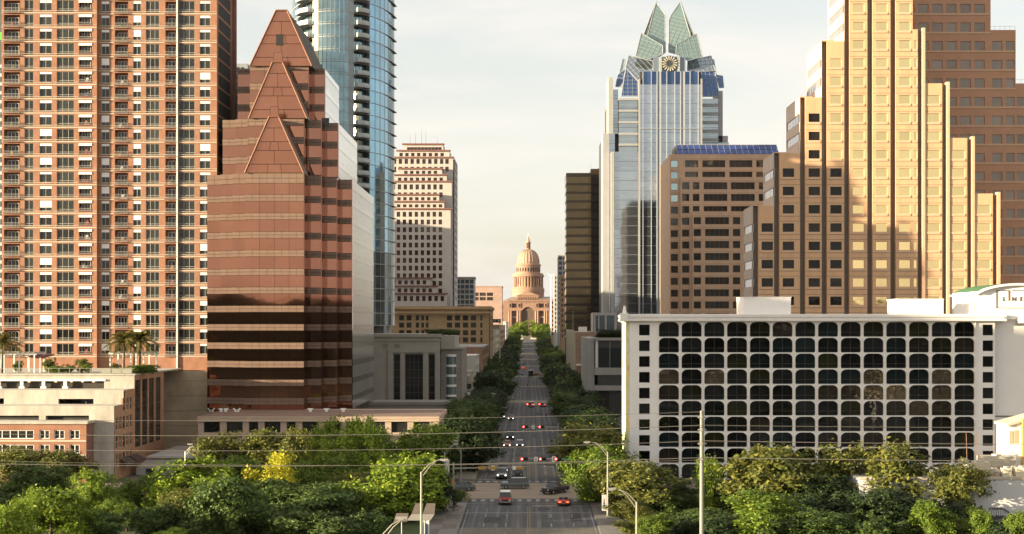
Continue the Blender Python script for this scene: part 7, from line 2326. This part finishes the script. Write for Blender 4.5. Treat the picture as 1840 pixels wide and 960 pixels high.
def street_lamp(px, D, ytop, dirx, label, banner=None, m=POLE_T, reach=2.6, sign=None):
    x = X(px, D); zt = Z(ytop, D)
    t = thing('street_lamp', label, 'street lamp', (x, D, GZ(D)), group='street lamps')
    q = MB(); q.cyl((x, D, GZ(D)), (x, D, zt), .16, .10, 10); q.box(x - .25, x + .25, D - .25, D + .25, GZ(D), GZ(D) + .5); q.build('pole', m, t)
    q = MB()
    p = [(x, D, zt - .1), (x + dirx * .9, D, zt + .85), (x + dirx * 1.7, D, zt + 1.25), (x + dirx * reach, D, zt + 1.35)]
    q.tube(p, .05, 6); q.tube([(x, D, zt - .7), (x + dirx * .95, D, zt + .6), (x + dirx * 1.65, D, zt + 1.2)], .045, 6); q.build('arm', m, t)
    q = MB(); xe = x + dirx * (reach + .3); q.box(xe - .45, xe + .45, D - .16, D + .16, zt + 1.24, zt + 1.42); q.box(xe - .2, xe + .2, D - .2, D + .2, zt + 1.18, zt + 1.30); q.build('lamp_head', METAL, t)
    if banner:
        z0, z1, s_ = banner; q = MB(); bx = x + s_ * .5; q.box(bx - .32, bx + .32, D - .03, D + .03, z0, z1); b = q.build('banner', mat('pale_banner', (.52, .50, .48), .8, var=.1), t)
        for k in range(3):
            q = MB(); zc = z0 + (z1 - z0) * (.3 + .18 * k); ww = (.16, .11, .07)[k]; q.box(bx - ww, bx + ww * .7, D - .045, D - .035, zc - .2, zc + .18); q.build('banner_figure', mat(('banner_blue', 'banner_dark', 'banner_red')[k], ((.05, .10, .22), (.06, .06, .08), (.35, .08, .06))[k], .8, var=.2), t)
    if sign:
        z0 = sign; q = MB(); q.box(x - .38, x + .38, D - .2, D - .14, z0 - .4, z0 + .4); q.build('sign_plate', SIGNW, t)
        q = MB(); q.box(x - .25, x - .08, D - .22, D - .21, z0 - .22, z0 + .22); q.box(x - .02, x + .28, D - .22, D - .21, z0 + .05, z0 + .22); q.box(x + .1, x + .2, D - .22, D - .21, z0 - .22, z0 + .05); q.build('sign_mark', SIGNK, t)
street_lamp(1092, 190, 812, -1, 'tall lamp post with banner on the east bridge pavement', banner=(Z(918, 190), Z(889, 190), -1), sign=Z(951, 190))
street_lamp(1144, 139, 902, -1, 'lower lamp post with twin-bar arm nearer the camera on the east side', reach=2.3)
street_lamp(757, 150, 848, 1, 'tall lamp post before the great round lime tree', reach=2.2)
street_lamp(684, 105, 962, 1, 'lamp arm rising from the bottom edge on the west side', reach=1.3)
street_lamp(799, 232, 812, 1, 'grey lamp post with blue and white sign by the cross street', banner=(Z(866, 232), Z(826, 232), 1), m=POLE_G, reach=1.6)
street_lamp(828, 237, 806, -1, 'thick grey camera pole behind the signal mast', m=POLE_G, reach=.6)
street_lamp(333, 236, 812, 1, 'lone pale lamp post above the lilac ramp wall', m=METAL, reach=.5)
street_lamp(1018, 420, 728, -1, 'lamp arm reaching out of the east street trees', m=METAL, reach=2.6)
street_lamp(880, 371, 716, 1, 'short lamp post by the west kerb two blocks up', m=METAL, reach=.5)

t = thing('utility_pole', 'tall plain utility pole in front of the hotel', 'utility pole', (X(1261, 100), 100, 0))
q = MB(); q.cyl((X(1261, 100), 100, 0), (X(1261, 100), 100, Z(738, 100)), .21, .135, 12); q.build('pole', mat('pale_pole', (.21, .195, .17), .6, var=.12), t)
for zz in (750, 772, 797, 825):
    q = MB(); q.box(X(1261, 100) - .3, X(1261, 100) + .3, 99.7, 99.86, Z(zz, 100) - .05, Z(zz, 100) + .05); q.cyl((X(1261, 100), 99.8, Z(zz, 100)), (X(1261, 100), 99.6, Z(zz, 100)), .07, .07, 8); q.build('insulator', POLE_G, t)
for side in (-1, 1):      # poles outside the frame that carry the far wire ends
    xx = X(1261, 100) + side * 78
    t = thing('utility_pole', 'utility pole out of frame that holds the %s wire ends' % ('west' if side < 0 else 'east'), 'utility pole', (xx, 100, 0))
    q = MB(); q.cyl((xx, 100, 0), (xx, 100, Z(735, 100)), .24, .155, 12); q.build('pole', MATS['pale_pole'], t)
WIRE = mat('pale_cable', (.17, .155, .135), .6, metal=.0, var=0)
for i, (yl, ym, yr, rad) in enumerate([(738, 756, 740, .014), (758, 783, 764, .021), (786, 810, 792, .019), (812, 837, 822, .021), (800, 834, 826, .012)]):
    xa, xb = X(1261, 100) - 78, X(1261, 100)
    q = MB(); pts = []
    for k in range(41):
        f = k / 40; xx = xa + (xb - xa) * f
        zl, zr, zm = Z(yl, 99.7), Z(yr, 99.7), Z(ym, 99.7)
        sag = ((zl + zr) / 2 - zm)
        pts.append((xx, 99.6 - .03 * i, zl + (zr - zl) * f - sag * 4 * f * (1 - f)))
    q.tube(pts, rad, 5); o = q.build('power_cable', WIRE); tag(o, 'power cable west of the utility pole, %s from the top' % ordinal(i + 1), 'cable', 'power cables')
for i, (ya, yb, yend, rad) in enumerate([(764, 769, 758, .016), (792, 799, 788, .022), (822, 829, 818, .026)]):
    xa, xb = X(1261, 100), X(1261, 100) + 78
    q = MB(); pts = []
    for k in range(31):
        f = k / 30; zl, zr = Z(ya, 99.7), Z(yend, 99.7); sag = (zl + zr) / 2 - Z(yb, 99.7)
        pts.append((xa + (xb - xa) * f, 99.6 - .03 * i, zl + (zr - zl) * f - sag * 4 * f * (1 - f)))
    q.tube(pts, rad, 5); o = q.build('power_cable', WIRE); tag(o, 'power cable east of the utility pole, %s from the top' % ordinal(i + 1), 'cable', 'power cables')

# ------------------------------------------------------------------ things on the near west corner
t = thing('solar_canopy', 'tilted brown slatted canopy on a post beside the tall lamp', 'canopy', (X(764, 166), 166, 0))
D = 166
za, zb_ = Z(906, D), Z(930, D)
for i in range(2):
    a, b = (X(742, D), X(761, D)) if i == 0 else (X(762, D), X(783, D))
    q = MB(); q.poly([(a - .0, D - 2.0, zb_ + .7), (b, D - 2.0, zb_ + .7), (b - .1, D + .8, za), (a + .25, D + .8, za)]); q.poly([(a, D - 2.0, zb_ + .62), (a + .25, D + .8, za - .08), (b - .1, D + .8, za - .08), (b, D - 2.0, zb_ + .62)])
    q.build('canopy_panel', mat('brown_canopy', (.13, .10, .08), .7, var=.15), t)
q = MB(); q.poly([(X(734, D), D - 2.6, zb_), (X(776, D), D - 2.6, zb_), (X(783, D), D - 2.02, zb_ + .68), (X(742, D), D - 2.02, zb_ + .68)]); q.build('canopy_lip', mat('pale_canopy_lip', (.22, .20, .18), .7, var=.1), t)
q = MB(); q.cyl((X(764, D), D - .6, 0), (X(764, D), D - .6, zb_ + 1.0), .1, .1, 8); q.build('post', POLE_G, t)
t = thing('solar_canopy', 'smaller dark tilted canopy left of the brown slatted one', 'canopy', (X(722, 160), 160, 0))
D = 160
q = MB(); q.poly([(X(709, D), D - 1, Z(935, D)), (X(733, D), D - 1, Z(935, D)), (X(733, D), D + .8, Z(924, D)), (X(711, D), D + .8, Z(924, D))]); q.poly([(X(709, D), D - 1, Z(935, D) - .06), (X(711, D), D + .8, Z(924, D) - .06), (X(733, D), D + .8, Z(924, D) - .06), (X(733, D), D - 1, Z(935, D) - .06)]); q.build('canopy_panel', MATS['brown_canopy'], t)
q = MB(); q.cyl((X(722, D), D, 0), (X(722, D), D, Z(930, D)), .08, .08, 8); q.build('post', POLE_G, t)
t = thing('park_banner', 'white and blue pillar sign at the bottom of the tall lamp post', 'sign', (X(765, 172), 172, 0))
D = 172
q = MB(); q.box(X(759, D), X(771, D), D, D + .3, 0, Z(934, D)); q.box(X(762, D), X(768, D), D + .002, D + .28, Z(934, D), Z(932, D)); q.build('sign_panel', SIGNW, t)
for k in range(3):
    q = MB(); c = X(762 + 2.6 * k, D); q.box(c - .1, c + .1, D - .02, D - .004, .2, Z(938 + 2 * k, D)); q.build('blue_stroke', mat('sign_blue', (.08, .16, .34), .7, var=.2), t)
for i, (px, D, w, h) in enumerate([(807, 207, .5, 1.3), (795, 205, .7, 1.0)]):
    t = thing('stone_planter', '%s stone planter pillar at the bridge corner' % ('taller' if i == 0 else 'squat'), 'planter', (X(px, D), D, .14))
    q = MB(); q.box(X(px, D) - w, X(px, D) + w, D - w, D + w, .14, h); q.box(X(px, D) - w - .1, X(px, D) + w + .1, D - w - .1, D + w + .1, h, h + .15); q.build('planter_block', CONC, t)
tree(X(820, 208), 208, 1.9, 1.0, L_DARK, 'round dark shrub beside the stone planters', 'shrub', zbot=.15, protos=CROWNS_S, cat='shrub')
t = thing('palm_shrub', 'spiky fan palm shrub on the bridge corner', 'shrub', (X(829, 209), 209, .14)); put(PALM, 'fronds', t, (X(829, 209), 209, 1.0), 0, .62)
q = MB(); q.cyl((X(829, 209), 209, .14), (X(829, 209), 209, 1.0), .14, .12, 8); q.build('trunk', BARK, t)
t = thing('signal_cabinet', 'orange pedestrian signal box on the signal mast', 'signal box', (X(810, 213.6), 213.6, 1.8)); q = MB(); x_ = X(811, 213.6); q.box(x_ - .25, x_ + .25, 213.45, 213.75, 2.3, 2.8); q.box(x_ - .2, x_ + .2, 213.3, 213.45, 2.7, 2.78); q.build('box', mat('orange_box', (.5, .22, .04), .6), t)

# ------------------------------------------------------------------ people
def person(x, y, rz, shirt, trousers, label, stride=.16):
    zg = GZ(y) + .02
    t = thing('person', label, 'person', (x, y, zg), rz, group='people crossing the avenue')
    vs = [(0, 0, .95), (0, 0, 1.18), (0, 0, 1.42), (0, -.01, 1.52), (0, -.02, 1.66), (0, -.02, 1.75),
          (.10, 0, .90), (.11, -stride * .6, .50), (.11, -stride, .07), (.11, -stride - .14, .03),
          (-.10, 0, .90), (-.11, stride * .3, .50), (-.11, stride, .09), (-.11, stride - .13, .03),
          (.19, 0, 1.40), (.25, .06, 1.14), (.24, -.04, .92), (.24, -.07, .84), (-.19, 0, 1.40), (-.25, -.06, 1.14), (-.24, -.14, .93), (-.24, -.17, .85)]
    es = [(0, 1), (1, 2), (2, 3), (3, 4), (4, 5), (0, 6), (6, 7), (7, 8), (8, 9), (0, 10), (10, 11), (11, 12), (12, 13), (2, 14), (14, 15), (15, 16), (16, 17), (2, 18), (18, 19), (19, 20), (20, 21)]
    rs = [.15, .14, .16, .06, .10, .07, .10, .07, .045, .04, .10, .07, .045, .04, .07, .05, .035, .035, .07, .05, .035, .035]
    me = bpy.data.meshes.new('body'); me.from_pydata(vs, es, []); me.update()
    o = bpy.data.objects.new('body', me); COL.objects.link(o)
    md_ = o.modifiers.new('skin', 'SKIN'); sb = o.modifiers.new('sub', 'SUBSURF'); sb.levels = sb.render_levels = 1
    for v, r_ in zip(me.skin_vertices[0].data, rs): v.radius = (r_, r_ * .85)
    me.skin_vertices[0].data[0].use_root = True
    dg = bpy.context.evaluated_depsgraph_get(); m2 = bpy.data.meshes.new_from_object(o.evaluated_get(dg))
    bpy.data.objects.remove(o)
    m2.materials.clear()
    for m in (trousers, shirt, mat('skin', (.36, .20, .13), .6, var=0), mat('hair', (.03, .02, .015), .8, var=0)): m2.materials.append(m)
    for p in m2.polygons:
        c = p.center; p.use_smooth = True
        p.material_index = 0 if (c.z < .95 and abs(c.x) < .2) else (1 if c.z < 1.46 and not (abs(c.x) > .2 and c.z < 1.1) else (2 if c.z < 1.68 and (c.y < .03 or c.z < 1.56) else 3))
    put(m2, 'body', t, (0, 0, 0), local=True)
SH = [mat('shirt_black', (.02, .02, .02), .9, var=0), mat('shirt_orange', (.6, .16, .04), .9, var=0), mat('shirt_white', (.6, .6, .58), .9, var=0)]
TRS = mat('trousers_dark', (.02, .02, .03), .9, var=0)
person(X(948, 590), 590, .3, SH[0], TRS, 'person in black walking across the avenue at the tan crossing')
person(X(915, 484), 484, R(80), SH[1], TRS, 'person in an orange top crossing near the west kerb')
person(X(922, 485), 485, R(80), SH[2], TRS, 'person in a pale top following the one in orange')
person(X(981, 392), 392, R(200), SH[0], TRS, 'person in dark clothes by the east kerb two blocks up')
t = thing('lawn_bench_wall', 'low pale stone edging beside the park path', 'wall', (X(300, 186), 186, 0))
q = MB(); q.box(X(250, 187), X(320, 187), 186.8, 187.3, -.05, .35); q.build('edging', CREAM, t)
tag(strip('path', -90, -40, [183.5, 185.6], -.03, mat('pale_path', (.36, .30, .22), .9, var=.2)), kind='structure')
# ------------------------------------------------------------------ evening haze
hz = MB(); hz.box(-1500, 1500, -700, 1900, -2.5, 190)
hm = bpy.data.materials.new('evening_haze'); hm.use_nodes = True
hn, hl = hm.node_tree.nodes, hm.node_tree.links
hn.remove(hn['Principled BSDF'])
pv_ = hn.new('ShaderNodeVolumePrincipled'); pv_.inputs['Color'].default_value = (.93, .90, .86, 1); pv_.inputs['Density'].default_value = .000012; pv_.inputs['Anisotropy'].default_value = .2
hl.new(pv_.outputs['Volume'], hn['Material Output'].inputs['Volume'])
tag(hz.build('haze', hm), 'thin warm evening haze over the city', 'haze', kind='stuff')
